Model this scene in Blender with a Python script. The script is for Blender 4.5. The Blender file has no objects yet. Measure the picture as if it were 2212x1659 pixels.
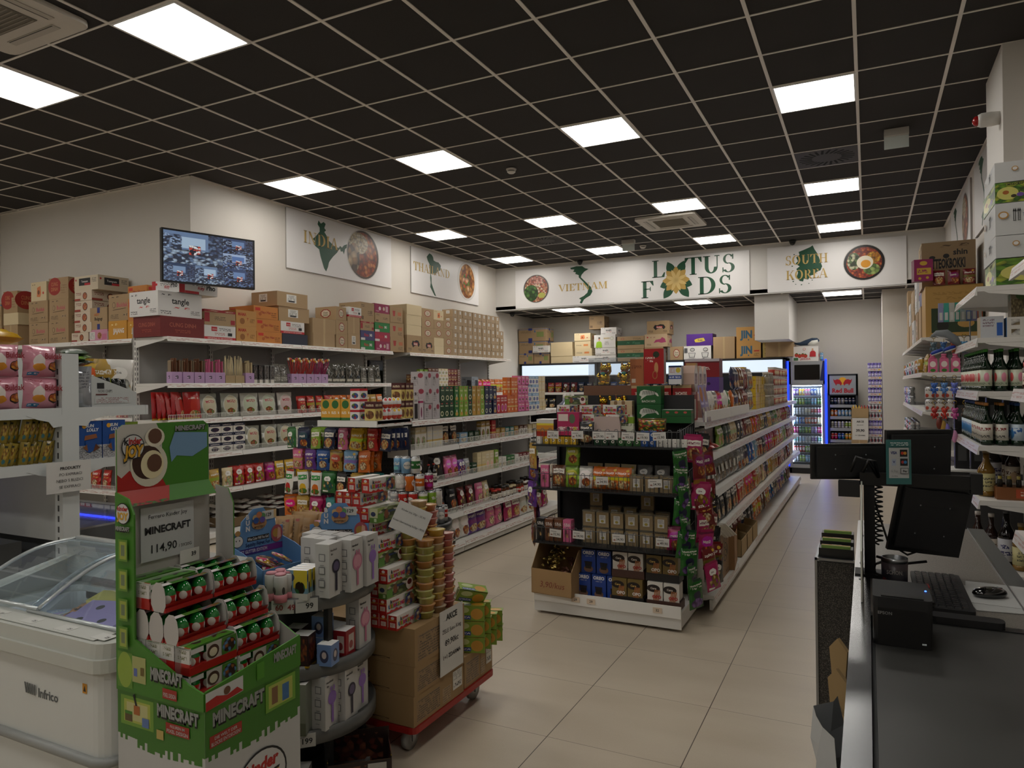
import bpy, math, random
from mathutils import Vector, Matrix
random.seed(7)
S = bpy.context.scene
COL = S.collection
PI = math.pi
# ---------------------------------------------------------------- camera
yaw, pit, rol = .4635, .0042, -.0108
fw = Vector((-math.sin(yaw)*math.cos(pit), math.cos(yaw)*math.cos(pit), math.sin(pit)))
rt = Vector((math.cos(yaw), math.sin(yaw), 0)); up = rt.cross(fw)
rt, up = rt*math.cos(rol)+up*math.sin(rol), -rt*math.sin(rol)+up*math.cos(rol)
cd = bpy.data.cameras.new('camera'); cam = bpy.data.objects.new('camera', cd); COL.objects.link(cam)
cd.sensor_width = 36; cd.lens = 1537.5/2212*36; cd.clip_start = .05
cam.matrix_world = Matrix(((rt.x, up.x, -fw.x, 0), (rt.y, up.y, -fw.y, 0), (rt.z, up.z, -fw.z, 1.568), (0, 0, 0, 1)))
S.camera = cam
# ---------------------------------------------------------------- world, exposure
w = bpy.data.worlds.new('world'); S.world = w; w.use_nodes = True
w.node_tree.nodes['Background'].inputs[0].default_value = (.05, .05, .055, 1)
S.view_settings.view_transform = 'Standard'; S.view_settings.look = 'None'
S.view_settings.gamma = 1; S.view_settings.use_curve_mapping = False
S.view_settings.exposure = 0.0
LAMP = 13.0
S.cycles.max_bounces = 6; S.cycles.diffuse_bounces = 4; S.cycles.glossy_bounces = 3
S.cycles.transmission_bounces = 4; S.cycles.transparent_max_bounces = 12
S.cycles.caustics_reflective = False; S.cycles.caustics_refractive = False
S.cycles.use_denoising = True
CZ = 3.8885
# ---------------------------------------------------------------- materials
def srgb(h):
    if isinstance(h, tuple): return h
    v = [int(h[i:i+2], 16)/255 for i in (0, 2, 4)]
    return tuple(c/12.92 if c <= .04045 else ((c+.055)/1.055)**2.4 for c in v)
MC = {}
def M(h, rough=.5, metal=0, emit=0, alpha=1, bump=None, coat=0, name=None):
    """plain material from an sRGB hex colour ('O' = the object's own colour)"""
    k = (h, rough, metal, emit, alpha, bump, coat)
    if k in MC: return MC[k]
    m = bpy.data.materials.new(name or 'paint_%s' % (h if isinstance(h, str) else 'x')); m.use_nodes = True
    nt = m.node_tree; b = nt.nodes['Principled BSDF']
    if h == 'O':
        oi = nt.nodes.new('ShaderNodeObjectInfo'); nt.links.new(oi.outputs['Color'], b.inputs['Base Color'])
    else:
        b.inputs['Base Color'].default_value = (*srgb(h), 1)
    b.inputs['Roughness'].default_value = rough; b.inputs['Metallic'].default_value = metal
    if coat: b.inputs['Coat Weight'].default_value = coat
    if emit:
        b.inputs['Emission Color'].default_value = (*srgb(h), 1); b.inputs['Emission Strength'].default_value = emit
    if alpha < 1: b.inputs['Alpha'].default_value = alpha
    if bump:
        n = nt.nodes.new('ShaderNodeTexNoise'); n.inputs['Scale'].default_value = bump[0]
        tc = nt.nodes.new('ShaderNodeTexCoord'); nt.links.new(tc.outputs['Object'], n.inputs['Vector'])
        bp = nt.nodes.new('ShaderNodeBump'); bp.inputs['Strength'].default_value = bump[1]; bp.inputs['Distance'].default_value = .01
        nt.links.new(n.outputs[0], bp.inputs['Height']); nt.links.new(bp.outputs[0], b.inputs['Normal'])
    MC[k] = m
    return m
class NT:
    def __init__(s, nt): s.t = nt
    def n(s, typ, **kw):
        x = s.t.nodes.new(typ)
        for k, v in kw.items(): setattr(x, k, v)
        return x
    def set(s, sock, v):
        if isinstance(v, bpy.types.NodeSocket): s.t.links.new(v, sock)
        else: sock.default_value = v
    def math(s, op, a, b=None):
        x = s.n('ShaderNodeMath', operation=op); s.set(x.inputs[0], a)
        if b is not None: s.set(x.inputs[1], b)
        return x.outputs[0]
    def vec(s, op, a, b=None):
        x = s.n('ShaderNodeVectorMath', operation=op); s.set(x.inputs[0], a)
        if b is not None: s.set(x.inputs[1], b)
        return x.outputs['Value' if op == 'LENGTH' else 'Vector']
    def mix(s, f, a, b):
        x = s.n('ShaderNodeMix', data_type='RGBA'); s.set(x.inputs[0], f); s.set(x.inputs[6], a); s.set(x.inputs[7], b)
        return x.outputs[2]
PMC = {}
def P(base, *layers, rough=.35, coat=0, metal=0):
    """printed packaging: flat shapes in the face's UV square over a base colour"""
    k = (base, layers, rough, coat, metal)
    if k in PMC: return PMC[k]
    m = bpy.data.materials.new('print'); m.use_nodes = True
    t = NT(m.node_tree); b = m.node_tree.nodes['Principled BSDF']
    b.inputs['Roughness'].default_value = rough; b.inputs['Coat Weight'].default_value = coat; b.inputs['Metallic'].default_value = metal
    uvn = t.n('ShaderNodeUVMap'); uv = uvn.outputs[0]
    oc = t.n('ShaderNodeObjectInfo').outputs
    def C(c):
        if c == 'O': return oc['Color']
        if c in ('O2', 'O3', 'O4'):
            h = t.n('ShaderNodeHueSaturation'); h.inputs['Hue'].default_value = {'O2': .62, 'O3': .5, 'O4': .42}[c]
            h.inputs['Value'].default_value = {'O2': .9, 'O3': .45, 'O4': 1.3}[c]; t.t.links.new(oc['Color'], h.inputs['Color']); return h.outputs[0]
        return (*srgb(c), 1)
    cur = C(base)
    for L in layers:
        ty, a, bb, c, d = L[:5]
        if ty in 'rtF':
            ctr = ((a+c)/2, (bb+d)/2, 0); rad = (abs(c-a)/2, abs(d-bb)/2, 1)
            q = t.vec('ABSOLUTE', t.vec('DIVIDE', t.vec('SUBTRACT', uv, ctr), rad))
            sp = t.n('ShaderNodeSeparateXYZ'); t.t.links.new(q, sp.inputs[0])
            mask = t.math('LESS_THAN', t.math('MAXIMUM', sp.outputs[0], sp.outputs[1]), 1.)
        else:
            q = t.vec('LENGTH', t.vec('DIVIDE', t.vec('SUBTRACT', uv, (a, bb, 0)), (c, d, 1)))
            mask = t.math('LESS_THAN', q, 1.)
        if ty == 't':
            rows = L[6] if len(L) > 6 else 1
            hh = abs(d-bb)/rows
            nz = t.n('ShaderNodeTexNoise', noise_dimensions='2D'); nz.inputs['Detail'].default_value = 0; nz.inputs['Scale'].default_value = 1
            t.t.links.new(t.vec('MULTIPLY', uv, (1.1/hh, .35/hh, 0)), nz.inputs['Vector'])
            sp2 = t.n('ShaderNodeSeparateXYZ'); t.t.links.new(uv, sp2.inputs[0])
            fr = t.math('FRACT', t.math('DIVIDE', t.math('SUBTRACT', sp2.outputs[1], min(bb, d)), hh))
            rm = t.math('LESS_THAN', t.math('ABSOLUTE', t.math('SUBTRACT', fr, .5)), .3)
            nz2 = t.n('ShaderNodeTexNoise', noise_dimensions='2D'); nz2.inputs['Detail'].default_value = 0; nz2.inputs['Scale'].default_value = 1
            t.t.links.new(t.vec('MULTIPLY', uv, (5.5/hh, 3.2/hh, 0)), nz2.inputs['Vector'])
            mask = t.math('MULTIPLY', t.math('MULTIPLY', mask, rm), t.math('MULTIPLY', t.math('GREATER_THAN', nz2.outputs[0], .47), t.math('GREATER_THAN', nz.outputs[0], .36)))
            col = C(L[5])
        elif ty in 'fF':
            vo = t.n('ShaderNodeTexVoronoi', voronoi_dimensions='2D'); vo.inputs['Scale'].default_value = L[8] if len(L) > 8 else 9
            t.t.links.new(uv, vo.inputs['Vector'])
            sp3 = t.n('ShaderNodeSeparateColor'); t.t.links.new(vo.outputs['Color'], sp3.inputs[0])
            col = t.mix(t.math('GREATER_THAN', sp3.outputs[0], .62), t.mix(t.math('GREATER_THAN', sp3.outputs[1], .5), C(L[5]), C(L[6])), C(L[7]))
            col = t.mix(t.math('MULTIPLY', vo.outputs[0], .9), col, (.02, .01, .01, 1))
        else: col = C(L[5])
        cur = t.mix(mask, cur, col)
    t.set(b.inputs['Base Color'], cur)
    PMC[k] = m
    return m
def glass(h='e8f0f0', rough=.03, alpha=.18):
    k = ('glass', h, rough, alpha)
    if k in MC: return MC[k]
    m = bpy.data.materials.new('clear_film'); m.use_nodes = True; nt = m.node_tree; nt.nodes.remove(nt.nodes['Principled BSDF'])
    o = nt.nodes['Material Output']; tr = nt.nodes.new('ShaderNodeBsdfTransparent'); tr.inputs[0].default_value = (*srgb(h), 1)
    gl = nt.nodes.new('ShaderNodeBsdfGlossy'); gl.inputs['Roughness'].default_value = rough; gl.inputs[0].default_value = (.9, .95, 1, 1)
    df = nt.nodes.new('ShaderNodeBsdfDiffuse'); df.inputs[0].default_value = (*srgb(h), 1)
    m1 = nt.nodes.new('ShaderNodeMixShader'); m1.inputs[0].default_value = alpha*.6
    lw = nt.nodes.new('ShaderNodeLayerWeight'); lw.inputs[0].default_value = .5; pw = nt.nodes.new('ShaderNodeMath'); pw.operation = 'POWER'; nt.links.new(lw.outputs['Facing'], pw.inputs[0]); pw.inputs[1].default_value = 4; fr = nt.nodes.new('ShaderNodeMath'); fr.operation = 'MULTIPLY_ADD'; nt.links.new(pw.outputs[0], fr.inputs[0]); fr.inputs[1].default_value = .6; fr.inputs[2].default_value = .045
    m2 = nt.nodes.new('ShaderNodeMixShader'); L = nt.links.new
    L(tr.outputs[0], m1.inputs[1]); L(df.outputs[0], m1.inputs[2]); L(fr.outputs[0], m2.inputs[0]); L(m1.outputs[0], m2.inputs[1]); L(gl.outputs[0], m2.inputs[2]); L(m2.outputs[0], o.inputs[0])
    MC[k] = m
    return m
# ---------------------------------------------------------------- text outlines from the built-in font
TXC = {}
def text_geo(s, bold=0.):
    k = (s, bold)
    if k in TXC: return TXC[k]
    c = bpy.data.curves.new('t', 'FONT'); c.body = s; c.size = 1; c.resolution_u = 2; c.offset = bold
    o = bpy.data.objects.new('t', c)
    tmp = bpy.data.scenes.new('t'); tmp.collection.objects.link(o)
    with bpy.context.temp_override(scene=tmp, view_layer=tmp.view_layers[0]): dg = bpy.context.evaluated_depsgraph_get(); me = bpy.data.meshes.new_from_object(o.evaluated_get(dg))
    bpy.data.scenes.remove(tmp)
    v = [(p.co.x, p.co.y) for p in me.vertices]; f = [tuple(p.vertices) for p in me.polygons]
    bpy.data.objects.remove(o); bpy.data.curves.remove(c); bpy.data.meshes.remove(me)
    if v:
        x0 = min(p[0] for p in v); x1 = max(p[0] for p in v)
        v = [((x-x0)/.7, y/.7) for x, y in v]; wd = (x1-x0)/.7
    else: wd = 0
    TXC[k] = (v, f, wd)
    return TXC[k]
# serif capitals: lists of polygons, cap height 1
def _arc(cx, cy, rx, ry, ix, iy, a0, a1, n=14):
    o = [(cx+rx*math.cos(a0+(a1-a0)*i/n), cy+ry*math.sin(a0+(a1-a0)*i/n)) for i in range(n+1)]
    q = [(cx+ix*math.cos(a0+(a1-a0)*i/n), cy+iy*math.sin(a0+(a1-a0)*i/n)) for i in range(n+1)]
    return [[o[i], o[i+1], q[i+1], q[i]] for i in range(n)]
def _r(x0, y0, x1, y1): return [(x0, y0), (x1, y0), (x1, y1), (x0, y1)]
def _sf(x, y, w_=.17): return [_r(x-w_, y if y == 0 else y-.05, x+w_, .05 if y == 0 else y)]
def _stem(x, t=.09): return [_r(x-t, 0, x+t, 1)]+_sf(x, 0, t+.08)+_sf(x, 1, t+.08)
SER = {
 'I': (.42, lambda: _stem(.18)),
 'L': (.72, lambda: _stem(.2)+[_r(.2, 0, .66, .05), [(.66, 0), (.7, .28), (.64, .28), (.52, .05)]]),
 'T': (.86, lambda: _stem(.42)[:2]+[_r(.02, .95, .82, 1), [(.02, 1), (0, .7), (.05, .7), (.2, .96)], [(.82, 1), (.84, .7), (.79, .7), (.64, .96)]]),
 'F': (.68, lambda: _stem(.2)+[_r(.2, .95, .62, 1), [(.62, 1), (.65, .72), (.6, .72), (.46, .96)], _r(.2, .5, .48, .55), _r(.46, .4, .5, .65)]),
 'E': (.7, lambda: _stem(.2)+[_r(.2, .95, .62, 1), [(.62, 1), (.65, .74), (.6, .74), (.46, .96)], _r(.2, .5, .48, .55), _r(.46, .4, .5, .65), _r(.2, 0, .64, .05), [(.64, 0), (.68, .26), (.62, .26), (.48, .05)]]),
 'H': (.95, lambda: _stem(.2)+_stem(.72)+[_r(.2, .49, .72, .54)]),
 'U': (.9, lambda: [_r(.12, .36, .3, 1), _r(.68, .36, .73, 1)]+_sf(.21, 1)+_sf(.7, 1, .12)+_arc(.425, .36, .305, .37, .125, .3, PI, 2*PI)),
 'O': (.98, lambda: _arc(.46, .5, .42, .52, .24, .46, 0, 2*PI, 24)),
 'D': (.95, lambda: _stem(.2)+[_r(.2, .95, .4, 1), _r(.2, 0, .4, .05)]+_arc(.38, .5, .46, .5, .26, .45, -PI/2, PI/2, 16)),
 'S': (.68, lambda: _arc(.33, .74, .25, .28, .13, .23, .15*PI, 1.5*PI)+_arc(.33, .26, .29, .28, .13, .23, -.86*PI, .5*PI)+[[(.12, .62), (.3, .52), (.56, .36), (.36, .5)], _r(.5, .72, .56, 1), _r(.05, 0, .1, .28)]),
 'N': (.98, lambda: [_r(.15, 0, .2, 1), _r(.73, 0, .78, 1), [(.08, 1), (.28, 1), (.78, 0), (.66, 0)]]+_sf(.17, 0, .13)+_sf(.75, 1, .13)),
 'A': (.9, lambda: [[(.06, 0), (.11, 0), (.44, .9), (.4, 1)], [(.4, 1), (.5, 1), (.84, 0), (.62, 0)], _r(.2, .3, .66, .35)]+_sf(.1, 0, .12)+_sf(.73, 0, .16)),
 'V': (.9, lambda: [[(.06, 1), (.27, 1), (.52, .1), (.44, 0)], [(.44, 0), (.5, 0), (.84, 1), (.78, 1)]]+_sf(.15, 1, .16)+_sf(.8, 1, .12)),
 'M': (1.15, lambda: [_r(.13, 0, .18, 1), _r(.8, 0, .98, 1), [(.08, 1), (.28, 1), (.54, .12), (.48, 0)], [(.48, 0), (.53, 0), (.86, 1), (.8, 1)]]+_sf(.15, 0, .12)+_sf(.9, 0)+_sf(.92, 1, .14)),
 'K': (.92, lambda: _stem(.2)+[[(.28, .42), (.36, .42), (.8, 1), (.72, 1)], [(.38, .56), (.5, .68), (.86, 0), (.64, 0)]]+_sf(.76, 1, .13)+_sf(.76, 0, .15)),
 'R': (.88, lambda: _stem(.2)+[_r(.2, .95, .4, 1), _r(.2, .47, .4, .52), [(.36, .5), (.5, .5), (.84, 0), (.64, 0)]]+_arc(.38, .735, .3, .265, .14, .22, -PI/2, PI/2, 12)+_sf(.76, 0, .1)),
}
# ---------------------------------------------------------------- mesh builder
UVQ = ((0, 0), (1, 0), (1, 1), (0, 1))
class MB:
    def __init__(s): s.v = []; s.f = []; s.m = []; s.u = []; s.sm = []; s.mats = []
    def mi(s, m):
        if m not in s.mats: s.mats.append(m)
        return s.mats.index(m)
    def face(s, pts, m, uv=None, sm=False):
        i = len(s.v); s.v += [tuple(p) for p in pts]; s.f.append(tuple(range(i, i+len(pts)))); s.m.append(s.mi(m)); s.sm.append(sm)
        s.u.append(uv if uv else (UVQ if len(pts) == 4 else [(0, 0)]*len(pts)))
    def box(s, x0, y0, z0, x1, y1, z1, m, front=None, right=None, left=None, top=None, back=None, bottom=None, taper=0):
        t = taper
        a = [(x0, y0, z0), (x1, y0, z0), (x1, y1, z0), (x0, y1, z0), (x0+t, y0+t, z1), (x1-t, y0+t, z1), (x1-t, y1-t, z1), (x0+t, y1-t, z1)]
        for idx, mm in (((0, 1, 5, 4), front), ((1, 2, 6, 5), right), ((2, 3, 7, 6), back), ((3, 0, 4, 7), left), ((4, 5, 6, 7), top), ((3, 2, 1, 0), bottom)):
            s.face([a[k] for k in idx], mm or m)
    def rbox(s, x0, y0, z0, x1, y1, z1, m, r=.01, front=None, top=None, seg=3):
        """box with rounded vertical edges"""
        pts = []
        for cx, cy, a in ((x1-r, y0+r, -PI/2), (x1-r, y1-r, 0), (x0+r, y1-r, PI/2), (x0+r, y0+r, PI)):
            for k in range(seg+1): pts.append((cx+r*math.cos(a+PI/2*k/seg), cy+r*math.sin(a+PI/2*k/seg)))
        s.prism(pts, z0, z1, m, top=top)
        if front: s.face([(x0+r, y0-.0004, z0), (x1-r, y0-.0004, z0), (x1-r, y0-.0004, z1), (x0+r, y0-.0004, z1)], front)
    def prism(s, pts, z0, z1, m, top=None, bot=None, sm=False):
        n = len(pts)
        for i in range(n):
            a, b = pts[i], pts[(i+1) % n]
            s.face([(*a, z0), (*b, z0), (*b, z1), (*a, z1)], m, ((i/n, 0), ((i+1)/n, 0), ((i+1)/n, 1), (i/n, 1)), sm)
        s.face([(*p, z1) for p in pts], top or m); s.face([(*p, z0) for p in reversed(pts)], bot or m)
    def lathe(s, prof, m, cx=0, cy=0, n=16, mats=None, uvr=None, sm=True, turn=0):
        """profile [(r,z)...] around the z axis; mats per segment"""
        L = len(prof); base = len(s.v); ring = []
        z0 = min(p[1] for p in prof); z1 = max(p[1] for p in prof)
        for r, z in prof:
            for k in range(n): a = 2*PI*k/n+turn; s.v.append((cx+r*math.cos(a), cy+r*math.sin(a), z))
        for i in range(L-1):
            mm = s.mi(mats[i] if mats and mats[i] else m)
            va = (prof[i][1]-z0)/(z1-z0+1e-9); vb = (prof[i+1][1]-z0)/(z1-z0+1e-9)
            for k in range(n):
                k2 = (k+1) % n; s.f.append((base+i*n+k, base+i*n+k2, base+(i+1)*n+k2, base+(i+1)*n+k)); s.m.append(mm); s.sm.append(sm)
                ua, ub = 2*k/n % 1, 2*k/n % 1+2/n; s.u.append(((ua, va), (ub, va), (ub, vb), (ua, vb)))
        for i, rev in ((0, True), (L-1, False)):
            if prof[i][0] > 1e-5:
                q = [base+i*n+k for k in range(n)]; s.f.append(tuple(reversed(q) if rev else q)); s.sm.append(False)
                s.m.append(s.mi((mats[min(i, L-2)] if mats else None) or m)); s.u.append([(.5+.5*math.cos(2*PI*k/n), .5+.5*math.sin(2*PI*k/n)) for k in range(n)])
    def tube(s, pts, r, m, n=6, closed=False, cap=True):
        P3 = [Vector(p) for p in pts]; rings = []; ref = Vector((0, 0, 1))
        for i, p in enumerate(P3):
            a = P3[i-1] if i or closed else p; b = P3[(i+1) % len(P3)] if i < len(P3)-1 or closed else p
            d = (b-a).normalized() if (b-a).length > 1e-9 else Vector((0, 0, 1))
            x = d.cross(ref)
            if x.length < .05: x = d.cross(Vector((1, 0, 0)))
            x.normalize(); y = d.cross(x); rr = r[i] if isinstance(r, (list, tuple)) else r
            base = len(s.v); rings.append(base)
            for k in range(n): q = p+(x*math.cos(2*PI*k/n)+y*math.sin(2*PI*k/n))*rr; s.v.append(tuple(q))
        mm = s.mi(m); N = len(rings)
        for i in range(N if closed else N-1):
            a, b = rings[i], rings[(i+1) % N]
            for k in range(n):
                k2 = (k+1) % n; s.f.append((a+k, a+k2, b+k2, b+k)); s.m.append(mm); s.sm.append(True); s.u.append(UVQ)
        if cap and not closed:
            for a, rv in ((rings[0], 1), (rings[-1], 0)):
                q = [a+k for k in range(n)]; s.f.append(tuple(q[::-1] if rv else q)); s.m.append(mm); s.sm.append(False); s.u.append([(0, 0)]*n)
    def ell(s, c, r, m, nu=14, nv=9, cut=None, uv=True):
        base = len(s.v); mm = s.mi(m)
        for j in range(nv+1):
            t = -PI/2+PI*j/nv
            for i in range(nu):
                a = 2*PI*i/nu; s.v.append((c[0]+r[0]*math.cos(t)*math.cos(a), c[1]+r[1]*math.cos(t)*math.sin(a), c[2]+r[2]*math.sin(t)))
        for j in range(nv):
            for i in range(nu):
                k = (i+1) % nu; s.f.append((base+j*nu+i, base+j*nu+k, base+(j+1)*nu+k, base+(j+1)*nu+i)); s.m.append(mm); s.sm.append(True)
                ua = 2*i/nu % 1; s.u.append(((ua, j/nv), (ua+2/nu, j/nv), (ua+2/nu, (j+1)/nv), (ua, (j+1)/nv)))
    def geo2(s, v, f, O, R, U, m, th=0):
        O, R, U = Vector(O), Vector(R), Vector(U); base = len(s.v); mm = s.mi(m)
        for x, y in v: s.v.append(tuple(O+R*x+U*y))
        for q in f: s.f.append(tuple(base+i for i in q)); s.m.append(mm); s.sm.append(False); s.u.append([(0, 0)]*len(q))
    def text(s, st, h, O, R, U, m, bold=0., al='c', maxw=None, slant=0):
        """text of cap height h on the plane through O spanned by unit vectors R, U"""
        v, f, wd = text_geo(st, bold); k = h
        kx = k if not maxw or wd*k <= maxw else maxw/wd
        off = -wd*kx/2 if al == 'c' else (0 if al == 'l' else -wd*kx)
        s.geo2([(x*kx+off+slant*y*k, y*k) for x, y in v], f, O, R, U, m)
    def serif(s, st, h, O, R, U, m, al='c', wk=1.):
        k = h; tot = sum((SER[c][0] if c != ' ' else .5) for c in st)*k*wk; x0 = -tot/2 if al == 'c' else 0
        for c in st:
            if c == ' ': x0 += .5*k*wk; continue
            wd, fn = SER[c]
            for pl in fn(): s.geo2([(x0+x*k*wk, y*k) for x, y in pl], [tuple(range(len(pl)))], O, R, U, m)
            x0 += wd*k*wk
    def poly(s, pts, O, R, U, m): s.geo2(pts, [tuple(range(len(pts)))], O, R, U, m)
    def disc(s, c, rx, ry, R, U, m, n=24, uv=False):
        c, R, U = Vector(c), Vector(R), Vector(U)
        s.face([c+R*rx*math.cos(2*PI*k/n)+U*ry*math.sin(2*PI*k/n) for k in range(n)], m, [(.5+.5*math.cos(2*PI*k/n), .5+.5*math.sin(2*PI*k/n)) for k in range(n)])
    def slab(s, pts, O, R, U, th, m, side=None):
        """polygon given thickness th along R x U (front face at O)"""
        O, R, U = Vector(O), Vector(R), Vector(U); N = R.cross(U).normalized()*th
        a = [O+R*x+U*y for x, y in pts]; b = [p-N for p in a]; n = len(a)
        xs = [p[0] for p in pts]; ys = [p[1] for p in pts]; x0, x1, y0, y1 = min(xs), max(xs), min(ys), max(ys)
        s.face(a, m, [((x-x0)/(x1-x0), (y-y0)/(y1-y0)) for x, y in pts]); s.face(b[::-1], side or m)
        for i in range(n): j = (i+1) % n; s.face([a[j], a[i], b[i], b[j]], side or m)
    def xf(s, mat):
        s.v = [tuple(mat @ Vector(p)) for p in s.v]; return s
    def add(s, o, mat=None):
        b = len(s.v); s.v += [tuple(mat @ Vector(p)) for p in o.v] if mat is not None else o.v
        for q, mm, uu, sm in zip(o.f, o.m, o.u, o.sm): s.f.append(tuple(b+i for i in q)); s.m.append(s.mi(o.mats[mm])); s.u.append(uu); s.sm.append(sm)
        return s
    def mesh(s, name='m'):
        me = bpy.data.meshes.new(name); me.from_pydata(s.v, [], s.f)
        for m in s.mats: me.materials.append(m)
        me.polygons.foreach_set('material_index', s.m); me.polygons.foreach_set('use_smooth', s.sm)
        ul = me.uv_layers.new(name='UVMap'); fl = []
        for q in s.u:
            for a in q: fl += [a[0], a[1]]
        ul.data.foreach_set('uv', fl); me.update()
        return me
    def build(s, name, parent=None, loc=(0, 0, 0), rz=0, kind=None):
        o = bpy.data.objects.new(name, s.mesh(name)); COL.objects.link(o); o.location = loc; o.rotation_euler = (0, 0, rz)
        if parent: o.parent = parent
        if kind: o['kind'] = kind
        return o
_LB = set()
def tag(o, label, cat, group=None):
    n = len(label.split())
    if n > 16 or n < 4: print('LONG LABEL', n, label)
    if label in _LB: print('DUP LABEL', label)
    _LB.add(label)
    o['label'] = label; o['category'] = cat
    if group: o['group'] = group
    return o
def empty(name, loc=(0, 0, 0), rz=0, label=None, cat=None, group=None):
    o = bpy.data.objects.new(name, None); COL.objects.link(o); o.location = loc; o.rotation_euler = (0, 0, rz); o.empty_display_size = .05
    if label: tag(o, label, cat, group)
    return o
def struct(mb, name, **k): return mb.build(name, kind='structure', **k)
def place(proto, loc, rz=0, label='', cat='', group=None, color=None, name=None, rot=None):
    """proto: MB-made mesh data or an object tree to copy"""
    if isinstance(proto, bpy.types.Mesh): o = bpy.data.objects.new(name or proto.name, proto)
    else: o = proto.copy()
    COL.objects.link(o); o.location = loc; o.rotation_euler = rot or (0, 0, rz)
    if color: o.color = (*srgb(color), 1)
    if not isinstance(proto, bpy.types.Mesh):
        for ch in proto.children:
            c = ch.copy(); COL.objects.link(c); c.parent = o
            if color: c.color = o.color
            for g in ch.children: d = g.copy(); COL.objects.link(d); d.parent = c
    tag(o, label, cat, group)
    return o
_o1 = 'first second third fourth fifth sixth seventh eighth ninth tenth eleventh twelfth thirteenth fourteenth fifteenth sixteenth seventeenth eighteenth nineteenth twentieth'.split()
def nth(i):
    if i < 20: return _o1[i]
    t = ['twenty', 'thirty', 'forty', 'fifty', 'sixty', 'seventy', 'eighty', 'ninety'][(i+1)//10-2]
    r = (i+1) % 10
    return t+'-'+_o1[r-1] if r else t[:-1]+'ieth'
X, Y, Z = Vector((1, 0, 0)), Vector((0, 1, 0)), Vector((0, 0, 1))
WH = M('e4e2dd', .45); WH2 = M('c9c8c4', .5); BLK = M('0c0c0d', .4); BLKM = M('141416', .6); STEEL = M('9a9da0', .3, 1); CARD = M('a98c66', .8); CARDD = M('8a6f4c', .85)
INK = M('1a1a1c', .6); REDK = M('b3202a', .5); GRY = M('8d8f8f', .5)
# ================================================================ ROOM
def floor_mat():
    m = bpy.data.materials.new('stone_tiles'); m.use_nodes = True; t = NT(m.node_tree); b = m.node_tree.nodes['Principled BSDF']
    tc = t.n('ShaderNodeTexCoord').outputs['Object']
    q = t.vec('DIVIDE', t.vec('SUBTRACT', tc, (-1.3046, 2.9211, 0)), (.6, .6, 1))
    f = t.vec('ABSOLUTE', t.vec('SUBTRACT', t.vec('FRACTION', q), (.5, .5, 0)))
    sp = t.n('ShaderNodeSeparateXYZ'); t.t.links.new(f, sp.inputs[0])
    gx = t.math('GREATER_THAN', sp.outputs[0], .4965); gy = t.math('GREATER_THAN', sp.outputs[1], .4975)
    fl = t.vec('FLOOR', q); wn = t.n('ShaderNodeTexWhiteNoise', noise_dimensions='2D'); t.t.links.new(fl, wn.inputs[0])
    n1 = t.n('ShaderNodeTexNoise'); n1.inputs['Scale'].default_value = 1; n1.inputs['Detail'].default_value = 6
    t.t.links.new(t.vec('MULTIPLY', tc, (1.6, 6, 1)), n1.inputs['Vector'])
    n2 = t.n('ShaderNodeTexNoise'); n2.inputs['Scale'].default_value = 160; n2.inputs['Detail'].default_value = 2; t.t.links.new(tc, n2.inputs['Vector'])
    c = t.mix(n1.outputs[0], (.42, .345, .25, 1), (.58, .50, .385, 1))
    c = t.mix(t.math('MULTIPLY', n2.outputs[0], .35), c, (.62, .57, .49, 1))
    c = t.mix(t.math('MULTIPLY', wn.outputs[0], .12), c, (.36, .29, .2, 1))
    c = t.mix(t.math('MAXIMUM', gx, t.math('MULTIPLY', gy, .75)), c, (.07, .05, .038, 1))
    t.set(b.inputs['Base Color'], c); b.inputs['Specular IOR Level'].default_value = .45
    t.set(b.inputs['Roughness'], t.math('ADD', t.math('MULTIPLY', n1.outputs[0], .2), .27))
    return m
WALL = M('d9d4cc', .7, bump=(60, .05)); WALLW = M('d5d2cd', .6)
b = MB(); b.face([(-10.1, -6.5, 0), (1.06, -6.5, 0), (1.06, 14.15, 0), (-10.1, 14.15, 0)], floor_mat()); struct(b, 'floor')
def ceil_mat():
    return M('2c2927', .9, bump=(300, .3))
b = MB(); b.box(-10.1, -6.5, CZ, 1.06, 12.4, CZ+.1, ceil_mat()); struct(b, 'ceiling')
b = MB(); b.box(-6.53, 12.4, 3.06, 1.06, 14.15, 3.14, ceil_mat()); struct(b, 'ceiling_alcove')
GR = M('e6e0d8', .5)
b = MB(); gx0, gy0 = -4.25, 2.875
i = -9
while gx0+.6*i < 1.05: 
    x = gx0+.6*i
    if x > -10.1: b.box(x-.012, -6.5, CZ-.006, x+.012, 12.4, CZ, GR)
    i += 1
for j in range(-15, 16):
    y = gy0+.6*j
    if y < 12.4: b.box(-10.1, y-.008, CZ-.005, 1.06, y+.008, CZ, GR)
struct(b, 'trim_1')
b = MB()
for i in range(-3, 9): b.box(gx0+.6*i-.012, 12.42, 3.054, gx0+.6*i+.012, 14.15, 3.06, GR)
for y in (12.55, 13.15, 13.75): b.box(-6.53, y-.009, 3.055, 1.06, y+.009, 3.06, GR)
struct(b, 'trim_2')
b = MB()   # perimeter angle along walls
for x0, y0, x1, y1, z in ((-6.53, 5.33, -6.505, 12.4, CZ), (-10.1, 5.305, -6.53, 5.33, CZ), (-6.53, 12.375, 1.06, 12.4, CZ), (1.035, -6.5, 1.06, 12.4, CZ), (-6.53, 14.13, 1.06, 14.15, 3.06)):
    b.box(x0, y0, z-.012, x1, y1, z, GR)
struct(b, 'trim_3')
b = MB(); b.box(-6.63, 5.33, 0, -6.53, 14.15, CZ, WALL); struct(b, 'wall_left')
b = MB(); b.box(-10.1, 5.33, 0, -6.63, 5.43, CZ, WALL); struct(b, 'wall_television')
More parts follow.
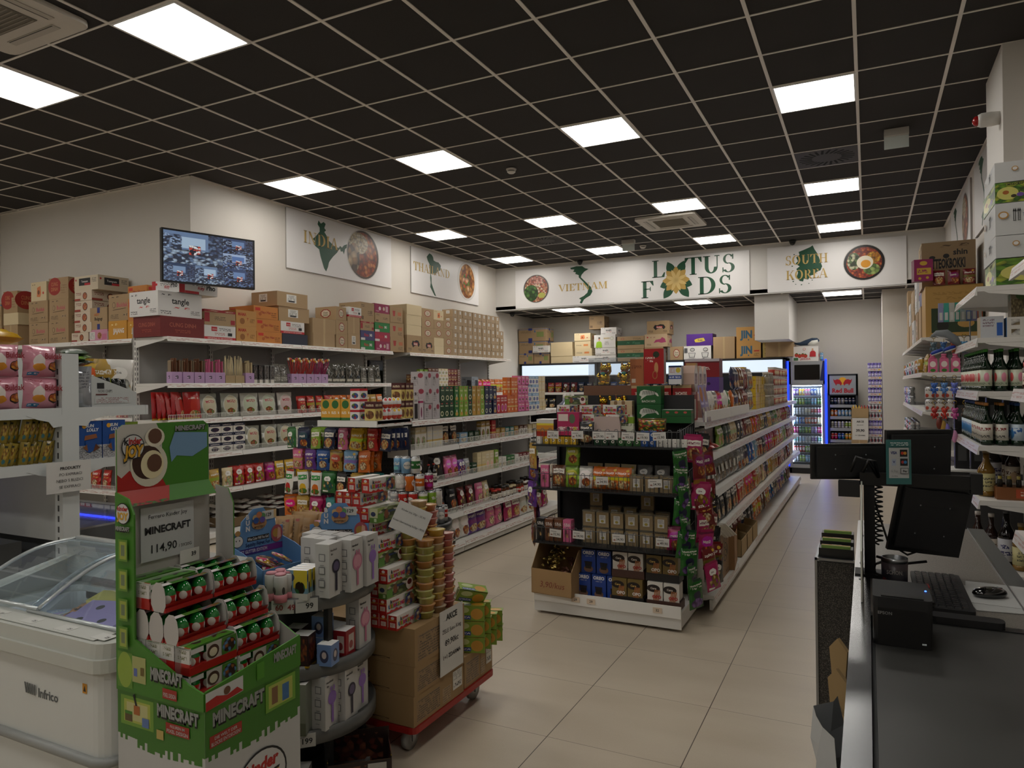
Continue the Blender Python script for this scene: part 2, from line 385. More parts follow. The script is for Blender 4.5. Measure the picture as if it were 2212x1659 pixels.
b = MB(); b.box(-10.2, -6.5, 0, -10.1, 5.43, CZ, WALL); struct(b, 'wall_far_left')
b = MB(); b.box(-10.2, -6.6, 0, 1.16, -6.5, CZ, WALL); struct(b, 'wall_behind')
b = MB(); b.box(1.06, -6.5, 0, 1.16, 14.15, CZ, WALL); struct(b, 'wall_right')
b = MB(); b.box(-6.63, 14.15, 0, 1.16, 14.25, 3.14, WALL); struct(b, 'wall_back')
b = MB(); b.box(-6.53, 12.4, 3.06, 1.06, 12.5, CZ+.1, WALLW); b.box(-6.53, 12.38, 3.055, 1.06, 12.42, 3.075, M('c4c2be', .5)); struct(b, 'wall_bulkhead')
b = MB(); b.box(.22, 12.8, 0, 1.06, 14.15, 3.06, WALL); struct(b, 'wall_back_right')
b = MB(); b.box(.85, 5.87, 0, 1.06, 6.61, CZ, M('e0ddd8', .6)); struct(b, 'wall_pillar')
b = MB(); b.box(-1.69, 12.52, 2.31, -1.15, 14.15, 3.06, M('d0cdc8', .55)); struct(b, 'wall_duct')
# ceiling lights
LM = M('fffaf2', .5, emit=LAMP); LF = M('e8e8e6', .4)
def lamp_proto():
    r = empty('ceiling_light')
    f = MB()
    for a in ((-.295, -.295, .295, -.28), (-.295, .28, .295, .295), (-.295, -.28, -.28, .28), (.28, -.28, .295, .28)): f.box(a[0], a[1], -.012, a[2], a[3], 0, LF)
    f.build('frame', r); d = MB(); d.box(-.28, -.28, -.009, .28, .28, -.003, LM); d.build('diffuser', r)
    return r
lp = lamp_proto(); first = True
cols = {-3: 'left wall', 0: 'middle left', 3: 'middle right', 6: 'right-hand'}
rows = {0: 'nearest', 5: 'second', 10: 'third', 14: 'last'}
spots = [(i, j) for i in (-3, 0, 3, 6) for j in (0, 5, 10, 14)]
spots += [(i, j) for j in (-10, -5) for i in (-9, -6, -3, 0, 3, 6)]+[(-6, 0), (-9, 0)]  # unseen lights added behind and to the left, to brighten the foreground
for i, j in spots:
    loc = (gx0+.6*i+.3, gy0+.6*j+.3, CZ-.001)
    lb = 'square white ceiling light, %s row from the camera, %s column' % (rows.get(j, 'added just behind' if j == -5 else 'added far behind'), cols.get(i, 'added second left' if i == -6 else 'added far left'))
    if first: lp.location = loc; tag(lp, lb, 'light', 'square lights in the black ceiling'); first = False
    else: place(lp, loc, 0, lb, 'light', 'square lights in the black ceiling')
for x, y, s in ((-5.13, 12.85, 'left'), (-2.77, 12.85, 'middle'), (-.36, 12.85, 'right')):
    place(lp, (x, y, 3.053), 0, 'square light in the low ceiling behind the signs, %s of three' % s, 'light', 'square lights in the low ceiling')
# air conditioning cassettes
def ac(x, y, lb):
    r = empty('air_conditioner', (x, y, CZ), 0, lb, 'air conditioner')
    W = M('c9c3b8', .45); b = MB(); h = .42
    b.rbox(-h, -h, -.035, h, h, -.004, W, .06); b.build('panel', r)
    g = MB(); g.box(-.21, -.21, -.04, .21, .21, -.035, M('6d675c', .7))
    for k in range(14): g.box(-.2, -.2+k*.03, -.044, .2, -.192+k*.03, -.04, M('8b8477', .6))
    g.build('intake_grille', r)
    for k in range(4):
        v = MB(); v.box(-.24, .28, -.04, .24, .335, -.0355, M('b0aa9f', .4)); v.box(-.23, .285, -.0405, .23, .292, -.0395, M('3c3934', .6))
        o = v.build('air_flap', r); o.rotation_euler = (0, 0, k*PI/2)
ac(-2.45, 9.97, 'white square ceiling air conditioner beside the third row of lights')
ac(-4.75, 2.4, 'white square air conditioner cut by the upper left corner')
def diffuser(x, y, lb):
    r = empty('air_diffuser', (x, y, CZ), 0, lb, 'air vent', 'round slotted ceiling vents')
    b = MB(); b.box(-.29, -.29, -.006, .29, .29, -.001, M('33302f', .6)); b.build('plate', r)
    s = MB()
    for k in range(24):
        a = 2*PI*k/24; c, q = math.cos(a), math.sin(a); t = .35
        p = [(.14, -.012), (.265, -.012), (.265, .012), (.14, .012)]
        ca, sa = math.cos(a+t), math.sin(a+t)
        pts = [(.14*c+(x_-.14)*ca-y_*sa, .14*q+(x_-.14)*sa+y_*ca, -.0065) for x_, y_ in p]
        s.face(pts[::-1], M('020202', .9))
    s.build('slot_ring', r)
diffuser(-.35, 7.97, 'black round slotted vent in ceiling near the right wall')
diffuser(-4.55, 10.37, 'black round slotted vent in ceiling near the left wall')
def detector(x, y, z, lb):
    r = empty('smoke_detector', (x, y, z), 0, lb, 'smoke detector'); W = M('cfcac2', .4)
    b = MB(); b.lathe([(.055, -.012), (.055, 0), (0, 0)], W, n=20); b.build('base', r)
    h = MB(); h.lathe([(.0, -.05), (.03, -.048), (.045, -.035), (.045, -.03), (.035, -.028), (.035, -.02), (.05, -.018), (.05, -.012)], W, n=20, mats=[W, W, W, BLKM, BLKM, W, W]); h.build('sensor_head', r)
detector(-3.36, 6.76, CZ-.004, 'round white smoke detector between the second and third light rows')
detector(-3.3, 11.5, CZ-.004, 'small white smoke detector near the sign wall')
def exitbox(x, y, lb):
    r = empty('emergency_light', (x, y, CZ-.004), 0, lb, 'emergency light'); W = M('b9b5ae', .4)
    b = MB(); b.box(-.1, -.05, -.06, .1, .05, 0, W); b.build('housing', r)
    p = MB(); p.box(-.1, -.004, -.17, .1, .004, -.06, M('c8d0cc', .2)); p.build('sign_plate', r)
exitbox(.26, 7.4, 'white emergency light box hanging from ceiling beside the right-hand column')
exitbox(-3.38, 10.96, 'small emergency light box beside last row of ceiling lights')
def domecam(x, y, z, lb):
    r = empty('security_camera', (x, y, z), 0, lb, 'security camera', 'black dome cameras')
    b = MB(); b.lathe([(.05, -.03), (.055, 0), (0, 0)], BLKM, n=16); b.build('base', r); d = MB(); d.ell((0, 0, -.035), (.045, .045, .045), M('060606', .1)); d.build('dome', r)
domecam(-1.06, 12.3, CZ-.004, 'black dome camera above the south korea sign')
domecam(-4.72, 12.3, CZ-.004, 'black dome camera above the vietnam map sign')
domecam(-6.35, 12.75, 3.054, 'black dome camera under the left end of low ceiling')
r = empty('alarm_siren', (.8, 6.0, 3.42), 0, 'white siren with red lens on the pillar side', 'alarm siren')
b = MB(); b.lathe([(.045, 0), (.05, .05), (.05, .11), (.04, .13)], M('d5d2cc', .4), n=18); b.xf(Matrix.Rotation(-PI/2, 4, 'Y')); b.xf(Matrix.Translation((.05, 0, 0))); b.build('housing', r)
b = MB(); b.ell((-.085, 0, 0), (.03, .035, .035), M('a01818', .2)); b.build('lens', r)
# ---------------------------------------------------------------- wall signs
GRN = M('1d4f36', .45); GLD = M('c7a964', .45); PW = M('e6e4e3', .35); EDGE = M('aaa7a3', .5)
FOODS = [P('3a2c24', ('e', .5, .5, .5, .5, '4c4038'), ('f', .5, .5, .44, .46, 'a8532e', 'c77a48', '8a3a20', 11), ('f', .35, .72, .3, .22, 'cdbfa0', 'e0d4b6', 'b9a67d', 20), ('f', .2, .4, .18, .3, 'c9ad84', 'a98258', '5a4636', 7), rough=.4),
         P('d8d6d2', ('f', .5, .5, .42, .46, 'b8783a', 'd99a55', '8e5226', 9), ('f', .45, .45, .2, .25, 'e8b48c', 'd2563a', '6d8a3a', 10), ('f', .55, .25, .16, .14, 'e9c09a', 'c9603c', 'b57f44', 8), rough=.4),
         P('4a4646', ('f', .5, .5, .45, .47, 'c98a68', 'e2c8a8', 'b0533a', 14), ('f', .3, .35, .28, .3, '3d6a34', '57843f', '24491f', 9), ('f', .5, .8, .3, .14, 'c98474', 'd9a090', 'a8604e', 12), ('e', .72, .25, .14, .1, 'a8a850'), rough=.4),
         P('171414', ('f', .5, .5, .43, .44, 'b3472a', 'd0692f', '8a2f1c', 16), ('f', .25, .55, .16, .25, 'cfcfa8', '5b7a44', '2c3f20', 14), ('f', .68, .3, .2, .16, '7d9a4e', 'a6bd6c', '54743a', 9), ('f', .72, .62, .17, .17, 'd99a2a', 'e6b23a', 'c57f1c', 16), ('e', .52, .5, .2, .19, 'e6dcc6'), ('e', .54, .46, .12, .11, 'd9941f'), rough=.4)]
INDIA = [(-.05, 1), (.02, .95), (.1, 1), (.16, .97), (.12, .88), (.17, .84), (.12, .8), (.2, .72), (.22, .66), (.34, .6), (.42, .56), (.5, .55), (.56, .55), (.6, .6), (.66, .57), (.72, .63), (.84, .68), (.82, .6), (.76, .56), (.72, .44), (.68, .5), (.62, .48), (.6, .54), (.55, .5), (.5, .44), (.38, .34), (.3, .26), (.25, .2), (.22, .1), (.16, 0), (.1, .06), (0, .28), (-.04, .42), (-.14, .46), (-.2, .5), (-.16, .56), (-.22, .6), (-.14, .66), (-.02, .78), (-.02, .86), (-.08, .92)]
THAI = [(.02, 1), (.12, .98), (.18, .93), (.2, .86), (.3, .84), (.42, .84), (.52, .78), (.5, .66), (.38, .62), (.3, .56), (.24, .5), (.18, .55), (.08, .52), (.1, .42), (.1, .3), (.16, .2), (.24, .08), (.3, 0), (.22, .02), (.12, .12), (.04, .2), (.06, .3), (.04, .42), (.06, .55), (0, .66), (.02, .74), (-.06, .82), (-.1, .9)]
VIET = [(-.28, .97), (-.1, 1), (.06, .99), (.14, .93), (.24, .9), (.12, .84), (.04, .76), (.02, .7), (.1, .62), (.22, .5), (.3, .42), (.34, .3), (.28, .2), (.16, .14), (.1, .1), (.04, 0), (-.02, .02), (.02, .1), (-.04, .14), (.1, .2), (.2, .28), (.22, .36), (.2, .44), (.08, .58), (-.04, .7), (-.04, .76), (-.14, .8), (-.12, .84), (-.2, .86), (-.16, .92), (-.26, .93)]
KOR = [(-.1, .9), (.06, .96), (.12, 1), (.16, .9), (.24, .76), (.3, .56), (.34, .44), (.3, .34), (.2, .3), (.16, .24), (.06, .22), (0, .12), (-.1, .16), (-.12, .08), (-.2, .1), (-.28, .2), (-.24, .32), (-.28, .42), (-.2, .48), (-.3, .56), (-.24, .62), (-.28, .72), (-.2, .78), (-.22, .86)]
SPL = [(-.36, .1, .02), (-.3, .02, .015), (-.16, 0, .02), (.02, .02, .015), (-.38, .5, .02), (-.34, .64, .016), (-.4, .34, .015), (.1, .1, .016), (-.33, .8, .02)]
def sign(name, lb, w_, h_, O, R, parts):
    """flat board hung on the wall, O = lower left corner of its face"""
    r = empty(name, O, math.atan2(R.y, R.x), lb, 'sign')
    b = MB(); b.box(0, 0, 0, w_, .018, h_, EDGE, front=PW); b.build('board', r)
    F = Vector((0, -.0015, 0)); F2 = Vector((0, -.003, 0))
    for pr in parts:
        q = MB()
        if pr[0] == 'map':
            q.poly([(pr[3]+x*pr[5], pr[4]+y*pr[5]) for x, y in pr[2]], F, X, Z, GRN)
            if len(pr) > 6:
                for sx, sy, sr in SPL: q.disc((pr[3]+sx*pr[5], -.0015, pr[4]+sy*pr[5]), sr*pr[5], sr*pr[5]*.7, X, Z, GRN, 8)
        elif pr[0] == 'word': q.serif(pr[2], pr[5], F2+X*pr[3]+Z*pr[4], X, Z, GLD if len(pr) < 8 else GRN, wk=pr[6])
        elif pr[0] == 'dish':
            q.disc((pr[3], -.0016, pr[4]), pr[5], pr[6], X, Z, M('cfcdc9', .4), 40); q.disc((pr[3], -.003, pr[4]), pr[5]*.96, pr[6]*.96, X, Z, FOODS[pr[2]], 40)
        q.build(pr[1], r)
    return r
sign('country_sign', 'white india sign with green map and curry dish on left wall', 2.2, .76, (-6.508, 6.73, 3.1), Y,
     [('map', 'map_print', INDIA, .62, .05, .66), ('word', 'lettering', 'INDIA', .64, .37, .16, 1.15), ('dish', 'food_print', 0, 1.52, .4, .37, .36)])
sign('country_sign', 'white thailand sign with green map and prawn dish', 2.2, .74, (-6.508, 9.46, 3.1), Y,
     [('map', 'map_print', THAI, .52, .01, .7), ('word', 'lettering', 'THAILAND', .62, .37, .14, 1.2), ('dish', 'food_print', 1, 1.77, .4, .34, .35)])
sign('country_sign', 'white vietnam sign with green map and noodle bowl', 1.99, .74, (-6.09, 12.38, 3.08), X,
     [('map', 'map_print', VIET, 1.34, .02, .7), ('word', 'lettering', 'VIETNAM', 1.39, .27, .13, 1.28), ('dish', 'food_print', 2, .44, .36, .275, .275)])
sign('country_sign', 'white south korea sign with green map and black rice bowl', 2.01, .74, (-1.46, 12.38, 3.07), X,
     [('map', 'map_print', KOR, .62, .1, .62, 1), ('word', 'upper_lettering', 'SOUTH', .6, .43, .15, .98), ('word', 'lower_lettering', 'KOREA', .6, .19, .15, .95), ('dish', 'food_print', 3, 1.43, .38, .3, .285)])
r = sign('shop_sign', 'large white shop name sign with green letters and gold lotus flower', 2.36, .74, (-4.1, 12.38, 3.07), X, [])
q = MB(); F = Vector((0, -.0015, 0))
q.serif('L', .3, F+X*.7+Z*.4, X, Z, GRN, al='l', wk=1.15); q.serif('TUS', .3, F+X*1.28+Z*.4, X, Z, GRN, al='l', wk=1.18)
q.build('upper_lettering', r); q = MB()
q.serif('F', .3, F+X*.5+Z*.05, X, Z, GRN, al='l', wk=1.2); q.serif('DS', .3, F+X*1.5+Z*.05, X, Z, GRN, al='l', wk=1.2)
q.build('lower_lettering', r)
q = MB(); cx, cz = 1.13, .33
for a, ln in ((PI/2+.42, .36), (PI/2-.42, .36), (PI+.35, .3), (PI+.95, .38), (-.35, .3), (-.95, .38)):
    pts = []
    for k in range(13):
        t = k/12; wv = math.sin(PI*t**1.4)*.075
        pts.append((t*ln, wv))
    pts += [(x, -y) for x, y in reversed(pts[1:-1])]
    ca, sa = math.cos(a), math.sin(a); q.poly([(cx+x*ca-y*sa, cz+x*sa+y*ca) for x, y in pts], F, X, Z, GRN)
q.build('leaf_print', r)
q = MB()
for ring, c in ((0, 'bd9a50'), (1, 'd8bb78')):
    for k in range(8):
        a = 2*PI*k/8+ring*PI/8+PI/2; ln = (.24, .2)[ring]; pts = []
        for s_ in range(11):
            t = s_/10; pts.append((t*ln, math.sin(PI*t)**.8*(.062, .03)[ring]))
        pts += [(x, -y) for x, y in reversed(pts[1:-1])]
        ca, sa = math.cos(a), math.sin(a); q.poly([(cx+x*ca-y*sa, cz+x*sa+y*ca) for x, y in pts], Vector((0, -.003-.0015*ring, 0)), X, Z, M(c, .45))
q.build('flower_print', r)
# signs on the right wall, seen almost edge on
for y0, lb in ((9.35, 'white sign with dish picture on right wall, farther one'), (7.0, 'white sign with dish picture on right wall, beside the pillar')):
    o = sign('country_sign', lb, 2.0, .74, (1.04, y0+2.0, 3.1), -Y, [('map', 'map_print', VIET, .55, .02, .7), ('dish', 'food_print', 0, 1.55, .38, .3, .3)])
# ---------------------------------------------------------------- television on its arm
p0, p1 = Vector((-5.93, 4.52, 2.6)), Vector((-5.65, 5.39, 2.62)); wv = (p1-p0).length; a = math.atan2(p1.y-p0.y, p1.x-p0.x)
r = empty('television', p0, a, 'wall television showing blue camera views near the wall corner', 'television')
b = MB(); b.box(0, 0, 0, wv, .05, .51, BLK); b.box(.2, .05, .1, wv-.2, .075, .4, BLKM); b.build('housing', r)
def cctv(i):
    pal = [('8fa3b8', '5a6e8c', '2b3647'), ('5a7299', '323f5e', '151a28'), ('4a6494', '8799b5', '222c40'), ('6a7f9c', '2e3a52', '47566f')][i % 4]
    m = P(pal[1], ('F', 0, 0, 1, .45, pal[0], pal[1], pal[2], 14), ('F', 0, .45, .3, .9, pal[2], pal[1], '88a0bf', 22), ('F', .75, .3, 1, 1, pal[2], pal[1], '3b4a66', 18), ('r', .3, .5, .7, .85, pal[0]), ('F', .42, .3, .62, .6, 'b9463a', 'd5d8dc', '1d2433', 26), rough=.3).copy()
    t = NT(m.node_tree); bs = m.node_tree.nodes['Principled BSDF']; src = bs.inputs['Base Color'].links[0].from_socket
    t.t.links.new(src, bs.inputs['Emission Color']); bs.inputs['Emission Strength'].default_value = .75
    return m
s_ = MB(); W3, H3 = wv-.03, .48
for i, (x0, z0, x1, z1) in enumerate(((0, .36, .64, 1), (.64, .68, 1, 1), (.64, .36, 1, .68), (0, 0, .33, .36), (.33, 0, .66, .36), (.66, 0, 1, .36))):
    s_.face([(.015+x0*W3, -.001, .015+z0*H3), (.015+x1*W3-.003, -.001, .015+z0*H3), (.015+x1*W3-.003, -.001, .015+z1*H3-.003), (.015+x0*W3, -.001, .015+z1*H3-.003)], cctv(i))
s_.build('screen', r)
b = MB(); b.tube([(wv/2, .075, .25), (wv*.55, .35, .25), (wv*.62, .82, .25)], .018, BLKM); b.build('wall_arm', r)
# ================================================================ GRAPHICS ON FLAT FACES
class Face:
    """draws flat print on a rectangle: O lower-left corner, R/U unit vectors, w/h metres; coordinates are fractions"""
    def __init__(s, b, O, R, U, w, h, eps=.0006):
        s.b, s.O, s.R, s.U, s.w, s.h = b, Vector(O), Vector(R), Vector(U), w, h; s.N = s.R.cross(s.U).normalized(); s.e = eps; s.k = 0
    def o(s): s.k += 1; return s.O+s.N*(s.e*s.k)
    def pt(s, x, y, o): return o+s.R*(x*s.w)+s.U*(y*s.h)
    def rect(s, x0, y0, x1, y1, m):
        o = s.o(); s.b.face([s.pt(x0, y0, o), s.pt(x1, y0, o), s.pt(x1, y1, o), s.pt(x0, y1, o)], m)
    def ell(s, cx, cy, rx, ry, m, n=18):
        """radii as fractions of the height"""
        o = s.o(); s.b.disc(s.pt(cx, cy, o), rx*s.h, ry*s.h, s.R, s.U, m, n)
    def poly(s, pts, m): o = s.o(); s.b.geo2([(x*s.w, y*s.h) for x, y in pts], [tuple(range(len(pts)))], o, s.R, s.U, m)
    def text(s, st, cx, cy, hh, m, bold=.0, al='c', maxw=None, slant=0):
        o = s.o(); s.b.text(st, hh*s.h, s.pt(cx, cy, o), s.R, s.U, m, bold, al, maxw and maxw*s.w, slant)
    def scrib(s, x0, y0, x1, y1, base, ink, rows=3): s.rect(x0, y0, x1, y1, P(base, ('t', .04, .04, .96, .96, ink, rows), rough=.6))
def faces3(b, w, d, h):
    return [Face(b, (-w/2, 0, 0), X, Z, w, h), Face(b, (w/2, 0, 0), Y, Z, d, h), Face(b, (-w/2, d, 0), -Y, Z, d, h)]
CB = 'a68b68'
def H(h, r=.55): return M(h, r)
def deco(f, st):
    K, wt, rd = INK, H('dedcd6'), H('b5222c')
    if st == 'plain': f.rect(.46, 0, .54, 1, H('b39a72', .35))
    elif st == 'label': f.rect(.3, .3, .62, .85, wt); f.scrib(.32, .34, .6, .82, 'dedcd6', '333333', 5); f.rect(.36, .34, .56, .44, K)
    elif st == 'smalllabel': f.rect(.38, .45, .7, .85, wt); f.scrib(.41, .5, .67, .8, 'dedcd6', '555555', 3)
    elif st == 'buldak':
        f.text('Buldak', .62, .52, .17, H('b8465e'), .01, maxw=.5, slant=.1); f.scrib(.08, .86, .5, .95, CB, '3a2d20', 1); f.ell(.25, .6, .09, .12, H('5a4733'), 14); f.ell(.25, .6, .07, .1, H('a68b68'), 14)
        f.poly([(.2, .4), (.8, .45), (.8, .47), (.2, .42)], H('5a4733')); f.rect(.66, .14, .88, .27, P(CB, ('t', 0, 0, 1, 1, '2a2018', 1))); f.scrib(.08, .06, .5, .26, CB, '4a3b2a', 3)
    elif st == 'tangle':
        f.text('tangle', .5, .52, .24, K, .02, maxw=.5); f.scrib(.3, .3, .72, .44, 'd9d7d4', 'c44a4a', 1); f.scrib(.04, .06, .3, .24, 'd9d7d4', '444444', 2); f.scrib(.72, .1, .96, .3, 'd9d7d4', '222222', 3); f.scrib(.04, .8, .3, .92, 'd9d7d4', '444444', 1)
    elif st == 'redbox': f.text('LUCKY ME', .3, .5, .2, H('d9a43c'), 0, maxw=.4); f.ell(.6, .6, .2, .2, H('3a120e')); f.rect(.48, .1, .62, .3, H('c9a03a')); f.scrib(.1, .1, .4, .3, '8c1f18', 'c98a3a', 2)
    elif st == 'pho': f.rect(0, 0, .14, 1, rd); f.ell(.16, .75, .14, .1, H('c9222c')); f.text('Rizy', .56, .38, .26, rd, .02, maxw=.26, slant=.15); f.text('Pho', .82, .42, .4, K, .03, maxw=.24); f.rect(.14, 0, .5, .2, rd); f.scrib(.3, .6, .7, .85, 'd9d7d4', '333333', 2)
    elif st == 'orange': f.text('Hao Hao', .5, .42, .22, H('8c1a14'), .02, maxw=.46, slant=.1); f.rect(.06, .62, .26, .86, H('c4301f')); f.scrib(.7, .1, .94, .6, 'c07a34', '5a2a10', 3); f.ell(.25, .36, .16, .14, H('a8571f'))
    elif st == 'mama': f.text('MAMA', .3, .64, .2, H('a5231c'), .03, maxw=.4); f.ell(.3, .3, .2, .2, H('8e5a26')); f.scrib(.66, .2, .92, .5, 'bd8a4a', '4a2a14', 4); f.text('T', .56, .36, .16, H('a5231c'), .02)
    elif st == 'vifon': f.rect(0, 0, 1, .2, rd); f.text('EXPORTING TO 100 COUNTRIES', .5, .05, .1, wt, .0, maxw=.9); f.rect(.22, .6, .4, .9, rd); f.text('VIFON', .31, .68, .1, wt, .0, maxw=.14); f.scrib(.44, .62, .86, .86, 'd9d7d4', '444444', 2); f.rect(.74, .3, .88, .52, K); f.scrib(.3, .3, .66, .52, 'd9d7d4', 'b04a4a', 2)
    elif st == 'vifonb': f.rect(0, .84, 1, 1, H('96202a')); f.rect(.0, .2, .16, .8, H('96202a')); f.scrib(.3, .3, .7, .6, CB, '2f251a', 3); f.rect(.84, .1, .98, .4, H('96202a')); f.scrib(.04, .86, .96, .98, '96202a', 'cbb59a', 1)
    elif st == 'jin': f.text('JIN', .4, .3, .46, H('2f5f7a'), .05, maxw=.5); f.ell(.5, .17, .04, .05, H('2f5f7a')); f.rect(.72, .4, .94, .5, H('b5452a')); f.scrib(.7, .1, .94, .34, 'bf9150', '4a3318', 4)
    elif st == 'green': f.rect(0, .3, 1, .66, H('1f5236')); f.scrib(.3, .34, .7, .62, '1f5236', '3f7a58', 1); f.rect(.66, .34, .86, .5, H('3f6a50')); f.ell(.2, .8, .14, .07, H('a5302a')); f.ell(.2, .8, .1, .05, H(CB)); f.scrib(.58, .72, .9, .88, CB, '5a4a32', 2)
    elif st == 'bull': f.poly([(.3, .5), (.38, .7), (.48, .66), (.62, .74), (.78, .7), (.86, .5), (.78, .34), (.7, .46), (.5, .4), (.4, .3)], K); f.rect(.44, .44, .72, .6, H('b0301f')); f.text('Buldak', .58, .46, .12, wt, .01, maxw=.24); f.scrib(.06, .1, .3, .3, CB, '3a2d20', 2); f.scrib(.74, .1, .94, .28, CB, '3a2d20', 2)
    elif st == 'brown': f.scrib(.06, .72, .3, .9, CB, '4a3b2a', 2); f.scrib(.5, .3, .9, .6, CB, '5a4733', 3); f.rect(.06, .1, .22, .28, H('6b5238')); f.ell(.75, .5, .1, .1, H('7d6246'))
    elif st == 'stew': f.ell(.6, .45, .36, .36, H('3a2a20'), 24); f.ell(.6, .45, .31, .3, P('a8402a', ('f', .5, .5, .5, .5, 'c45a30', 'a83a20', 'd98a50', 8)), 24); f.scrib(.06, .5, .4, .85, 'cdbda8', '7a2a20', 2); f.rect(.0, 0, .34, .2, H('96382a'))
    elif st == 'pinkbox': f.ell(.56, .45, .3, .3, P('d59a4a', ('f', .5, .5, .5, .5, 'c77a30', 'e0b060', '9a4a20', 8)), 20); f.rect(.0, .1, .3, .8, wt); f.scrib(.02, .14, .28, .76, 'dedcd6', '666666', 5); f.rect(.7, .1, .95, .6, H('c4708f'))
    elif st == 'yellowbox': f.text('JJAJANG', .55, .35, .24, wt, .03, maxw=.6); f.scrib(.1, .7, .5, .9, 'c78e2c', 'e9d9a0', 1)
    elif st == 'cuon': f.ell(.3, .6, .5, .42, H('9a2a24'), 24); f.text('CUNG', .3, .62, .18, H('c98a5a'), .0, maxw=.34); f.text('DINH', .3, .38, .18, H('c98a5a'), .0, maxw=.34); f.scrib(.6, .2, .94, .7, CB, '8a6a4a', 4)
    elif st == 'redwhole': f.text('CUNG DINH', .5, .5, .2, H('b0604a'), .0, maxw=.6); f.scrib(.3, .2, .7, .4, '6e1a1a', '9a4a3a', 2)
    elif st == 'tteok': f.rect(.2, .35, .68, .85, K); f.text('Tomyum', .44, .56, .14, wt, .01, maxw=.4); f.rect(.44, .35, .68, .5, rd); f.scrib(.74, .5, .95, .85, 'c9bba2', '444444', 3); f.ell(.08, .75, .07, .07, rd)
    elif st == 'octa':
        pts = [(.5+.26*math.cos(PI/8+k*PI/4), .5+.34*math.sin(PI/8+k*PI/4)) for k in range(8)]
        f.poly(pts, H('8c2a26')); f.poly([(.5+(x-.5)*.82, .5+(y-.5)*.82) for x, y in pts], H('cdbda6')); f.text('Chum', .5, .5, .13, K, .01, maxw=.3); f.text('Joeun', .5, .34, .13, H('2a5a3a'), .01, maxw=.3)
    elif st == 'cupbox': f.poly([(.2, .75), (.42, .75), (.38, .4), (.24, .4)], H('a83a36')); f.rect(.6, .45, .88, .68, H('b56a48')); f.scrib(.54, .1, .9, .36, CB, '5a4733', 3)
    elif st == 'magenta': f.ell(.35, .5, .2, .2, H('d9c5c9')); f.ell(.62, .5, .18, .2, H('c9b5a0')); f.rect(.74, .2, .9, .8, H('c49aa8')); f.scrib(.06, .1, .3, .3, '8f1f4a', 'd9a0b5', 2)
    elif st == 'rice': f.text('Rice', .4, .4, .3, H('c4303a'), .02, maxw=.4); f.text('Mi', .72, .4, .3, wt, .02); f.rect(0, 0, .3, .25, H('cfcdc8'))
    elif st == 'bluetape':
        f.rect(0, .9, 1, .94, H('3a6ea5')); f.rect(.36, .82, .5, 1, H('23307a')); f.rect(.36, .0, .5, .22, H('23307a')); f.scrib(.06, .6, .5, .8, CB, '6a5a40', 3); f.rect(.66, .3, .92, .7, H('7d8a4e')); f.ell(.6, .75, .05, .1, H('3a6ea5'))
    elif st == 'ribbon': f.rect(.42, .75, .58, 1, H('23307a')); f.rect(.42, 0, .58, .25, H('23307a')); f.text('Bulgogi', .5, .42, .14, INK, .01, maxw=.6); f.text('HOT', .4, .62, .12, H('c4703a'), .02)
    elif st == 'noodlebag': f.poly([(.4, .7), (.62, .78), (.66, .4), (.6, .2), (.38, .22)], H('d07a4a')); f.ell(.5, .45, .1, .12, H('7a4a30')); f.ell(.8, .4, .07, .07, H('b5302a')); f.scrib(.06, .8, .3, .92, 'd2c09a', '5a4a38', 1)
    elif st == 'orangepatch': f.rect(.56, .3, .84, .55, H('d0824a')); f.scrib(.08, .3, .45, .5, 'd2c09a', '6a5a48', 2)
    elif st == 'boy': f.poly([(.08, 0), (.12, .42), (.2, .5), (.3, .5), (.36, .4), (.38, 0)], H('9bc92e')); f.ell(.25, .66, .08, .12, H('c99a7a')); f.ell(.25, .76, .08, .06, H('3a2a20')); f.text('BANAN', .6, .68, .1, H('c9a63a'), .02, maxw=.3); f.ell(.84, .7, .12, .14, H('8fa03a')); f.ell(.84, .7, .1, .12, wt); f.scrib(.48, .2, .7, .5, 'd9d7d4', '555555', 5)
    elif st == 'pinkcow': f.poly([(.4, .3), (.5, .55), (.7, .6), (.78, .75), (.9, .62), (.95, .35), (.75, .3), (.6, .38)], H('a8406a')); f.ell(.14, .76, .06, .06, rd); f.scrib(.2, .7, .5, .8, 'c2a888', '7a3a3a', 1); f.scrib(.1, .1, .3, .25, 'c2a888', '4a3a2a', 2)
    elif st == 'purple': f.poly([(.3, .5), (.4, .6), (.66, .66), (.72, .4), (.5, .3), (.34, .3)], H('c9b53a')); f.text('Toki', .52, .4, .16, H('3a1f5a'), .02, maxw=.3)
    elif st == 'cooker':
        for x in (.3, .78):
            f.poly([(x-.13, .5), (x+.13, .5), (x+.1, .14), (x-.1, .14)], H('4a4a4c')); f.poly([(x-.11, .47), (x+.11, .47), (x+.08, .18), (x-.08, .18)], H('c9c9c6')); f.ell(x+.02, .72, .18, .14, H('4a4a4c')); f.ell(x+.02, .72, .14, .1, H('b9b9b6'))
        f.rect(.02, .5, .14, .85, H('55575a')); f.scrib(.02, .04, .98, .14, 'd9d7d4', '333333', 1)
    elif st == 'jahoda':
        for x, y in ((.16, .42), (.28, .36), (.4, .4), (.5, .36)): f.ell(x, y, .13, .13, H('b5382a')); f.ell(x, y+.11, .06, .04, H('3a6a2a'))
        f.poly([(.66, .3), (.68, .6), (.74, .7), (.84, .7), (.9, .58), (.9, .3)], H('b5222c')); f.ell(.78, .78, .06, .08, H('c99a7a')); f.text('JAHODA', .5, .1, .12, H('b5222c'), .02, maxw=.4); f.ell(.46, .82, .08, .08, rd); f.ell(.46, .82, .06, .06, wt); f.rect(.05, .06, .22, .24, H('3a6a3a'))
    elif st == 'rows6':
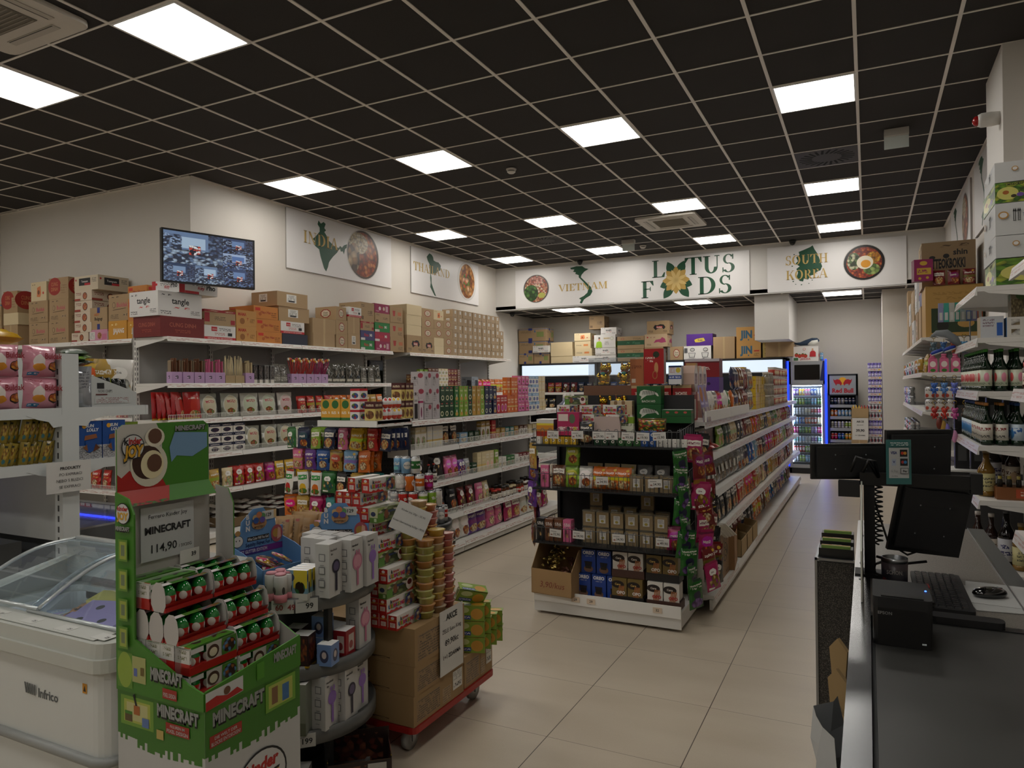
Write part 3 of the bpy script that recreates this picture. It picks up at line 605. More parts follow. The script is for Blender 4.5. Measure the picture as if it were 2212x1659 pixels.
        for i in range(3):
            for j in range(3): f.scrib(.08+.3*i, .1+.3*j, .32+.3*i, .32+.3*j, 'ab9455', '5a4a22', 2)
    elif st == 'arrows':
        for x in (.5, .62):
            f.rect(x, .45, x+.02, .75, INK); f.rect(x+.05, .45, x+.07, .75, INK); f.poly([(x-.02, .72), (x+.04, .72), (x+.01, .82)], INK); f.poly([(x+.03, .72), (x+.09, .72), (x+.06, .82)], INK); f.rect(x-.01, .42, x+.08, .44, INK)
        f.ell(.22, .62, .14, .12, H('b58a4a')); f.ell(.22, .62, .1, .08, H('d9d7d4')); f.text('T.1x36', .85, .55, .1, H('4a5a8a'), .0, maxw=.2)
    elif st == 'pixel':
        f.rect(0, 0, 1, 1, P('4a7a24', ('f', .5, .5, .6, .6, 'a9b83a', '6c9a2c', '3c6a20', 6), ('e', .35, .45, .3, .32, 'c9c46a'), ('e', .7, .35, .1, .1, '6a4a9a'), ('e', .3, .5, .09, .1, 'a5602a'), ('e', .52, .3, .08, .08, '3a3226'))); f.text('MINECRAFT', .6, .84, .1, INK, .03, maxw=.5)
    elif st == 'shin': f.text('shin', .72, .7, .12, INK, .03); f.text('TTEOKBOKKI', .5, .42, .2, INK, .04, maxw=.62); f.ell(.2, .66, .06, .04, INK); f.ell(.46, .68, .06, .05, INK); f.scrib(.3, .86, .9, .96, '8f7757', '5a4733', 1)
    elif st == 'susu': f.ell(.28, .55, .32, .32, H('1c2440')); f.poly([(.05, .22), (.5, .12), (.52, .3), (.1, .36)], H('22305a')); f.text('King', .52, .44, .22, H('4a2620'), .02, maxw=.24, slant=.2); f.scrib(.08, .08, .8, .18, '9c7f58', '4a3320', 1)
    elif st == 'susuend': f.rect(.05, .1, .5, .8, P('8f7350', ('t', .02, .02, .98, .98, '2e2a26', 9))); f.rect(.55, .1, .72, .6, P(CB, ('t', .02, .02, .98, .98, '5a4632', 6))); f.rect(.76, .3, .96, .95, P('cfccc4', ('t', .05, .5, .95, .95, '555555', 5), ('t', .1, .05, .9, .4, '111111', 1)))
    elif st == 'coco': f.b.text('COCO', .34*f.w, f.pt(.36, .88, f.o()), -f.U, f.R, H('3a2a1c'), .02, 'l', .55*f.h); f.ell(.74, .55, .05, .13, H('3a2a1c')); f.scrib(.55, .05, .9, .14, '8a6a48', '2a2018', 1)
    elif st == 'tall': f.ell(.5, .72, .1, .14, H('a8805a')); f.scrib(.2, .1, .8, .3, CB, '2a2018', 3)
STY = {'plain': CB, 'label': CB, 'smalllabel': 'a38a6a', 'buldak': CB, 'tangle': 'd9d7d4', 'redbox': '8c1f18', 'pho': 'd9d7d4', 'orange': 'c07a34', 'mama': 'bd8a4a', 'vifon': 'd9d7d4', 'vifonb': CB, 'jin': 'bf9150', 'green': CB,
       'bull': CB, 'brown': CB, 'stew': 'cdbda8', 'pinkbox': 'c98aa5', 'yellowbox': 'c78e2c', 'cuon': CB, 'redwhole': '6e1a1a', 'tteok': 'c9bba2', 'octa': CB, 'cupbox': CB, 'magenta': '8f1f4a', 'rice': '3a3a6a', 'greenrice': '1f7a3a',
       'bluetape': CB, 'ribbon': CB, 'noodlebag': 'd2c09a', 'orangepatch': 'd2c09a', 'boy': 'd9d7d4', 'pinkcow': 'c2a888', 'purple': '4a1f7a', 'cooker': 'd9d7d4', 'jahoda': 'd9d7d4', 'rows6': 'ab9455', 'arrows': 'c4c6c6', 'pixel': 'c4c6c6',
       'shin': '8f7757', 'susu': '9c7f58', 'coco': '8a6a48', 'tall': CB, 'navy': '1e2436', 'pale': 'd2c09a', 'magred': 'a02040'}
DSC = {'plain': 'plain brown cardboard box', 'label': 'brown box with white shipping label', 'smalllabel': 'small brown box with white sticker', 'buldak': 'brown box with pink noodle lettering', 'tangle': 'white box with black lettering',
       'redbox': 'dark red box with gold print', 'pho': 'red and white noodle soup box', 'orange': 'orange noodle box with red lettering', 'mama': 'tan noodle box with red capitals', 'vifon': 'white box with red bottom band', 'vifonb': 'brown box with dark red bands',
       'jin': 'yellow tan box with big blue letters', 'green': 'brown box with wide green band', 'bull': 'brown box with black bull print', 'brown': 'brown box with small dark print', 'stew': 'cream box with stew bowl print', 'pinkbox': 'pink noodle box', 'yellowbox': 'yellow noodle box',
       'cuon': 'brown box with dark red circle', 'redwhole': 'dark red carton', 'tteok': 'beige box with black panel', 'octa': 'brown box with red octagon', 'cupbox': 'brown box with red cup print', 'magenta': 'magenta carton', 'rice': 'blue and white rice noodle box', 'greenrice': 'green rice noodle box',
       'bluetape': 'brown box with blue tape', 'ribbon': 'brown box with blue tape band', 'noodlebag': 'beige box with orange bag print', 'orangepatch': 'beige box with orange patch', 'boy': 'white box with green shirt boy', 'pinkcow': 'beige box with pink print', 'purple': 'purple carton with yellow badge',
       'cooker': 'white rice cooker box', 'jahoda': 'white strawberry box', 'rows6': 'mustard carton with small print blocks', 'arrows': 'pale grey box with upright arrows', 'pixel': 'green patterned toy box', 'shin': 'big brown box with black lettering', 'susu': 'brown box with dark blue emblem',
       'coco': 'tall brown coconut box', 'tall': 'tall brown box', 'navy': 'navy blue tray box', 'pale': 'beige cardboard box', 'magred': 'crimson noodle box'}
CC = {}
def carton(w, d, h, st):
    k = (round(w, 3), round(d, 3), round(h, 3), st)
    if k in CC: return CC[k]
    b = MB(); base = M(STY[st], .7 if STY[st] == CB else .5)
    b.box(-w/2, 0, 0, w/2, d, h, base)
    for f in faces3(b, w, d, h): deco(f, {'greenrice': 'rice', 'magred': 'rice'}.get(st, st))
    if STY[st] == CB:
        b.box(-w/2+.002, d*.5-.024, h, w/2-.002, d*.5+.024, h+.0008, M('b79d74', .3)); b.box(-w/2, d*.5-.001, h, w/2, d*.5+.001, h+.0012, CARDD)
    me = b.mesh('cardboard_box'); CC[k] = me
    return me
class Fr:
    """a shelf's own axes: x to the right along its front, y into it, z up"""
    def __init__(s, ox, oy, rz): s.ox, s.oy, s.rz = ox, oy, rz; s.c, s.s = math.cos(rz), math.sin(rz)
    def w(s, x, y, z): return (s.ox+x*s.c-y*s.s, s.oy+x*s.s+y*s.c, z)
LAY = ['bottom', 'second', 'third', 'fourth', 'fifth', 'sixth', 'seventh']
def stack(fr, x, z, items, where, n, y=.03, group=None, jit=.01):
    """items bottom-up: (w, d, h, style[, dx, rz])"""
    top = len(items)-1
    for i, it in enumerate(items):
        w_, d_, h_, st = it[:4]; dx = it[4] if len(it) > 4 else 0; a = it[5] if len(it) > 5 else random.uniform(-.015, .015)
        lay = 'top' if i == top and top else LAY[i]
        lb = '%s, %s of %s stack %s' % (DSC[st], lay, nth(n), where) if top else '%s alone as %s stack %s' % (DSC[st], nth(n), where)
        place(carton(w_, d_, h_, st), fr.w(x+w_/2+dx, y+random.uniform(0, jit), z), fr.rz+a, lb, 'box', group or 'cardboard boxes %s' % where, name='cardboard_box')
        z += h_+.001
# ================================================================ SHELVING
def shelving(name, label, fr, L, D, levels, bays, H_, plinth=True, cat='shelf unit', dark=False, back=True, rail='dfddd8', zb=.12):
    """levels: (z of the shelf top, depth, guard)"""
    r = empty(name, (fr.ox, fr.oy, 0), fr.rz, label, cat)
    W = M('d6d4cf', .4); bl = L/bays
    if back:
        b = MB(); b.box(0, D-.02, .0, L, D, H_, M('9c9a96' if not dark else '2a2a2c', .5)); b.build('back_panel', r)  # white panel coloured grey, standing in for the shade behind the goods
    for i in range(bays+1):
        b = MB(); x = min(max(i*bl, .02), L-.02); b.box(x-.018, D-.045, 0, x+.018, D-.02, H_, W)
        z = .12
        while z < H_-.05:
            for sx in (-.0184, .0184): b.box(x+sx-.0003, D-.04, z, x+sx+.0003, D-.03, z+.03, M('4a4a4a', .6))
            b.box(x-.004, D-.0455, z, x+.004, D-.0448, z+.03, M('4a4a4a', .6)); z += .05
        b.build('upright', r)
    for z, dp, gd in levels:
        y0 = D-dp
        for i in range(bays):
            x0, x1 = i*bl+.003, (i+1)*bl-.003
            b = MB(); b.box(x0, y0, z-.025, x1, D-.03, z, W)
            b.face([(x0, y0-.012, z-.045), (x1, y0-.012, z-.045), (x1, y0-.001, z+.001), (x0, y0-.001, z+.001)], P(rail, ('t', .0, .2, 1, .8, 'b58f86', 2), rough=.3) if random.random() < .8 else W)
            b.face([(x0, y0, z-.045), (x0, y0-.012, z-.045), (x0, y0-.001, z)], W); b.face([(x1, y0-.012, z-.045), (x1, y0, z-.045), (x1, y0-.001, z)], W); b.face([(x0, y0, z-.045), (x1, y0, z-.045), (x1, y0-.012, z-.045), (x0, y0-.012, z-.045)], W); b.face([(x1, y0, z-.045), (x0, y0, z-.045), (x0, y0, z-.02), (x1, y0, z-.02)], W)
            s_ = b.build('shelf_board', r)
            for x in (x0, x1-.004):
                q = MB(); q.slab([(y0+.03, z-.026), (D-.04, z-.026), (D-.04, z-.1), (D-.12, z-.085), (y0+.05, z-.035)], (x+.004, 0, 0), Y, Z, .004, W); q.build('bracket', s_)
            if gd:
                q = MB(); q.box(x0+.01, y0+.004, z+.05, x1-.01, y0+.007, z+.054, WH); q.box(x0+.01, y0+.004, z+.001, x1-.01, y0+.007, z+.005, WH)
                k = x0+.01
                while k < x1-.01: q.box(k, y0+.004, z, k+.003, y0+.007, z+.054, WH); k += .02
                q.build('wire_guard', s_)
    if plinth:
        y0 = D-max(l[1] for l in levels if l[0] < .3) if any(l[0] < .3 for l in levels) else 0
        b = MB()
        for i in range(bays): b.box(i*bl+.003, y0+.01, .02, (i+1)*bl-.003, y0+.03, zb-.03, M('cfcdc8', .4))
        b.build('plinth', r)
    return r
# ================================================================ PRODUCT SHAPES (each ends up as one mesh shared by its copies)
def pouch(w, h, t, m, seed=0, nx=7, nz=9, base=0, mb=None, crimp=True, back=None, neck=0):
    rd = random.Random(seed); b = mb or MB(); i0 = len(b.v); F = {}
    for sd in (-1, 1):
        for j in range(nz+1):
            v = j/nz
            for i in range(nx+1):
                u = i/nx; pr = (1-abs(2*u-1)**3)**.6*(1-abs(2*v-1)**(3 if base == 0 else (3 if v > .5 else 9)))**.7
                yy = sd*t/2*pr+(rd.uniform(-.09, .09)*t*pr)
                sq = 1-.05*math.sin(PI*v) + (neck*max(0, v-.7)*-1 if neck else 0)
                F[sd, i, j] = len(b.v); b.v.append(((u-.5)*w*sq, yy, v*h+rd.uniform(-.004, .004)*(0 < j < nz)))
    mm = b.mi(m); mk = b.mi(back or m)
    for sd in (-1, 1):
        for j in range(nz):
            for i in range(nx):
                q = [F[sd, i, j], F[sd, i+1, j], F[sd, i+1, j+1], F[sd, i, j+1]]; uu = [(i/nx, j/nz), ((i+1)/nx, j/nz), ((i+1)/nx, (j+1)/nz), (i/nx, (j+1)/nz)]
                if sd > 0: q = q[::-1]; uu = uu[::-1]
                b.f.append(tuple(q)); b.u.append(uu); b.m.append(mm if sd < 0 else mk); b.sm.append(True)
    for j in range(nz):   # close the two edges
        for i, fl in ((0, 0), (nx, 1)):
            q = [F[-1, i, j], F[-1, i, j+1], F[1, i, j+1], F[1, i, j]]
            b.f.append(tuple(q if fl == 0 else q[::-1])); b.u.append(UVQ); b.m.append(mk); b.sm.append(True)
    return b
def bag(w, h, t, m, seed=0, **k): return pouch(w, h, t, m, seed, **k).mesh('snack_bag')
def pbox(w, d, h, front, side=None, top=None, name='product_box', flap=False):
    b = MB(); side = side or front; b.box(-w/2, 0, 0, w/2, d, h, side, front=front, right=side, left=side, top=top or M('O', .5), back=front)
    if flap: b.box(-w/2+.002, .001, h, w/2-.002, d-.001, h+.0006, top or M('O', .5))
    return b.mesh(name)
def can(r, h, m, name='drink_can', tin='b9bbbd'):
    T = M(tin, .25, .9); b = MB()
    b.lathe([(r*.78, 0), (r, h*.04), (r, h*.9), (r*.84, h*.97), (r*.86, h), (r*.78, h*.985), (0, h*.98)], m, n=14, mats=[T, m, T, T, T, T]); return b.mesh(name)
def jar(r, h, m, lid, name='food_jar'):
    b = MB(); b.lathe([(r*.9, 0), (r, h*.05), (r, h*.76), (r*.86, h*.82), (r*.9, h*.83), (r*.9, h), (0, h)], m, n=14, mats=[M('3a2418', .2), m, M('4a3222', .2), lid, lid, lid]); return b.mesh(name)
def bottle(r, h, body, label, cap, name='glass_bottle', neck=.35, n=14, lo=.12, hi=.5):
    b = MB(); z1 = h*.56
    b.lathe([(r*.8, 0), (r, h*.02), (r, h*lo)], body, n=n); b.lathe([(r*1.01, h*lo), (r*1.01, h*hi)], label, n=n)
    b.lathe([(r, h*hi), (r, z1), (r*.88, z1*1.08), (r*.6, z1*1.22), (r*.38, z1*1.36), (r*.34, h*.94)], body, n=n); b.lathe([(r*.4, h*.93), (r*.4, h), (0, h)], cap, n=n); return b.mesh(name)
def cup(r, h, m, lid, name='noodle_cup'):
    b = MB(); b.lathe([(r*.75, 0), (r, h*.94), (r*1.06, h*.95), (r*1.06, h), (0, h*.99)], m, n=16, mats=[m, lid, lid, lid]); return b.mesh(name)
# printed variants over the object's own colour
BAGM = [P('O', ('r', .1, .62, .9, .84, 'e9e4da'), ('t', .14, .66, .86, .8, 'O3', 1), ('f', .5, .33, .34, .22, 'd98a3a', 'c45a2a', 'e6c07a', 8), ('t', .1, .06, .6, .13, 'e9e4da', 1), rough=.28),
        P('O', ('e', .5, .62, .38, .2, 'O4'), ('t', .2, .54, .8, .7, 'f2efe6', 1), ('f', .55, .28, .3, .18, 'e0b050', 'd9782a', '9a4a20', 9), ('r', 0, .9, 1, 1, 'O3'), rough=.25),
        P('O', ('r', 0, .42, 1, .58, 'O2'), ('t', .08, .64, .92, .8, 'f4f0e8', 1), ('f', .5, .24, .4, .17, 'caa070', 'b5602a', 'e9d5a0', 10), ('e', .78, .86, .1, .06, 'd9b53a'), rough=.3),
        P('O', ('e', .45, .7, .25, .14, 'f2f0ea'), ('t', .22, .66, .68, .76, 'O3', 1), ('f', .5, .35, .36, .24, 'O4', 'e6c07a', 'O2', 7), ('r', .1, .05, .5, .12, 'f2f0ea'), rough=.25),
        P('O', ('t', .1, .68, .9, .86, 'f6f2ea', 1), ('t', .16, .55, .84, .64, 'e6c85a', 1), ('e', .5, .3, .32, .2, 'O3'), ('f', .5, .3, .28, .17, 'd9a05a', 'a5602f', 'f0dcb0', 9), rough=.3)]
BOXM = [P('O', ('r', .12, .62, .88, .88, 'e9e4da'), ('t', .16, .67, .84, .83, 'O3', 1), ('f', .5, .3, .34, .2, 'd9b06a', 'b5702f', 'efe0b8', 6)),
        P('O', ('t', .1, .66, .9, .86, 'f2efe6', 1), ('e', .5, .34, .33, .24, 'O4'), ('f', .5, .34, .25, .17, 'e0c48a', 'c4823a', '8a5a2a', 6), ('r', 0, 0, 1, .06, 'O3')),
        P('e4e0d8', ('r', 0, .7, 1, 1, 'O'), ('t', .12, .76, .88, .92, 'f4f0ea', 1), ('f', .5, .36, .34, .22, 'O', 'O4', 'O2', 6), ('t', .1, .05, .6, .12, 'O3', 1)),
        P('O', ('r', .0, .3, 1, .38, 'd9b96a'), ('t', .14, .5, .86, .8, 'e9dcb0', 2), ('e', .5, .18, .12, .08, 'e9dcb0')),
        P('O', ('e', .5, .3, .3, .22, 'e6e2d2'), ('e', .5, .3, .24, .17, 'O4'), ('t', .12, .62, .88, .9, 'e9e4da', 2)),]
BAGL = [bag(.145, .175, .045, m, 10+i, base=1) for i, m in enumerate(BAGM)]
BAGW = [bag(.18, .205, .055, m, 30+i, base=1) for i, m in enumerate(BAGM)]
BAGS = [bag(.146, .205, .05, m, i, base=1) for i, m in enumerate(BAGM)]
BIGB = [bag(.19, .24, .07, m, 20+i, base=1) for i, m in enumerate(BAGM)]
SMB = [bag(.11, .15, .035, m, 40+i, base=1) for i, m in enumerate(BAGM)]
TALLB = [pbox(.085, .055, .19, m) for m in BOXM]
WIDB = [pbox(.15, .05, .1, m) for m in BOXM]
CUBB = [pbox(.09, .07, .1, m) for m in BOXM]
CANM = [P('O', ('r', 0, .1, 1, .2, 'O3'), ('t', .1, .45, .9, .72, 'f2efe8', 1), ('e', .5, .32, .2, .1, 'O4'), rough=.25, metal=.3), P('O', ('e', .5, .5, .3, .22, 'e9e6e0'), ('t', .25, .42, .75, .58, 'O3', 1), rough=.25, metal=.3), P('d5d3ce', ('r', 0, .3, 1, .75, 'O'), ('t', .1, .45, .9, .62, 'f6f3ec', 1), rough=.25, metal=.3)]
CANS = [can(.033, .12, m) for m in CANM]; SLIM = [can(.027, .155, m) for m in CANM]; CANF = [can(.0225, .125, m) for m in CANM]; CANE = [can(.0265, .12, m) for m in CANM]
JARS = [jar(.036, .1, P('3a2014', ('r', 0, .15, 1, .6, 'd9d2c2'), ('t', .05, .25, .95, .5, 'O3', 2), rough=.15), M('O', .35)), jar(.04, .12, P('5a3018', ('r', 0, .1, 1, .55, 'O'), ('t', .1, .22, .9, .45, 'f0ece0', 1), rough=.15), M('1c1a18', .35))]
JUG = MB(); JUG.box(-.04, -.04, 0, .04, .04, .14, M('O', .2), front=P('O', ('e', .5, .6, .35, .22, 'e9dcd6'), ('e', .5, .15, .3, .12, '3a7a30'), rough=.2), taper=.002); JUG.lathe([(.036, .14), (.02, .165), (.02, .17)], M('O', .2), n=12); JUG.lathe([(.024, .168), (.024, .19), (0, .19)], M('O', .4), n=12)
JUG = JUG.mesh('juice_bottle')
PAL = {'red': 'b3261e', 'orange': 'cf6a1e', 'yellow': 'd3ab2a', 'green': '2f6a34', 'lime green': '7fa332', 'blue': '27549a', 'navy': '1d2645', 'purple': '5f3484', 'pink': 'd0688f', 'brown': '6a4128', 'black': '1b1a1c', 'white': 'd9d6cf', 'gold': 'b08d3c', 'teal': '2a7a78', 'dark red': '6f1a1c', 'cream': 'd6c59c', 'silver': '9da0a3', 'light blue': '7aa6c9', 'magenta': 'a02058', 'grey': '7b7b7a', 'lilac': '9f83b8', 'dark green': '173f26'}
def fill(fr, z, x0, specs, phrase, group=None, y0=.03, tilt=0):
    """specs: (protos, kind words, category, count, pitch, colours, layers up, copies deep, y offset[, rz])
       every front item is labelled by its place in the row"""
    x = x0; n = 0
    for sp in specs:
        pr, kw, cat, cnt, pitch, cols, up_, dp = sp[:8]; yo = sp[8] if len(sp) > 8 else 0; a0 = sp[9] if len(sp) > 9 else 0
        if pr is None: x += pitch*cnt; continue
        pr = pr if isinstance(pr, (list, tuple)) else [pr]
        run = random.choice([2, 3]); ci = random.randrange(99)
        for i in range(cnt):
            if i % run == 0: ci += 1
            me = pr[ci % len(pr)]; cn = cols[ci % len(cols)]; hh = max(v.co.z for v in me.vertices); dd = max(v.co.y for v in me.vertices)-min(v.co.y for v in me.vertices)
            soft = 'bag' in me.name or 'pouch' in me.name
            for q in range(max(dp, 2) if soft and z < 1.35 and fr.rz > .1 and random.random() < .05 else dp):
                for k in range(up_):
                    lb = '%s %s, %s from left' % (cn, kw, nth(n))
                    if up_ > 1: lb += ', '+('lower' if k == 0 else 'upper' if up_ == 2 else LAY[k] if k < up_-1 else 'top')
                    if q: lb += ', %s row' % ['', 'back', 'third', 'fourth'][q]
                    lb += ' on '+phrase
                    yy = y0+yo+(dd*.5 if soft else 0)+q*(dd*1.12+.012)+random.uniform(0, .012)
                    rot = (random.uniform(-.16, -.04) if soft else 0, random.uniform(-.025, .025) if soft else 0, fr.rz+a0+(random.uniform(-.09, .09) if soft else random.uniform(-.03, .03)))
                    place(me, fr.w(x+pitch/2, yy, z+.001+k*hh+(.004 if soft else 0)), 0, lb, cat, group or '%s on %s' % (cat, phrase), color=PAL[cn], rot=rot)
            x += pitch; n += 1
# ================================================================ LEFT WALL RUN
fA = Fr(-6.0, 4.62, PI/2)
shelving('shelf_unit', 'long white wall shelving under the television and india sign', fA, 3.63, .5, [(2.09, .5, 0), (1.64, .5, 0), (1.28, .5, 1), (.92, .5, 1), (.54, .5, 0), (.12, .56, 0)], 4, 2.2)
WA = 'on the long left shelving'
S_ = [([(.5, .4, .2, 'redwhole'), (.5, .42, .24, 'tangle', -.02)]),
      ([(.4, .36, .15, 'vifon'), (.4, .36, .16, 'vifonb')]),
      ([(.28, .36, .17, 'mama'), (.28, .36, .17, 'mama')]),
      ([(.38, .38, .13, 'orange'), (.37, .38, .14, 'orange', -.01), (.36, .38, .14, 'orange', -.04)]),
      ([(.42, .38, .13, 'navy'), (.38, .36, .14, 'vifon', -.02), (.5, .4, .17, 'label', -.05), (.5, .4, .17, 'label', -.08)]),
      ([(.4, .38, .17, 'plain'), (.42, .38, .18, 'plain')]),
      ([(.22, .34, .18, 'octa'), (.22, .34, .18, 'octa'), (.2, .34, .17, 'octa')]),
      ([(.25, .34, .2, 'label'), (.25, .34, .22, 'plain'), (.26, .34, .13, 'vifon', .02), ]),
      ([(.3, .36, .13, 'greenrice'), (.3, .36, .13, 'rice'), (.28, .36, .12, 'vifonb'), (.3, .36, .26, 'brown')]),
      ([(.34, .36, .13, 'magenta'), (.34, .36, .13, 'magred'), (.33, .36, .13, 'greenrice'), (.33, .36, .13, 'brown'), (.33, .36, .13, 'magenta')]),
      ([(.33, .34, .21, 'cupbox'), (.33, .34, .21, 'cupbox'), (.3, .34, .22, 'cupbox')])]
x = -.02
place(carton(.46, .4, .13, 'pho'), fA.w(.42, .06, 2.09+.45), fA.rz, 'red and white noodle soup box lying across the white lettered box', 'box', 'cardboard boxes '+WA)
for i, st in enumerate(S_):
    stack(fA, x, 2.093, st, WA, i, y=.06); x += max(t[0] for t in st)+.008
    if i == 8: pass
# goods
STK = MB(); rs = random.Random(3)
for k in range(16): xx = -.055+.0073*k; STK.box(xx, rs.uniform(-.02, .02), .02, xx+.006, rs.uniform(-.02, .02)+.028, rs.uniform(.2, .25), M('O', .5) if k % 3 else M('8a7860', .5))
STK.box(-.06, -.03, 0, .06, .04, .11, P('b595bd', ('e', .5, .5, .12, .14, 'c9b0cf'), ('t', .35, .3, .65, .75, '2a2030', 1)))
CHOP = STK.mesh('chopstick_tray')
bb = MB(); 
for k in range(18): bb.tube([(-.05+.006*k, rs.uniform(-.015, .015), .01), (-.05+.006*k+rs.uniform(-.004, .004), rs.uniform(-.015, .015), rs.uniform(.24, .29))], .0028, M('O', .6), 5)
bb.box(-.06, -.025, 0, .06, .03, .08, M('a8916c', .7)); BAMB = bb.mesh('skewer_bundle')
bb = MB()
for k in range(9):
    a = -.35+.09*k; bb.tube([(-.03+.007*k, 0, .08), (-.05+.013*k+a*.12, rs.uniform(-.03, .02), .27+rs.uniform(-.03, .04))], .004, M('O', .5), 5); bb.ell((-.05+.013*k+a*.12, -.01, .27+rs.uniform(-.04, .03)), (.014, .012, .018), M(['d9d2c2', 'c9702a', 'b03050', 'd9b53a'][k % 4], .5), 8, 6)
bb.box(-.06, -.03, 0, .06, .04, .11, P('b595bd', ('e', .5, .5, .12, .14, 'c9b0cf'), ('t', .35, .3, .65, .75, '2a2030', 1))); TOYS = bb.mesh('chopstick_tray')
cards = [pbox(.06, .03, .2, P('O', ('r', .1, .0, .9, .2, 'd0ccc0'), ('F', .1, .22, .9, .95, 'O3', '8a8276', '2a2624', 14)), name='cutlery_pack')]
clear = [bag(.14, .25, .05, P('56544c', ('r', .1, .08, .9, .2, 'c9c4b4'), ('F', .1, .25, .9, .8, '4a4a42', '77756a', '2a3026', 10), ('e', .5, .5, .1, .14, '8a8276'), rough=.12), 71), bag(.12, .22, .04, P('7a786f', ('t', .1, .1, .9, .3, 'd9d6cc', 2), ('F', .1, .35, .9, .9, '8d8b84', '5b5a55', 'a9a69c', 12), rough=.1), 72)]
p2 = 'second left wall shelf'
fill(fA, 1.64, .05, [(CHOP, 'tray of chopsticks', 'chopsticks', 3, .13, ['brown', 'grey', 'navy'], 1, 1), (CHOP, 'tray of chopsticks', 'chopsticks', 2, .13, ['pink'], 1, 1), (BAMB, 'bundle of skewers', 'skewers', 2, .13, ['cream'], 1, 1), (CHOP, 'tray of bamboo sticks', 'skewers', 1, .14, ['cream'], 1, 1),
    (cards, 'cutlery pack', 'cutlery', 4, .08, ['grey', 'black'], 1, 1), (clear, 'clear cutlery pack', 'cutlery', 2, .11, ['silver'], 1, 1), (TOYS, 'tray of novelty chopsticks', 'chopsticks', 5, .13, ['lime green', 'red', 'magenta'], 1, 1),
    (clear, 'clear tool pack', 'kitchen tools', 3, .13, ['gold'], 1, 1), (clear, 'clear tool pack', 'kitchen tools', 5, .15, ['grey'], 1, 2)], p2)
# rice paper packs: round discs in clear bags
def ricepack(c1, c2):
    b = MB(); pouch(.24, .25, .05, P(c1, ('e', .5, .5, .42, .42, 'cfcfc4'), ('e', .5, .5, .38, .38, c2), ('t', .25, .55, .75, .75, 'b04050', 1), ('f', .5, .25, .22, .12, 'c98a4a', '7a9a4a', 'a8603a', 10), rough=.15), 5, mb=b)
    return b.mesh('rice_paper_bag')
RP = [ricepack('b5b3a8', 'c4cdb4'), ricepack('bfb9b0', 'd4b9b5'), ricepack('9a9c90', 'c9c0a2')]
REDB = bag(.2, .27, .04, P('a3201e', ('e', .65, .45, .3, .35, 'b8342a'), ('t', .25, .7, .85, .82, 'e9dcd0', 1), ('r', .0, .0, .9, .06, 'c9a53a'), ('f', .6, .2, .3, .12, 'c98a4a', '7a9a4a', 'd9b080', 10), rough=.2), 9)
p3 = 'third left wall shelf'
fill(fA, 1.28, -.1, [(REDB, 'flat rice paper packet', 'packet', 6, .055, ['red'], 1, 1, 0, .5), (REDB, 'rice paper packet', 'packet', 1, .2, ['red'], 1, 1), (RP, 'clear rice paper packet', 'packet', 5, .27, ['green', 'pink'], 1, 1, .03), (BAGS, 'snack packet', 'snack', 1, .2, ['red'], 1, 1),
    (BAGS, 'snack bag', 'snack', 10, .15, ['red', 'orange', 'gold', 'orange', 'white', 'yellow'], 1, 1)], p3)
p4 = 'fourth left wall shelf'
fill(fA, .92, .1, [(BAGS, 'snack bag', 'snack', 2, .2, ['yellow', 'gold'], 1, 1), (WIDB, 'flat packet', 'packet', 3, .16, ['navy'], 3, 1), (RP, 'clear rice paper packet', 'packet', 7, .25, ['white', 'green'], 1, 1), (BAGS, 'snack bag', 'snack', 4, .16, ['cream', 'gold'], 1, 1)], p4)
p5 = 'fifth left wall shelf'
fill(fA, .54, .2, [(BAGS, 'spice bag', 'spice', 4, .16, ['gold', 'cream'], 1, 1), (BAGS, 'spice bag', 'spice', 3, .15, ['dark red', 'red'], 1, 2), (BAGS, 'spice bag', 'spice', 1, .15, ['magenta'], 1, 1), (BAGS, 'spice bag', 'spice', 4, .16, ['yellow'], 1, 1), (BAGS, 'spice bag', 'spice', 6, .16, ['white', 'silver'], 1, 1)], p5)
# flat bags heaped in open trays on the bottom shelf
FLATB = pouch(.2, .15, .035, P('d5d0c9', ('F', .25, .3, .75, .7, 'O', 'd5d0c9', 'O3', 4), rough=.3), 12).xf(Matrix.Rotation(-PI/2+.1, 4, 'X')).mesh('seasoning_bag')
def tray(w, d, h, m='a48a62', hb=None):
    b = MB(); T = M(m, .8); t = .004; hb = hb or h
    b.box(-w/2, 0, 0, w/2, d, t, T); b.box(-w/2, 0, 0, w/2, t, h, T); b.box(-w/2, d-t, 0, w/2, d, hb, T)
    for x0 in (-w/2, w/2-t): b.slab([(0, 0), (d, 0), (d, hb), (0, h)], (x0+t, 0, 0), Y, Z, t, T)
    return b.mesh('open_tray')
for i, (x0, c, cn) in enumerate(((.75, 'green', 'dark brown'), (1.1, 'dark red', 'brown'), (1.47, 'red', 'black'), (1.9, 'dark red', 'brown'), (2.3, 'green', 'brown'))):
    place(tray(.34, .4, .1, {'dark brown': '6e5a3e', 'brown': 'a48a62', 'black': '26242a'}[cn]), fA.w(x0+.1, -.02, .123), fA.rz, '%s cardboard tray of flat bags, %s from left at foot of shelving' % (cn, nth(i)), 'tray', 'trays at the foot of left wall')
    for k in range(7): place(FLATB, fA.w(x0+.04+.11*(k % 2), .13+.02*(k//2), .146+.031*k), 0, 'white seasoning bag, %s print, %s up in %s tray by left wall' % (c, nth(k), nth(i)), 'seasoning', 'flat bags in trays at the foot of left wall', color=PAL[c], rot=(random.uniform(-.05, .05), random.uniform(-.04, .04), fA.rz+random.uniform(-.4, .4)))
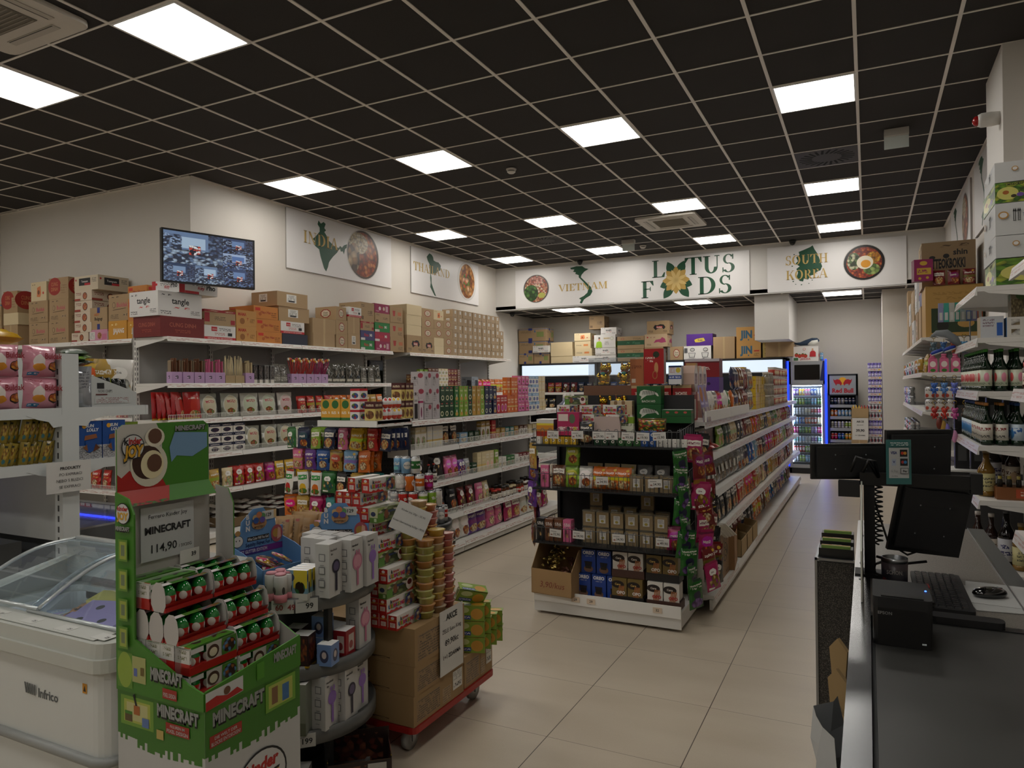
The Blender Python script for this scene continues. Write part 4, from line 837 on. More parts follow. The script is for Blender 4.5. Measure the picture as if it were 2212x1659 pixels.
# ================================================================ SHELVING UNDER THE TELEVISION WALL
fB = Fr(-10.0, 4.9, 0)
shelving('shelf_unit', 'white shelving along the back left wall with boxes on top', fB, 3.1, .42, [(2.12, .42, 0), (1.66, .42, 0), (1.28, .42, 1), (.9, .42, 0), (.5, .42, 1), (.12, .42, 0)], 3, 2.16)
WB = 'on the back left shelving'
for i, (x0, st) in enumerate(((.36, [(.3, .34, .25, 'cuon'), (.3, .34, .27, 'bluetape'), ]), (.72, [(.28, .34, .25, 'plain'), (.3, .34, .14, 'pale'), (.28, .34, .26, 'cuon')]),
    (1.23, [(.36, .36, .25, 'buldak'), (.37, .36, .25, 'buldak'), (.3, .36, .22, 'noodlebag', .04)]), (1.62, [(.36, .36, .25, 'buldak'), (.36, .36, .25, 'buldak'), (.36, .4, .24, 'cuon', .0)]),
    (2.03, [(.3, .36, .1, 'stew'), (.3, .36, .11, 'stew', .06), (.3, .36, .12, 'stew', .05), (.3, .36, .12, 'stew', .06), (.3, .36, .11, 'stew', .07), (.42, .36, .16, 'tteok', .05)]),
    (2.36, [(.3, .36, .12, 'pinkbox'), (.3, .36, .24, 'ribbon')]), (2.68, [(.3, .36, .2, 'yellowbox'), (.36, .38, .28, 'buldak')]), (3.0, [(.24, .36, .18, 'yellowbox'), (.26, .36, .24, 'orange'), (.3, .36, .13, 'orange')]))):
    stack(fB, x0, 2.122, st, WB, i, y=.02)
fill(fB, 1.66, 1.7, [(BIGB, 'noodle bag', 'noodles', 6, .2, ['yellow', 'orange', 'gold', 'white'], 1, 1)], 'second shelf of back left shelving')
fill(fB, 1.28, 1.9, [(CUBB, 'small carton', 'carton', 9, .11, ['white', 'red', 'white'], 1, 1)], 'third shelf of back left shelving')
fill(fB, .9, 1.6, [(WIDB, 'carton', 'carton', 9, .16, ['orange', 'red', 'lime green', 'brown'], 2, 1)], 'fourth shelf of back left shelving')
fill(fB, .5, .6, [(BAGS, 'snack bag', 'snack', 12, .17, ['orange', 'red', 'yellow', 'dark red'], 1, 1)], 'fifth shelf of back left shelving')
# ================================================================ FAR LEFT WALL RUN
fC = Fr(-6.0, 8.66, PI/2)
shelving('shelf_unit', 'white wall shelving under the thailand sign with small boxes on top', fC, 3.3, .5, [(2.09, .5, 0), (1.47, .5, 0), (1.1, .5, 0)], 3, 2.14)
WC = 'under the thailand sign'
x = .0
for i, st in enumerate([[(.38, .4, .26, 'bull'), (.38, .4, .15, 'pale'), (.38, .4, .15, 'pale'), (.38, .4, .15, 'pale')], [(.34, .4, .24, 'bull'), (.34, .4, .15, 'octa'), (.34, .4, .15, 'octa'), (.34, .4, .15, 'octa')], [(.28, .4, .13, 'pale')]*2+[(.28, .4, .14, 'octa')]*2+[(.28, .4, .15, 'noodlebag')],
                        [(.28, .4, .14, 'octa')]*4]):
    stack(fC, x, 2.093, st, WC, i, y=.04); x += st[0][0]+.006
SB = carton(.155, .2, .125, 'smalllabel'); n = 0
for c in range(11):
    hgt = [6, 6, 6, 6, 6, 6, 6, 6, 6, 6, 4][c]
    for k in range(hgt):
        place(SB, fC.w(x+.085+.165*c, .05+random.uniform(0, .01), 2.093+.127*k), fC.rz+random.uniform(-.04, .04), 'small box with white sticker, %s up in %s column under thailand sign' % (nth(k), nth(c)), 'box', 'small stickered boxes '+WC, name='small_box')
fill(fC, 1.47, .05, [(CUBB, 'carton', 'carton', 2, .12, ['brown'], 3, 1), (TALLB, 'carton', 'carton', 2, .13, ['white', 'lime green'], 2, 1), (CUBB, 'patterned snack box', 'carton', 10, .095, ['brown', 'cream', 'dark red'], 4, 1), (CUBB, 'small tub', 'carton', 3, .12, ['cream', 'red'], 1, 1), (pbox(.22, .2, .28, P('8d949c', ('F', .45, .2, .95, .8, 'cfd2d4', '8d949c', '3a3e44', 4), ('t', .05, .6, .4, .9, '2a2e34', 3))), 'kettle box', 'box', 1, .26, ['grey'], 1, 1),
    (BIGB, 'noodle bag', 'noodles', 6, .17, ['cream', 'orange', 'orange', 'cream', 'white'], 1, 1)], 'second shelf under the thailand sign')
b = MB(); b.box(-6.5, 8.3, .9, -6.45, 8.62, 1.98, M('101011', .3)); b.box(-6.449, 8.32, .92, -6.447, 8.6, 1.96, M('060607', .12)); tag(b.build('notice_board'), 'black upright panel on the wall between two left shelving runs', 'board')
# ================================================================ MIDDLE GONDOLA AND ITS HOOK END
fE = Fr(-3.45, 5.0, PI/2)
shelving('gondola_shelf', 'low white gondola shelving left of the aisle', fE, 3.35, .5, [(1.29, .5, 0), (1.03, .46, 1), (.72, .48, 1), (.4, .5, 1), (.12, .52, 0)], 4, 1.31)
r = empty('hook_display', (-4.62, 4.98, 0), 0, 'dark pegboard end display with hooks of hanging candy bags', 'display')
b = MB(); b.box(0, 0, 0, 1.15, .03, 1.28, M('232324', .6))
for i in range(36):
    for j in range(26): b.box(.03+.031*i, -.0006, .22+.04*j, .038+.031*i, 0, .232+.04*j, M('050505', .9))
b.build('pegboard', r)
b = MB(); b.box(1.05, -.05, 0, 1.1, 0, 1.3, M('d2d0cb', .4)); b.build('upright', r)
b = MB(); b.box(.57, -.45, 1.285, 1.17, 0, 1.31, WH2); b.box(.57, -.462, 1.262, 1.17, -.448, 1.312, WH); b.box(1.158, -.45, 1.262, 1.17, .02, 1.312, P('dfddd8', ('t', 0, .2, 1, .8, 'b58f86', 1))); b.build('top_shelf', r)
HOOKX = []
# hanging bags
def hang(w, h, t, m, seed): 
    b = MB(); pouch(w, h, t, m, seed, mb=b); b.box(-w*.4, -.002, h-.004, w*.4, .002, h+.012, M('O', .3)); b.xf(Matrix.Translation((0, 0, -h))); return b.mesh('candy_bag')
HB = [hang(.13, .17, .03, m, 60+i) for i, m in enumerate(BAGM)]; HB2 = [hang(.11, .2, .035, P('dcd8d0', ('r', .1, .66, .9, .86, '2f8a3a'), ('t', .15, .7, .85, .82, 'f2efe6', 1), ('e', .5, .3, .3, .2, 'O'), ('f', .5, .16, .36, .12, 'O', 'O4', '5a8a2a', 6), rough=.22), 66)]
ph = 'on the dark pegboard end'
hrows = [(1.24, [('green', 1, HB), ('navy', 1, HB), ('lime green', 3, HB), ('navy', 2, HB), ('pink', 2, HB), ('yellow', 3, HB), ('red', 2, HB), ('navy', 5, HB)], .04),
         (1.06, [('pink', 2, HB), ('purple', 3, HB), ('blue', 1, HB), ('gold', 3, HB), ('light blue', 2, HB), ('orange', 4, HB)], .1),
         (.87, [('red', 1, HB2), ('yellow', 3, HB2), ('orange', 1, HB2), ('green', 2, HB), ('black', 4, HB), ('gold', 2, HB), ('teal', 3, HB)], .02),
         (.65, [('orange', 2, HB), ('gold', 3, HB), ('magenta', 3, HB), ('teal', 2, HB)], .02)]
for ri, (z, L_, x0) in enumerate(hrows):
    xs = x0; n = 0
    for cn, cnt, pr in L_:
        hk = MB(); hk.tube([(0, 0, 0), (0, -.3, 0), (0, -.315, .02)], .0035, STEEL, 5); o = hk.build('hook', r); o.location = (xs+.065, 0, z+.003)
        me = random.choice(pr)
        for k in range(cnt):
            place(me, (-4.62+xs+.065+random.uniform(-.006, .006)+k*.008, 4.98-.27+k*.04, z-.0135), 0, '%s candy bag, %s peg from left, %s row, %s %s' % (cn, nth(n), ['top', 'second', 'third', 'bottom'][ri], ['front', 'second', 'third', 'fourth', 'fifth'][k], ph), 'candy', 'candy bags hanging '+ph, color=PAL[cn], rot=(random.uniform(-.12, .02), random.uniform(-.08, .08), random.uniform(-.2, .25)))
        xs += .13+.008*cnt; n += 1
def paper(w, h, lines, O, R, label, name='paper_sign', curl=0, U=Z, group=None, m='d0cec9'):
    b = MB(); PM = M(m, .6); O = Vector(O); N = Vector(R).cross(Vector(U)).normalized()
    for k in range(6):
        a, c = k/6, (k+1)/6; fa, fc = curl*math.sin(PI*a), curl*math.sin(PI*c)
        for sg in (0, 1):
            off = N*(.0012*sg)
            q = [O+R*(w*a)+N*fa+off, O+R*(w*c)+N*fc+off, O+R*(w*c)+U*h+N*fc+off, O+R*(w*a)+U*h+N*fa+off]
            b.face(q if sg else q[::-1], PM, sm=True)
    for st, cx, cy, hh, bold in lines: b.text(st, hh, O+R*(w*cx)+U*(h*cy)+N*(.0025+curl), R, U, INK, bold, maxw=w*.9)
    return tag(b.build(name), label, 'sign', group)
paper(.21, .27, [('AKCE', .5, .84, .014, .03), ('PRODUKTY PO', .5, .7, .014, .03), ('EXPIRACI I BLIZICI', .5, .58, .014, .03), ('SE EXPIRACI', .5, .46, .014, .03)], (-3.64, 4.915, .98), X, 'white paper notice taped to the upright of the pegboard end')
# goods on the end's top shelf
fE2 = Fr(-4.05, 4.53, 0)
fill(fE2, 1.312, .0, [([pbox(.1, .1, .17, P('d9a03a', ('t', .1, .25, .9, .45, 'f2efe6', 1), ('e', .5, .75, .36, .2, 'O'), ('r', 0, 0, 1, .12, 'O')), name='tea_box')], 'fruit tea box', 'tea box', 3, .1, ['red', 'green', 'orange'], 1, 1), ([pbox(.095, .1, .085, P('dbd7d2', ('r', 0, .78, 1, 1, 'b5222c'), ('f', .5, .35, .35, .25, 'b5222c', '6a9a3a', '3a5a9a', 5)), name='tea_box')], 'small white tea box', 'tea box', 1, .1, ['white'], 3, 1)], 'top shelf of the pegboard end')
fE3 = Fr(-3.46, 4.55, PI/2)
EGG = MB(); EGG.ell((0, .03, .045), (.03, .03, .045), P('d8d4ce', ('r', 0, 0, 1, .42, 'c4381e'), ('e', .25, .75, .18, .12, 'O'), rough=.15, coat=.5), 12, 9); EGG = EGG.mesh('chocolate_egg')
sl = [pbox(.055, .1, .15, P('c9b46a', ('r', 0, .62, 1, 1, '4a1a1c'), ('t', .1, .7, .9, .9, 'e0d0b0', 1), ('f', .5, .3, .4, .22, '6a3a20', 'c9a060', '8a5a30', 6)), name='wafer_box')]
fill(fE3, 1.312, -.0, [(sl, 'and cream wafer box', 'wafer box', 2, .06, ['brown'], 1, 1), (EGG, 'wrapped chocolate egg', 'chocolate egg', 4, .062, ['red', 'yellow', 'light blue', 'green'], 2, 1, -.02), (sl, 'and cream wafer box', 'wafer box', 3, .058, ['brown'], 2, 1)], 'top shelf corner by the notice')
pT = 'the middle gondola top'
wp = pbox(.12, .14, .14, P('b8b2b4', ('e', .72, .75, .2, .16, '96384a'), ('t', .1, .1, .55, .7, '77706e', 5), ('e', .3, .6, .06, .1, '3a3634')), name='product_box')
gp = [pbox(.08, .09, .145, P('O', ('e', .5, .25, .3, .16, 'd8d4b4'), ('e', .5, .25, .2, .1, 'O4'), ('t', .2, .66, .8, .8, 'c9d0b0', 1), ('r', .35, .85, .65, .92, 'b5504a'))), pbox(.08, .09, .145, P('O', ('e', .5, .3, .12, .18, 'd9d2c0'), ('e', .5, .18, .3, .12, 'c99a4a'), ('t', .15, .6, .85, .78, 'd9d2a8', 1), ('r', .35, .85, .65, .92, 'b5504a')))]
fill(fE, 1.292, .08, [(pbox(.06, .1, .2, P('cfcac8', ('r', .1, .05, .9, .7, '1f1d20'), ('t', .1, .75, .9, .9, '5a5a5a', 1))), 'narrow boxed knife', 'box', 1, .08, ['white'], 1, 1), (pbox(.055, .08, .18, P('d0c4c8', ('r', 0, .8, 1, .9, 'a82a60'), ('e', .5, .35, .2, .25, '7a2a50'))), 'pink and white hair dye box', 'box', 1, .09, ['pink'], 1, 1), (wp, 'pinkish white carton', 'carton', 2, .125, ['white'], 3, 1),
    (gp, 'hair dye box', 'box', 4, .085, ['dark green', 'green'], 2, 2), (gp, 'hair dye box', 'box', 3, .085, ['gold', 'lime green', 'dark green'], 2, 1), (gp, 'hair dye box', 'box', 3, .085, ['gold', 'gold', 'lime green'], 2, 1), (gp, 'hair dye box', 'box', 3, .085, ['navy'], 2, 1), (TALLB, 'tea box', 'tea box', 3, .085, ['red', 'lime green', 'gold'], 1, 1), (TALLB, 'tea box', 'tea box', 3, .085, ['lime green', 'orange', 'green'], 2, 1), (CUBB, 'face mask box', 'box', 8, .095, ['cream', 'pink', 'light blue', 'cream', 'gold'], 4, 1)], pT)
fill(fE, 1.03, .15, [(TALLB, 'tea box', 'tea box', 2, .09, ['dark green', 'cream'], 1, 1), (TALLB, 'coffee box', 'coffee box', 3, .09, ['white', 'black'], 1, 1), (BAGS, 'coffee bag', 'coffee bag', 2, .15, ['lime green', 'black'], 1, 1), (WIDB, 'flat stack of packets', 'packet', 1, .15, ['light blue'], 1, 1), (CUBB, 'coffee carton', 'carton', 2, .13, ['white', 'dark green'], 1, 1), (TALLB, 'tea box', 'tea box', 3, .11, ['gold', 'red', 'red'], 1, 1), (CUBB, 'tea carton', 'carton', 5, .11, ['teal', 'gold'], 1, 1), (CUBB, 'tea carton', 'carton', 8, .12, ['brown', 'cream'], 1, 1)], 'second shelf of middle gondola', y0=.06)
sauce = bottle(.03, .17, M('17100e', .15), P('cfc9bf', ('t', .05, .2, .95, .8, '5a2a2a', 2)), M('b03024', .4), 'sauce_bottle')
fill(fE, .72, .0, [(BAGS, 'coffee bag', 'coffee bag', 2, .14, ['gold', 'black'], 1, 1), (sauce, 'dark sauce bottle with red cap', 'bottle', 2, .075, ['red'], 1, 1), (BIGB, 'large snack bag', 'snack', 1, .2, ['black'], 1, 1), (BAGS, 'jelly pouch', 'pouch', 2, .12, ['purple', 'pink'], 1, 1), (SMB, 'candy bag', 'candy', 3, .07, ['silver', 'purple'], 1, 1), (CUBB, 'small carton', 'carton', 1, .12, ['dark green'], 1, 1), (TALLB, 'tea box', 'tea box', 5, .09, ['cream', 'cream', 'lime green'], 1, 1), (CUBB, 'face cream box', 'box', 5, .1, ['white', 'green'], 1, 1), (CUBB, 'face cream box', 'box', 5, .1, ['dark red', 'lime green'], 1, 1)], 'third shelf of middle gondola', y0=.04)
fill(fE, .4, .1, [(BAGS, 'snack bag', 'snack', 2, .17, ['blue', 'yellow'], 1, 1), (BIGB, 'snack bag', 'snack', 2, .2, ['black', 'black'], 1, 1), (BAGS, 'snack bag', 'snack', 3, .17, ['red', 'dark red', 'pink'], 1, 1), (BAGS, 'flour bag', 'flour', 1, .14, ['cream'], 1, 1), (JARS, 'sauce jar', 'jar', 17, .09, ['white', 'cream', 'red'], 1, 2)], 'fourth shelf of middle gondola', y0=.03)
fill(fE, .12, .1, [(BIGB, 'large bag', 'bag', 2, .2, ['red', 'yellow'], 1, 1), (JARS, 'sauce jar', 'jar', 2, .1, ['black'], 1, 2), (BIGB, 'rice bag', 'rice', 4, .17, ['white', 'purple', 'purple'], 1, 1), (BIGB, 'rice bag', 'rice', 4, .2, ['pink', 'magenta', 'lime green'], 1, 1), (BIGB, 'rice bag', 'rice', 4, .2, ['yellow', 'white', 'magenta'], 1, 1)], 'bottom shelf of middle gondola', y0=.02)
# ================================================================ ISLAND GONDOLA
fF = Fr(-.96, 4.98, PI/2)
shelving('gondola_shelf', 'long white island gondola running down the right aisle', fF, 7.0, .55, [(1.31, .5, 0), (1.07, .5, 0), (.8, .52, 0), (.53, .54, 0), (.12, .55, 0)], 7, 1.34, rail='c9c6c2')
r = empty('gondola_shelf', (-2.08, 4.98, 0), 0, 'left half of the island gondola behind the black basket display', 'shelf unit')
b = MB(); b.box(.02, 0, .02, .5, 6.98, .14, WH2); b.build('base', r)
b = MB(); b.box(.02, .0, 1.285, .54, 6.98, 1.31, WH2); b.build('top_board', r)
LIP = MB(); LIP.box(0, 0, 0, .98, .012, .075, WH); LIP = LIP.mesh('shelf_riser')
PT = 'the island gondola top'
oct_ = MB(); pts = [(.07*math.cos(PI/8+k*PI/4), .1+.1*math.sin(PI/8+k*PI/4)) for k in range(8)]
oct_.slab(pts, (0, 0, 0), X, Z, .09, P('d0c2bd', ('e', .5, .5, .4, .42, 'd9d2cc'), ('F', .2, .3, .8, .7, '96707a', 'd9d2cc', 'b08a90', 9)), M('c2a595', .5)); oct_ = oct_.mesh('gift_box')
orion = pbox(.28, .16, .15, P('8c1c26', ('t', .3, .35, .75, .6, 'd9d2cc', 1), ('r', 0, .85, 1, 1, 'c9c5cc'), ('r', .0, .78, 1, .84, '5a1a20')), M('5a1a22', .4), name='cookie_box')
purp = pbox(.28, .16, .13, P('5b3a8c', ('e', .3, .7, .05, .1, '2a1a4a'), ('e', .7, .6, .05, .1, '2a1a4a'), ('r', 0, 0, 1, .1, 'c9c2d0')), M('4a2f78', .4), name='cookie_box')
pstr = pbox(.28, .16, .18, P('c4bfcb', ('r', 0, .72, 1, 1, '5b3a8c'), ('e', .7, .3, .08, .1, '7a4a7a'), ('e', .3, .4, .1, .1, '9a9aa8')), M('b0aab8', .4), name='cookie_box')
yb = pbox(.16, .1, .085, P('c9a82c', ('t', .05, .4, .95, .6, '8c2a1a', 1), ('t', .0, .82, 1, .95, '5a4a1a', 1)), name='tea_box')
tin = MB(); tin.lathe([(.045, 0), (.045, .1)], P('cfc5ba', ('r', 0, .15, 1, .85, 'a83a2a'), ('e', .5, .5, .2, .3, 'd9c9a0')), n=14); tin.lathe([(.047, .1), (.047, .115), (0, .115)], M('d0ccc6', .3), n=14); tin = tin.mesh('noodle_tub')
gj = MB(); gj.lathe([(.035, 0), (.038, .01), (.038, .08), (.03, .1), (.03, .11)], glass('d9d5cc', .05, .35), n=12); gj.lathe([(.033, .004), (.033, .075), (0, .076)], M('b5a584', .6), n=12); gj.lathe([(.034, .11), (.034, .13), (0, .13)], M('c9c5bd', .3), n=12); gj = gj.mesh('clear_jar')
xx = .0
place(LIP, fF.w(0, .035, 1.31), fF.rz, 'white riser strip along the front of the island gondola top', 'shelf riser')
place(LIP, fF.w(.99, .035, 1.31), fF.rz, 'second white riser strip along the island gondola top', 'shelf riser')
g = 'gift boxes and snacks on the island gondola top'
for k, (x_, z_, a) in enumerate(((.08, 1.513, 0), (.23, 1.513, 0), (.38, 1.513, .1), (.5, 1.312, 0), (.66, 1.312, 0))):
    place(oct_, fF.w(x_, .12, z_), fF.rz, 'cream octagonal gift box, %s of five at the near end of island' % nth(k), 'gift box', g)
mb_ = pbox(.34, .14, .2, P('8f1745', ('e', .8, .85, .06, .06, 'c99a5a'), ('F', .6, .1, .95, .45, 'c99a5a', '7a123a', 'd9c9c0', 7)), M('8f1745', .4), name='gift_box')
place(mb_, fF.w(.2, .22, 1.312), fF.rz, 'magenta gift carton at the near end of the island gondola top', 'gift box', g)
lil = pbox(.12, .03, .26, P('8f83ad', ('F', .1, .0, .9, .4, 'c9b5a5', '9a6a5a', 'd9d2c9', 8), ('e', .5, .75, .3, .2, 'a5704a'), ('t', .2, .45, .8, .55, 'e6e2ea', 1)), name='gift_box')
place(lil, fF.w(.08, .03, 1.312), 0, 'lilac upright cake box leaning at near corner of the island', 'gift box', g, rot=(-.15, 0, fF.rz))
fill(fF, 1.312, .34, [(BAGS, 'snack pouch', 'snack', 3, .13, ['white', 'grey', 'orange'], 1, 1), (BAGS, 'snack pouch', 'snack', 5, .12, ['green', 'red', 'white', 'green', 'orange'], 1, 1), (BAGS, 'snack pouch', 'snack', 1, .16, ['orange'], 1, 1), (BAGS, 'snack pouch', 'snack', 8, .14, ['navy', 'brown', 'dark red', 'grey', 'silver', 'lilac'], 2, 1),
    (None, '', '', 1, .1, [], 1, 1), (yb, 'medicine oil box', 'box', 4, .18, ['yellow'], 4, 1), (gj, 'clear lidded jar', 'jar', 6, .1, ['cream'], 3, 1), (tin, 'noodle tub', 'noodle tub', 14, .11, ['red'], 4, 1)], PT, y0=.07)
for k, (me, x_, z_, a, d_) in enumerate(((pstr, .95, 1.4, .04, 'striped lower'), (purp, .95, 1.585, -.03, 'purple middle'), (orion, .96, 1.718, .02, 'dark red top'))):
    place(me, fF.w(x_, .26, z_-.085), fF.rz+PI/2*-1+a, '%s cookie box of the tall pile on the island gondola' % d_, 'cookie box', 'cookie boxes piled on the island gondola')
place(yb, fF.w(2.4, .13, 1.312+.086*4), fF.rz, 'yellow box on top of the yellow pile on the island', 'box')
# popcorn carton etc. on the second level
pop = pbox(.5, .2, .17, P('4a1c18', ('t', .2, .2, .85, .5, '9a5a4a', 1), ('f', .3, .8, .25, .2, '7a3a2a', '4a1c18', 'a86a4a', 8)), M('3a1614', .5), name='popcorn_box')
place(pop, fF.w(.3, .1, 1.072), fF.rz, 'dark red popcorn carton on second shelf of island near end', 'box')
b = MB(); f_ = Face(b, (-.25, 0, 0), X, Z, .5, .17, .001); f_.text('PopCorn', .58, .3, .3, M('9a4a3a', .5), .02, slant=.15); o = b.build('box_lettering', o if False else None); o.parent = bpy.data.objects['popcorn_box']
DK = ['dark red', 'red', 'orange', 'brown', 'gold', 'navy', 'black', 'green', 'yellow']
fill(fF, 1.07, .62, [(BAGL, 'snack bag', 'snack', 26, .155, ['black', 'dark red', 'brown', 'orange', 'red', 'gold', 'navy', 'yellow', 'green', 'lime green', 'dark green', 'cream'], 1, 1), (BAGL, 'snack bag', 'snack', 9, .2, ['lime green', 'cream', 'red', 'dark red', 'yellow'], 1, 1)], 'second island shelf', y0=.06)
for k in range(5): place(SMB[k], fF.w(.06+.12*k, .09, 1.1), 0, 'small red candy bag lying flat, %s from left before popcorn carton' % nth(k), 'candy', 'small red candy bags by the popcorn carton', color=PAL['red'], rot=(-1.3, 0, fF.rz+.3*k))
# clear bags of chips and nuts
def clearbag(fill_c, seed):
    b = MB(); pouch(.16, .22, .08, glass('d9d6cf', .08, .28), seed, mb=b)
    q = MB(); pouch(.135, .14, .06, P(fill_c[0], ('F', 0, 0, 1, 1, fill_c[0], fill_c[1], fill_c[2], 9), rough=.7), seed+1, mb=q); b.add(q, Matrix.Translation((0, 0, .006)))
    b.box(-.035, -.046, .08, .03, -.0445, .14, M('c9c5bd', .6)); return b.mesh('clear_snack_bag')
CBG = [clearbag(('c99a4a', 'd9b060', 'a87a30'), 1), clearbag(('a5703a', 'c98f50', '7a4a22'), 5), clearbag(('b5863c', '8a5a2a', 'd0b070'), 9)]
fill(fF, .8, .06, [(CBG, 'clear bag of crisps', 'snack', 9, .155, ['gold'], 1, 1), (BAGS, 'snack bag', 'snack', 12, .16, ['black', 'grey', 'navy', 'blue', 'light blue', 'dark red'], 1, 1), (BAGW, 'snack bag', 'snack', 18, .19, ['orange', 'red', 'red', 'orange', 'lime green', 'dark red', 'cream', 'brown'], 1, 1)], 'third island shelf', y0=.04)
fill(fF, .53, .1, [(CBG, 'dark clear bag', 'snack', 2, .16, ['brown'], 1, 1), (BAGS, 'snack bag', 'snack', 6, .16, ['black', 'brown', 'dark red', 'black'], 1, 1), (BAGS, 'snack bag', 'snack', 7, .16, ['red', 'dark red', 'red', 'orange'], 1, 1), (BAGS, 'snack bag', 'snack', 12, .16, ['gold', 'cream', 'navy', 'yellow', 'gold'], 1, 1), (BAGW, 'snack bag', 'snack', 10, .19, ['cream', 'brown', 'dark red'], 1, 1)], 'fourth island shelf', y0=.03)
coco = carton(.34, .26, .34, 'coco')
place(coco, fF.w(.55, .02, .122), fF.rz, 'tall brown coconut drink carton at foot of the island gondola', 'box', name='cardboard_box')
place(tray(.34, .3, .26, '96704a', .3), fF.w(.92, .0, .122), fF.rz+.1, 'open brown carton with drinks at foot of the island', 'box', name='open_carton')
for k in range(4): place(CANS[k % 3], fF.w(.84+.08*(k % 2), .08+.08*(k//2), .27), 0, '%s can standing in the open carton at the island foot' % ['green', 'white', 'red', 'orange'][k], 'drink can', 'cans in the open carton', color=PAL[['green', 'white', 'red', 'orange'][k]])
fill(fF, .12, 1.25, [(BIGB, 'large snack bag', 'snack', 5, .2, ['navy', 'black', 'navy', 'green', 'dark red'], 1, 1), (BIGB, 'large snack bag', 'snack', 8, .2, ['dark red', 'black', 'orange', 'brown', 'cream'], 1, 1), (BIGB, 'large snack bag', 'snack', 8, .2, ['purple', 'navy', 'orange', 'blue', 'black'], 1, 1), (BIGB, 'large snack bag', 'snack', 6, .2, ['blue', 'green', 'brown', 'cream'], 1, 1)], 'bottom island shelf', y0=.1)
for k in range(3): 
    place(tray(.3, .26, .14, 'a48a62', .2), fF.w(1.35+.33*k, -.0, .122), fF.rz, 'brown cardboard tray, %s from near end at island foot' % nth(k), 'tray', 'trays at the island foot')
roll = MB(); roll.lathe([(.04, 0), (.04, .32), (.012, .321)], M('c9c7c2', .7), n=14); roll = roll.mesh('paper_roll')
for k in range(3): place(roll, fF.w(.1+.1*k, .12+.03*k, .13), 0, 'white upright paper roll, %s from left at the island corner' % nth(k), 'paper roll', 'paper rolls at the island corner')
slat = MB()
for k in range(4): slat.box(-.02+.03*k, -.24, .008*k, .06+.02*k, .24, .008*k+.006, WH)
place(slat.mesh('shelf_strip'), fF.w(.3, .05, .5), 0, 'bundle of white plastic shelf strips leaning under the fourth island shelf', 'shelf strips', rot=(-.35, 0, 0))
# ================================================================ BLACK BASKET DISPLAY AT THE ISLAND END
G0 = (-2.09, 4.5, 0)
r = empty('basket_display', G0, 0, 'white based end display with black wire basket shelves', 'display')
DKM = M('2b2c2e', .45, .4); WIRE = M('6d6e70', .35, .8)
b = MB(); b.box(0, .01, .03, 1.02, .44, .12, M('d2d0cb', .4)); b.box(0, 0, .118, 1.02, .45, .13, WH); b.box(0, -.012, .09, 1.02, .0, .165, WH); b.box(0, -.004, .02, 1.02, .01, .1, M('d2d0cb', .4)); b.build('base', r)
b = MB(); b.box(.0, .42, .13, 1.02, .45, 1.5, M('1a1a1c', .6)); b.build('back_panel', r)
for xx in (0.01, .99):
    b = MB(); b.box(xx, .4, .13, xx+.02, .42, 1.34, DKM); b.build('upright', r)
for z in (.5, .87, 1.17):
    b = MB(); b.box(0, -.02, z-.012, 1.02, .42, z, DKM); b.tube([(0, -.02, z+.1), (1.02, -.02, z+.1)], .0025, WIRE, 5); s_ = b.build('basket_shelf', r)
    q = MB()
    for k in range(18):
        xx = .01+.0588*k; q.tube([(xx, -.02, z), (xx, -.022, z+.1), (xx+.006, -.022, z+.112), (xx+.02, -.022, z+.112), (xx+.026, -.022, z+.1), (xx+.026, -.02, z)], .0022, WIRE, 4)
    for xx in (0, 1.02):
        for k in range(8): q.tube([(xx, .02+.05*k, z), (xx, .02+.05*k, z+.12)], .002, WIRE, 4)
        q.tube([(xx, -.02, z+.1), (xx, .4, z+.14)], .0025, WIRE, 4)
    q.build('wire_front', s_)
    for k, (xx, pr) in enumerate({.5: ((.13, '32,90'), (.3, '34,90'), (.58, '34,90'), (.87, '49,90')), .87: ((.47, '34,90'), (.83, '34,90')), 1.17: ((.12, '19,90'), (.3, '9,90'), (.45, '29,90'), (.54, '59'), (.65, '99,90'), (.75, '19,90'), (.86, '15,90'))}[z]):
        t_ = MB(); t_.box(0, -.002, 0, .085, 0, .052, M('c9c7c2', .5)); t_.text(pr, .016, (.052, -.0028, .012), X, Z, INK, .01); t_.box(.008, -.0026, .035, .05, -.002, .04, M('8a8886', .6)); t_.box(.008, -.0026, .01, .022, -.002, .018, M('8a5a50', .6))
        o = t_.build('price_tag', r); o.location = (xx, -.028-.001*k, z+.045); o.rotation_euler = (0, random.uniform(-.06, .06), 0)
for k, (xx, st) in enumerate(((.28, '29'), (.39, '29'), (.84, '32'))):
    t_ = MB(); t_.box(0, -.002, 0, .06, 0, .035, M('d6c3ad', .5)); t_.text(st, .016, (.03, -.003, .01), X, Z, INK, .01); o = t_.build('price_tag', r); o.location = (xx, -.014, .112)
fG = Fr(G0[0], G0[1], 0)
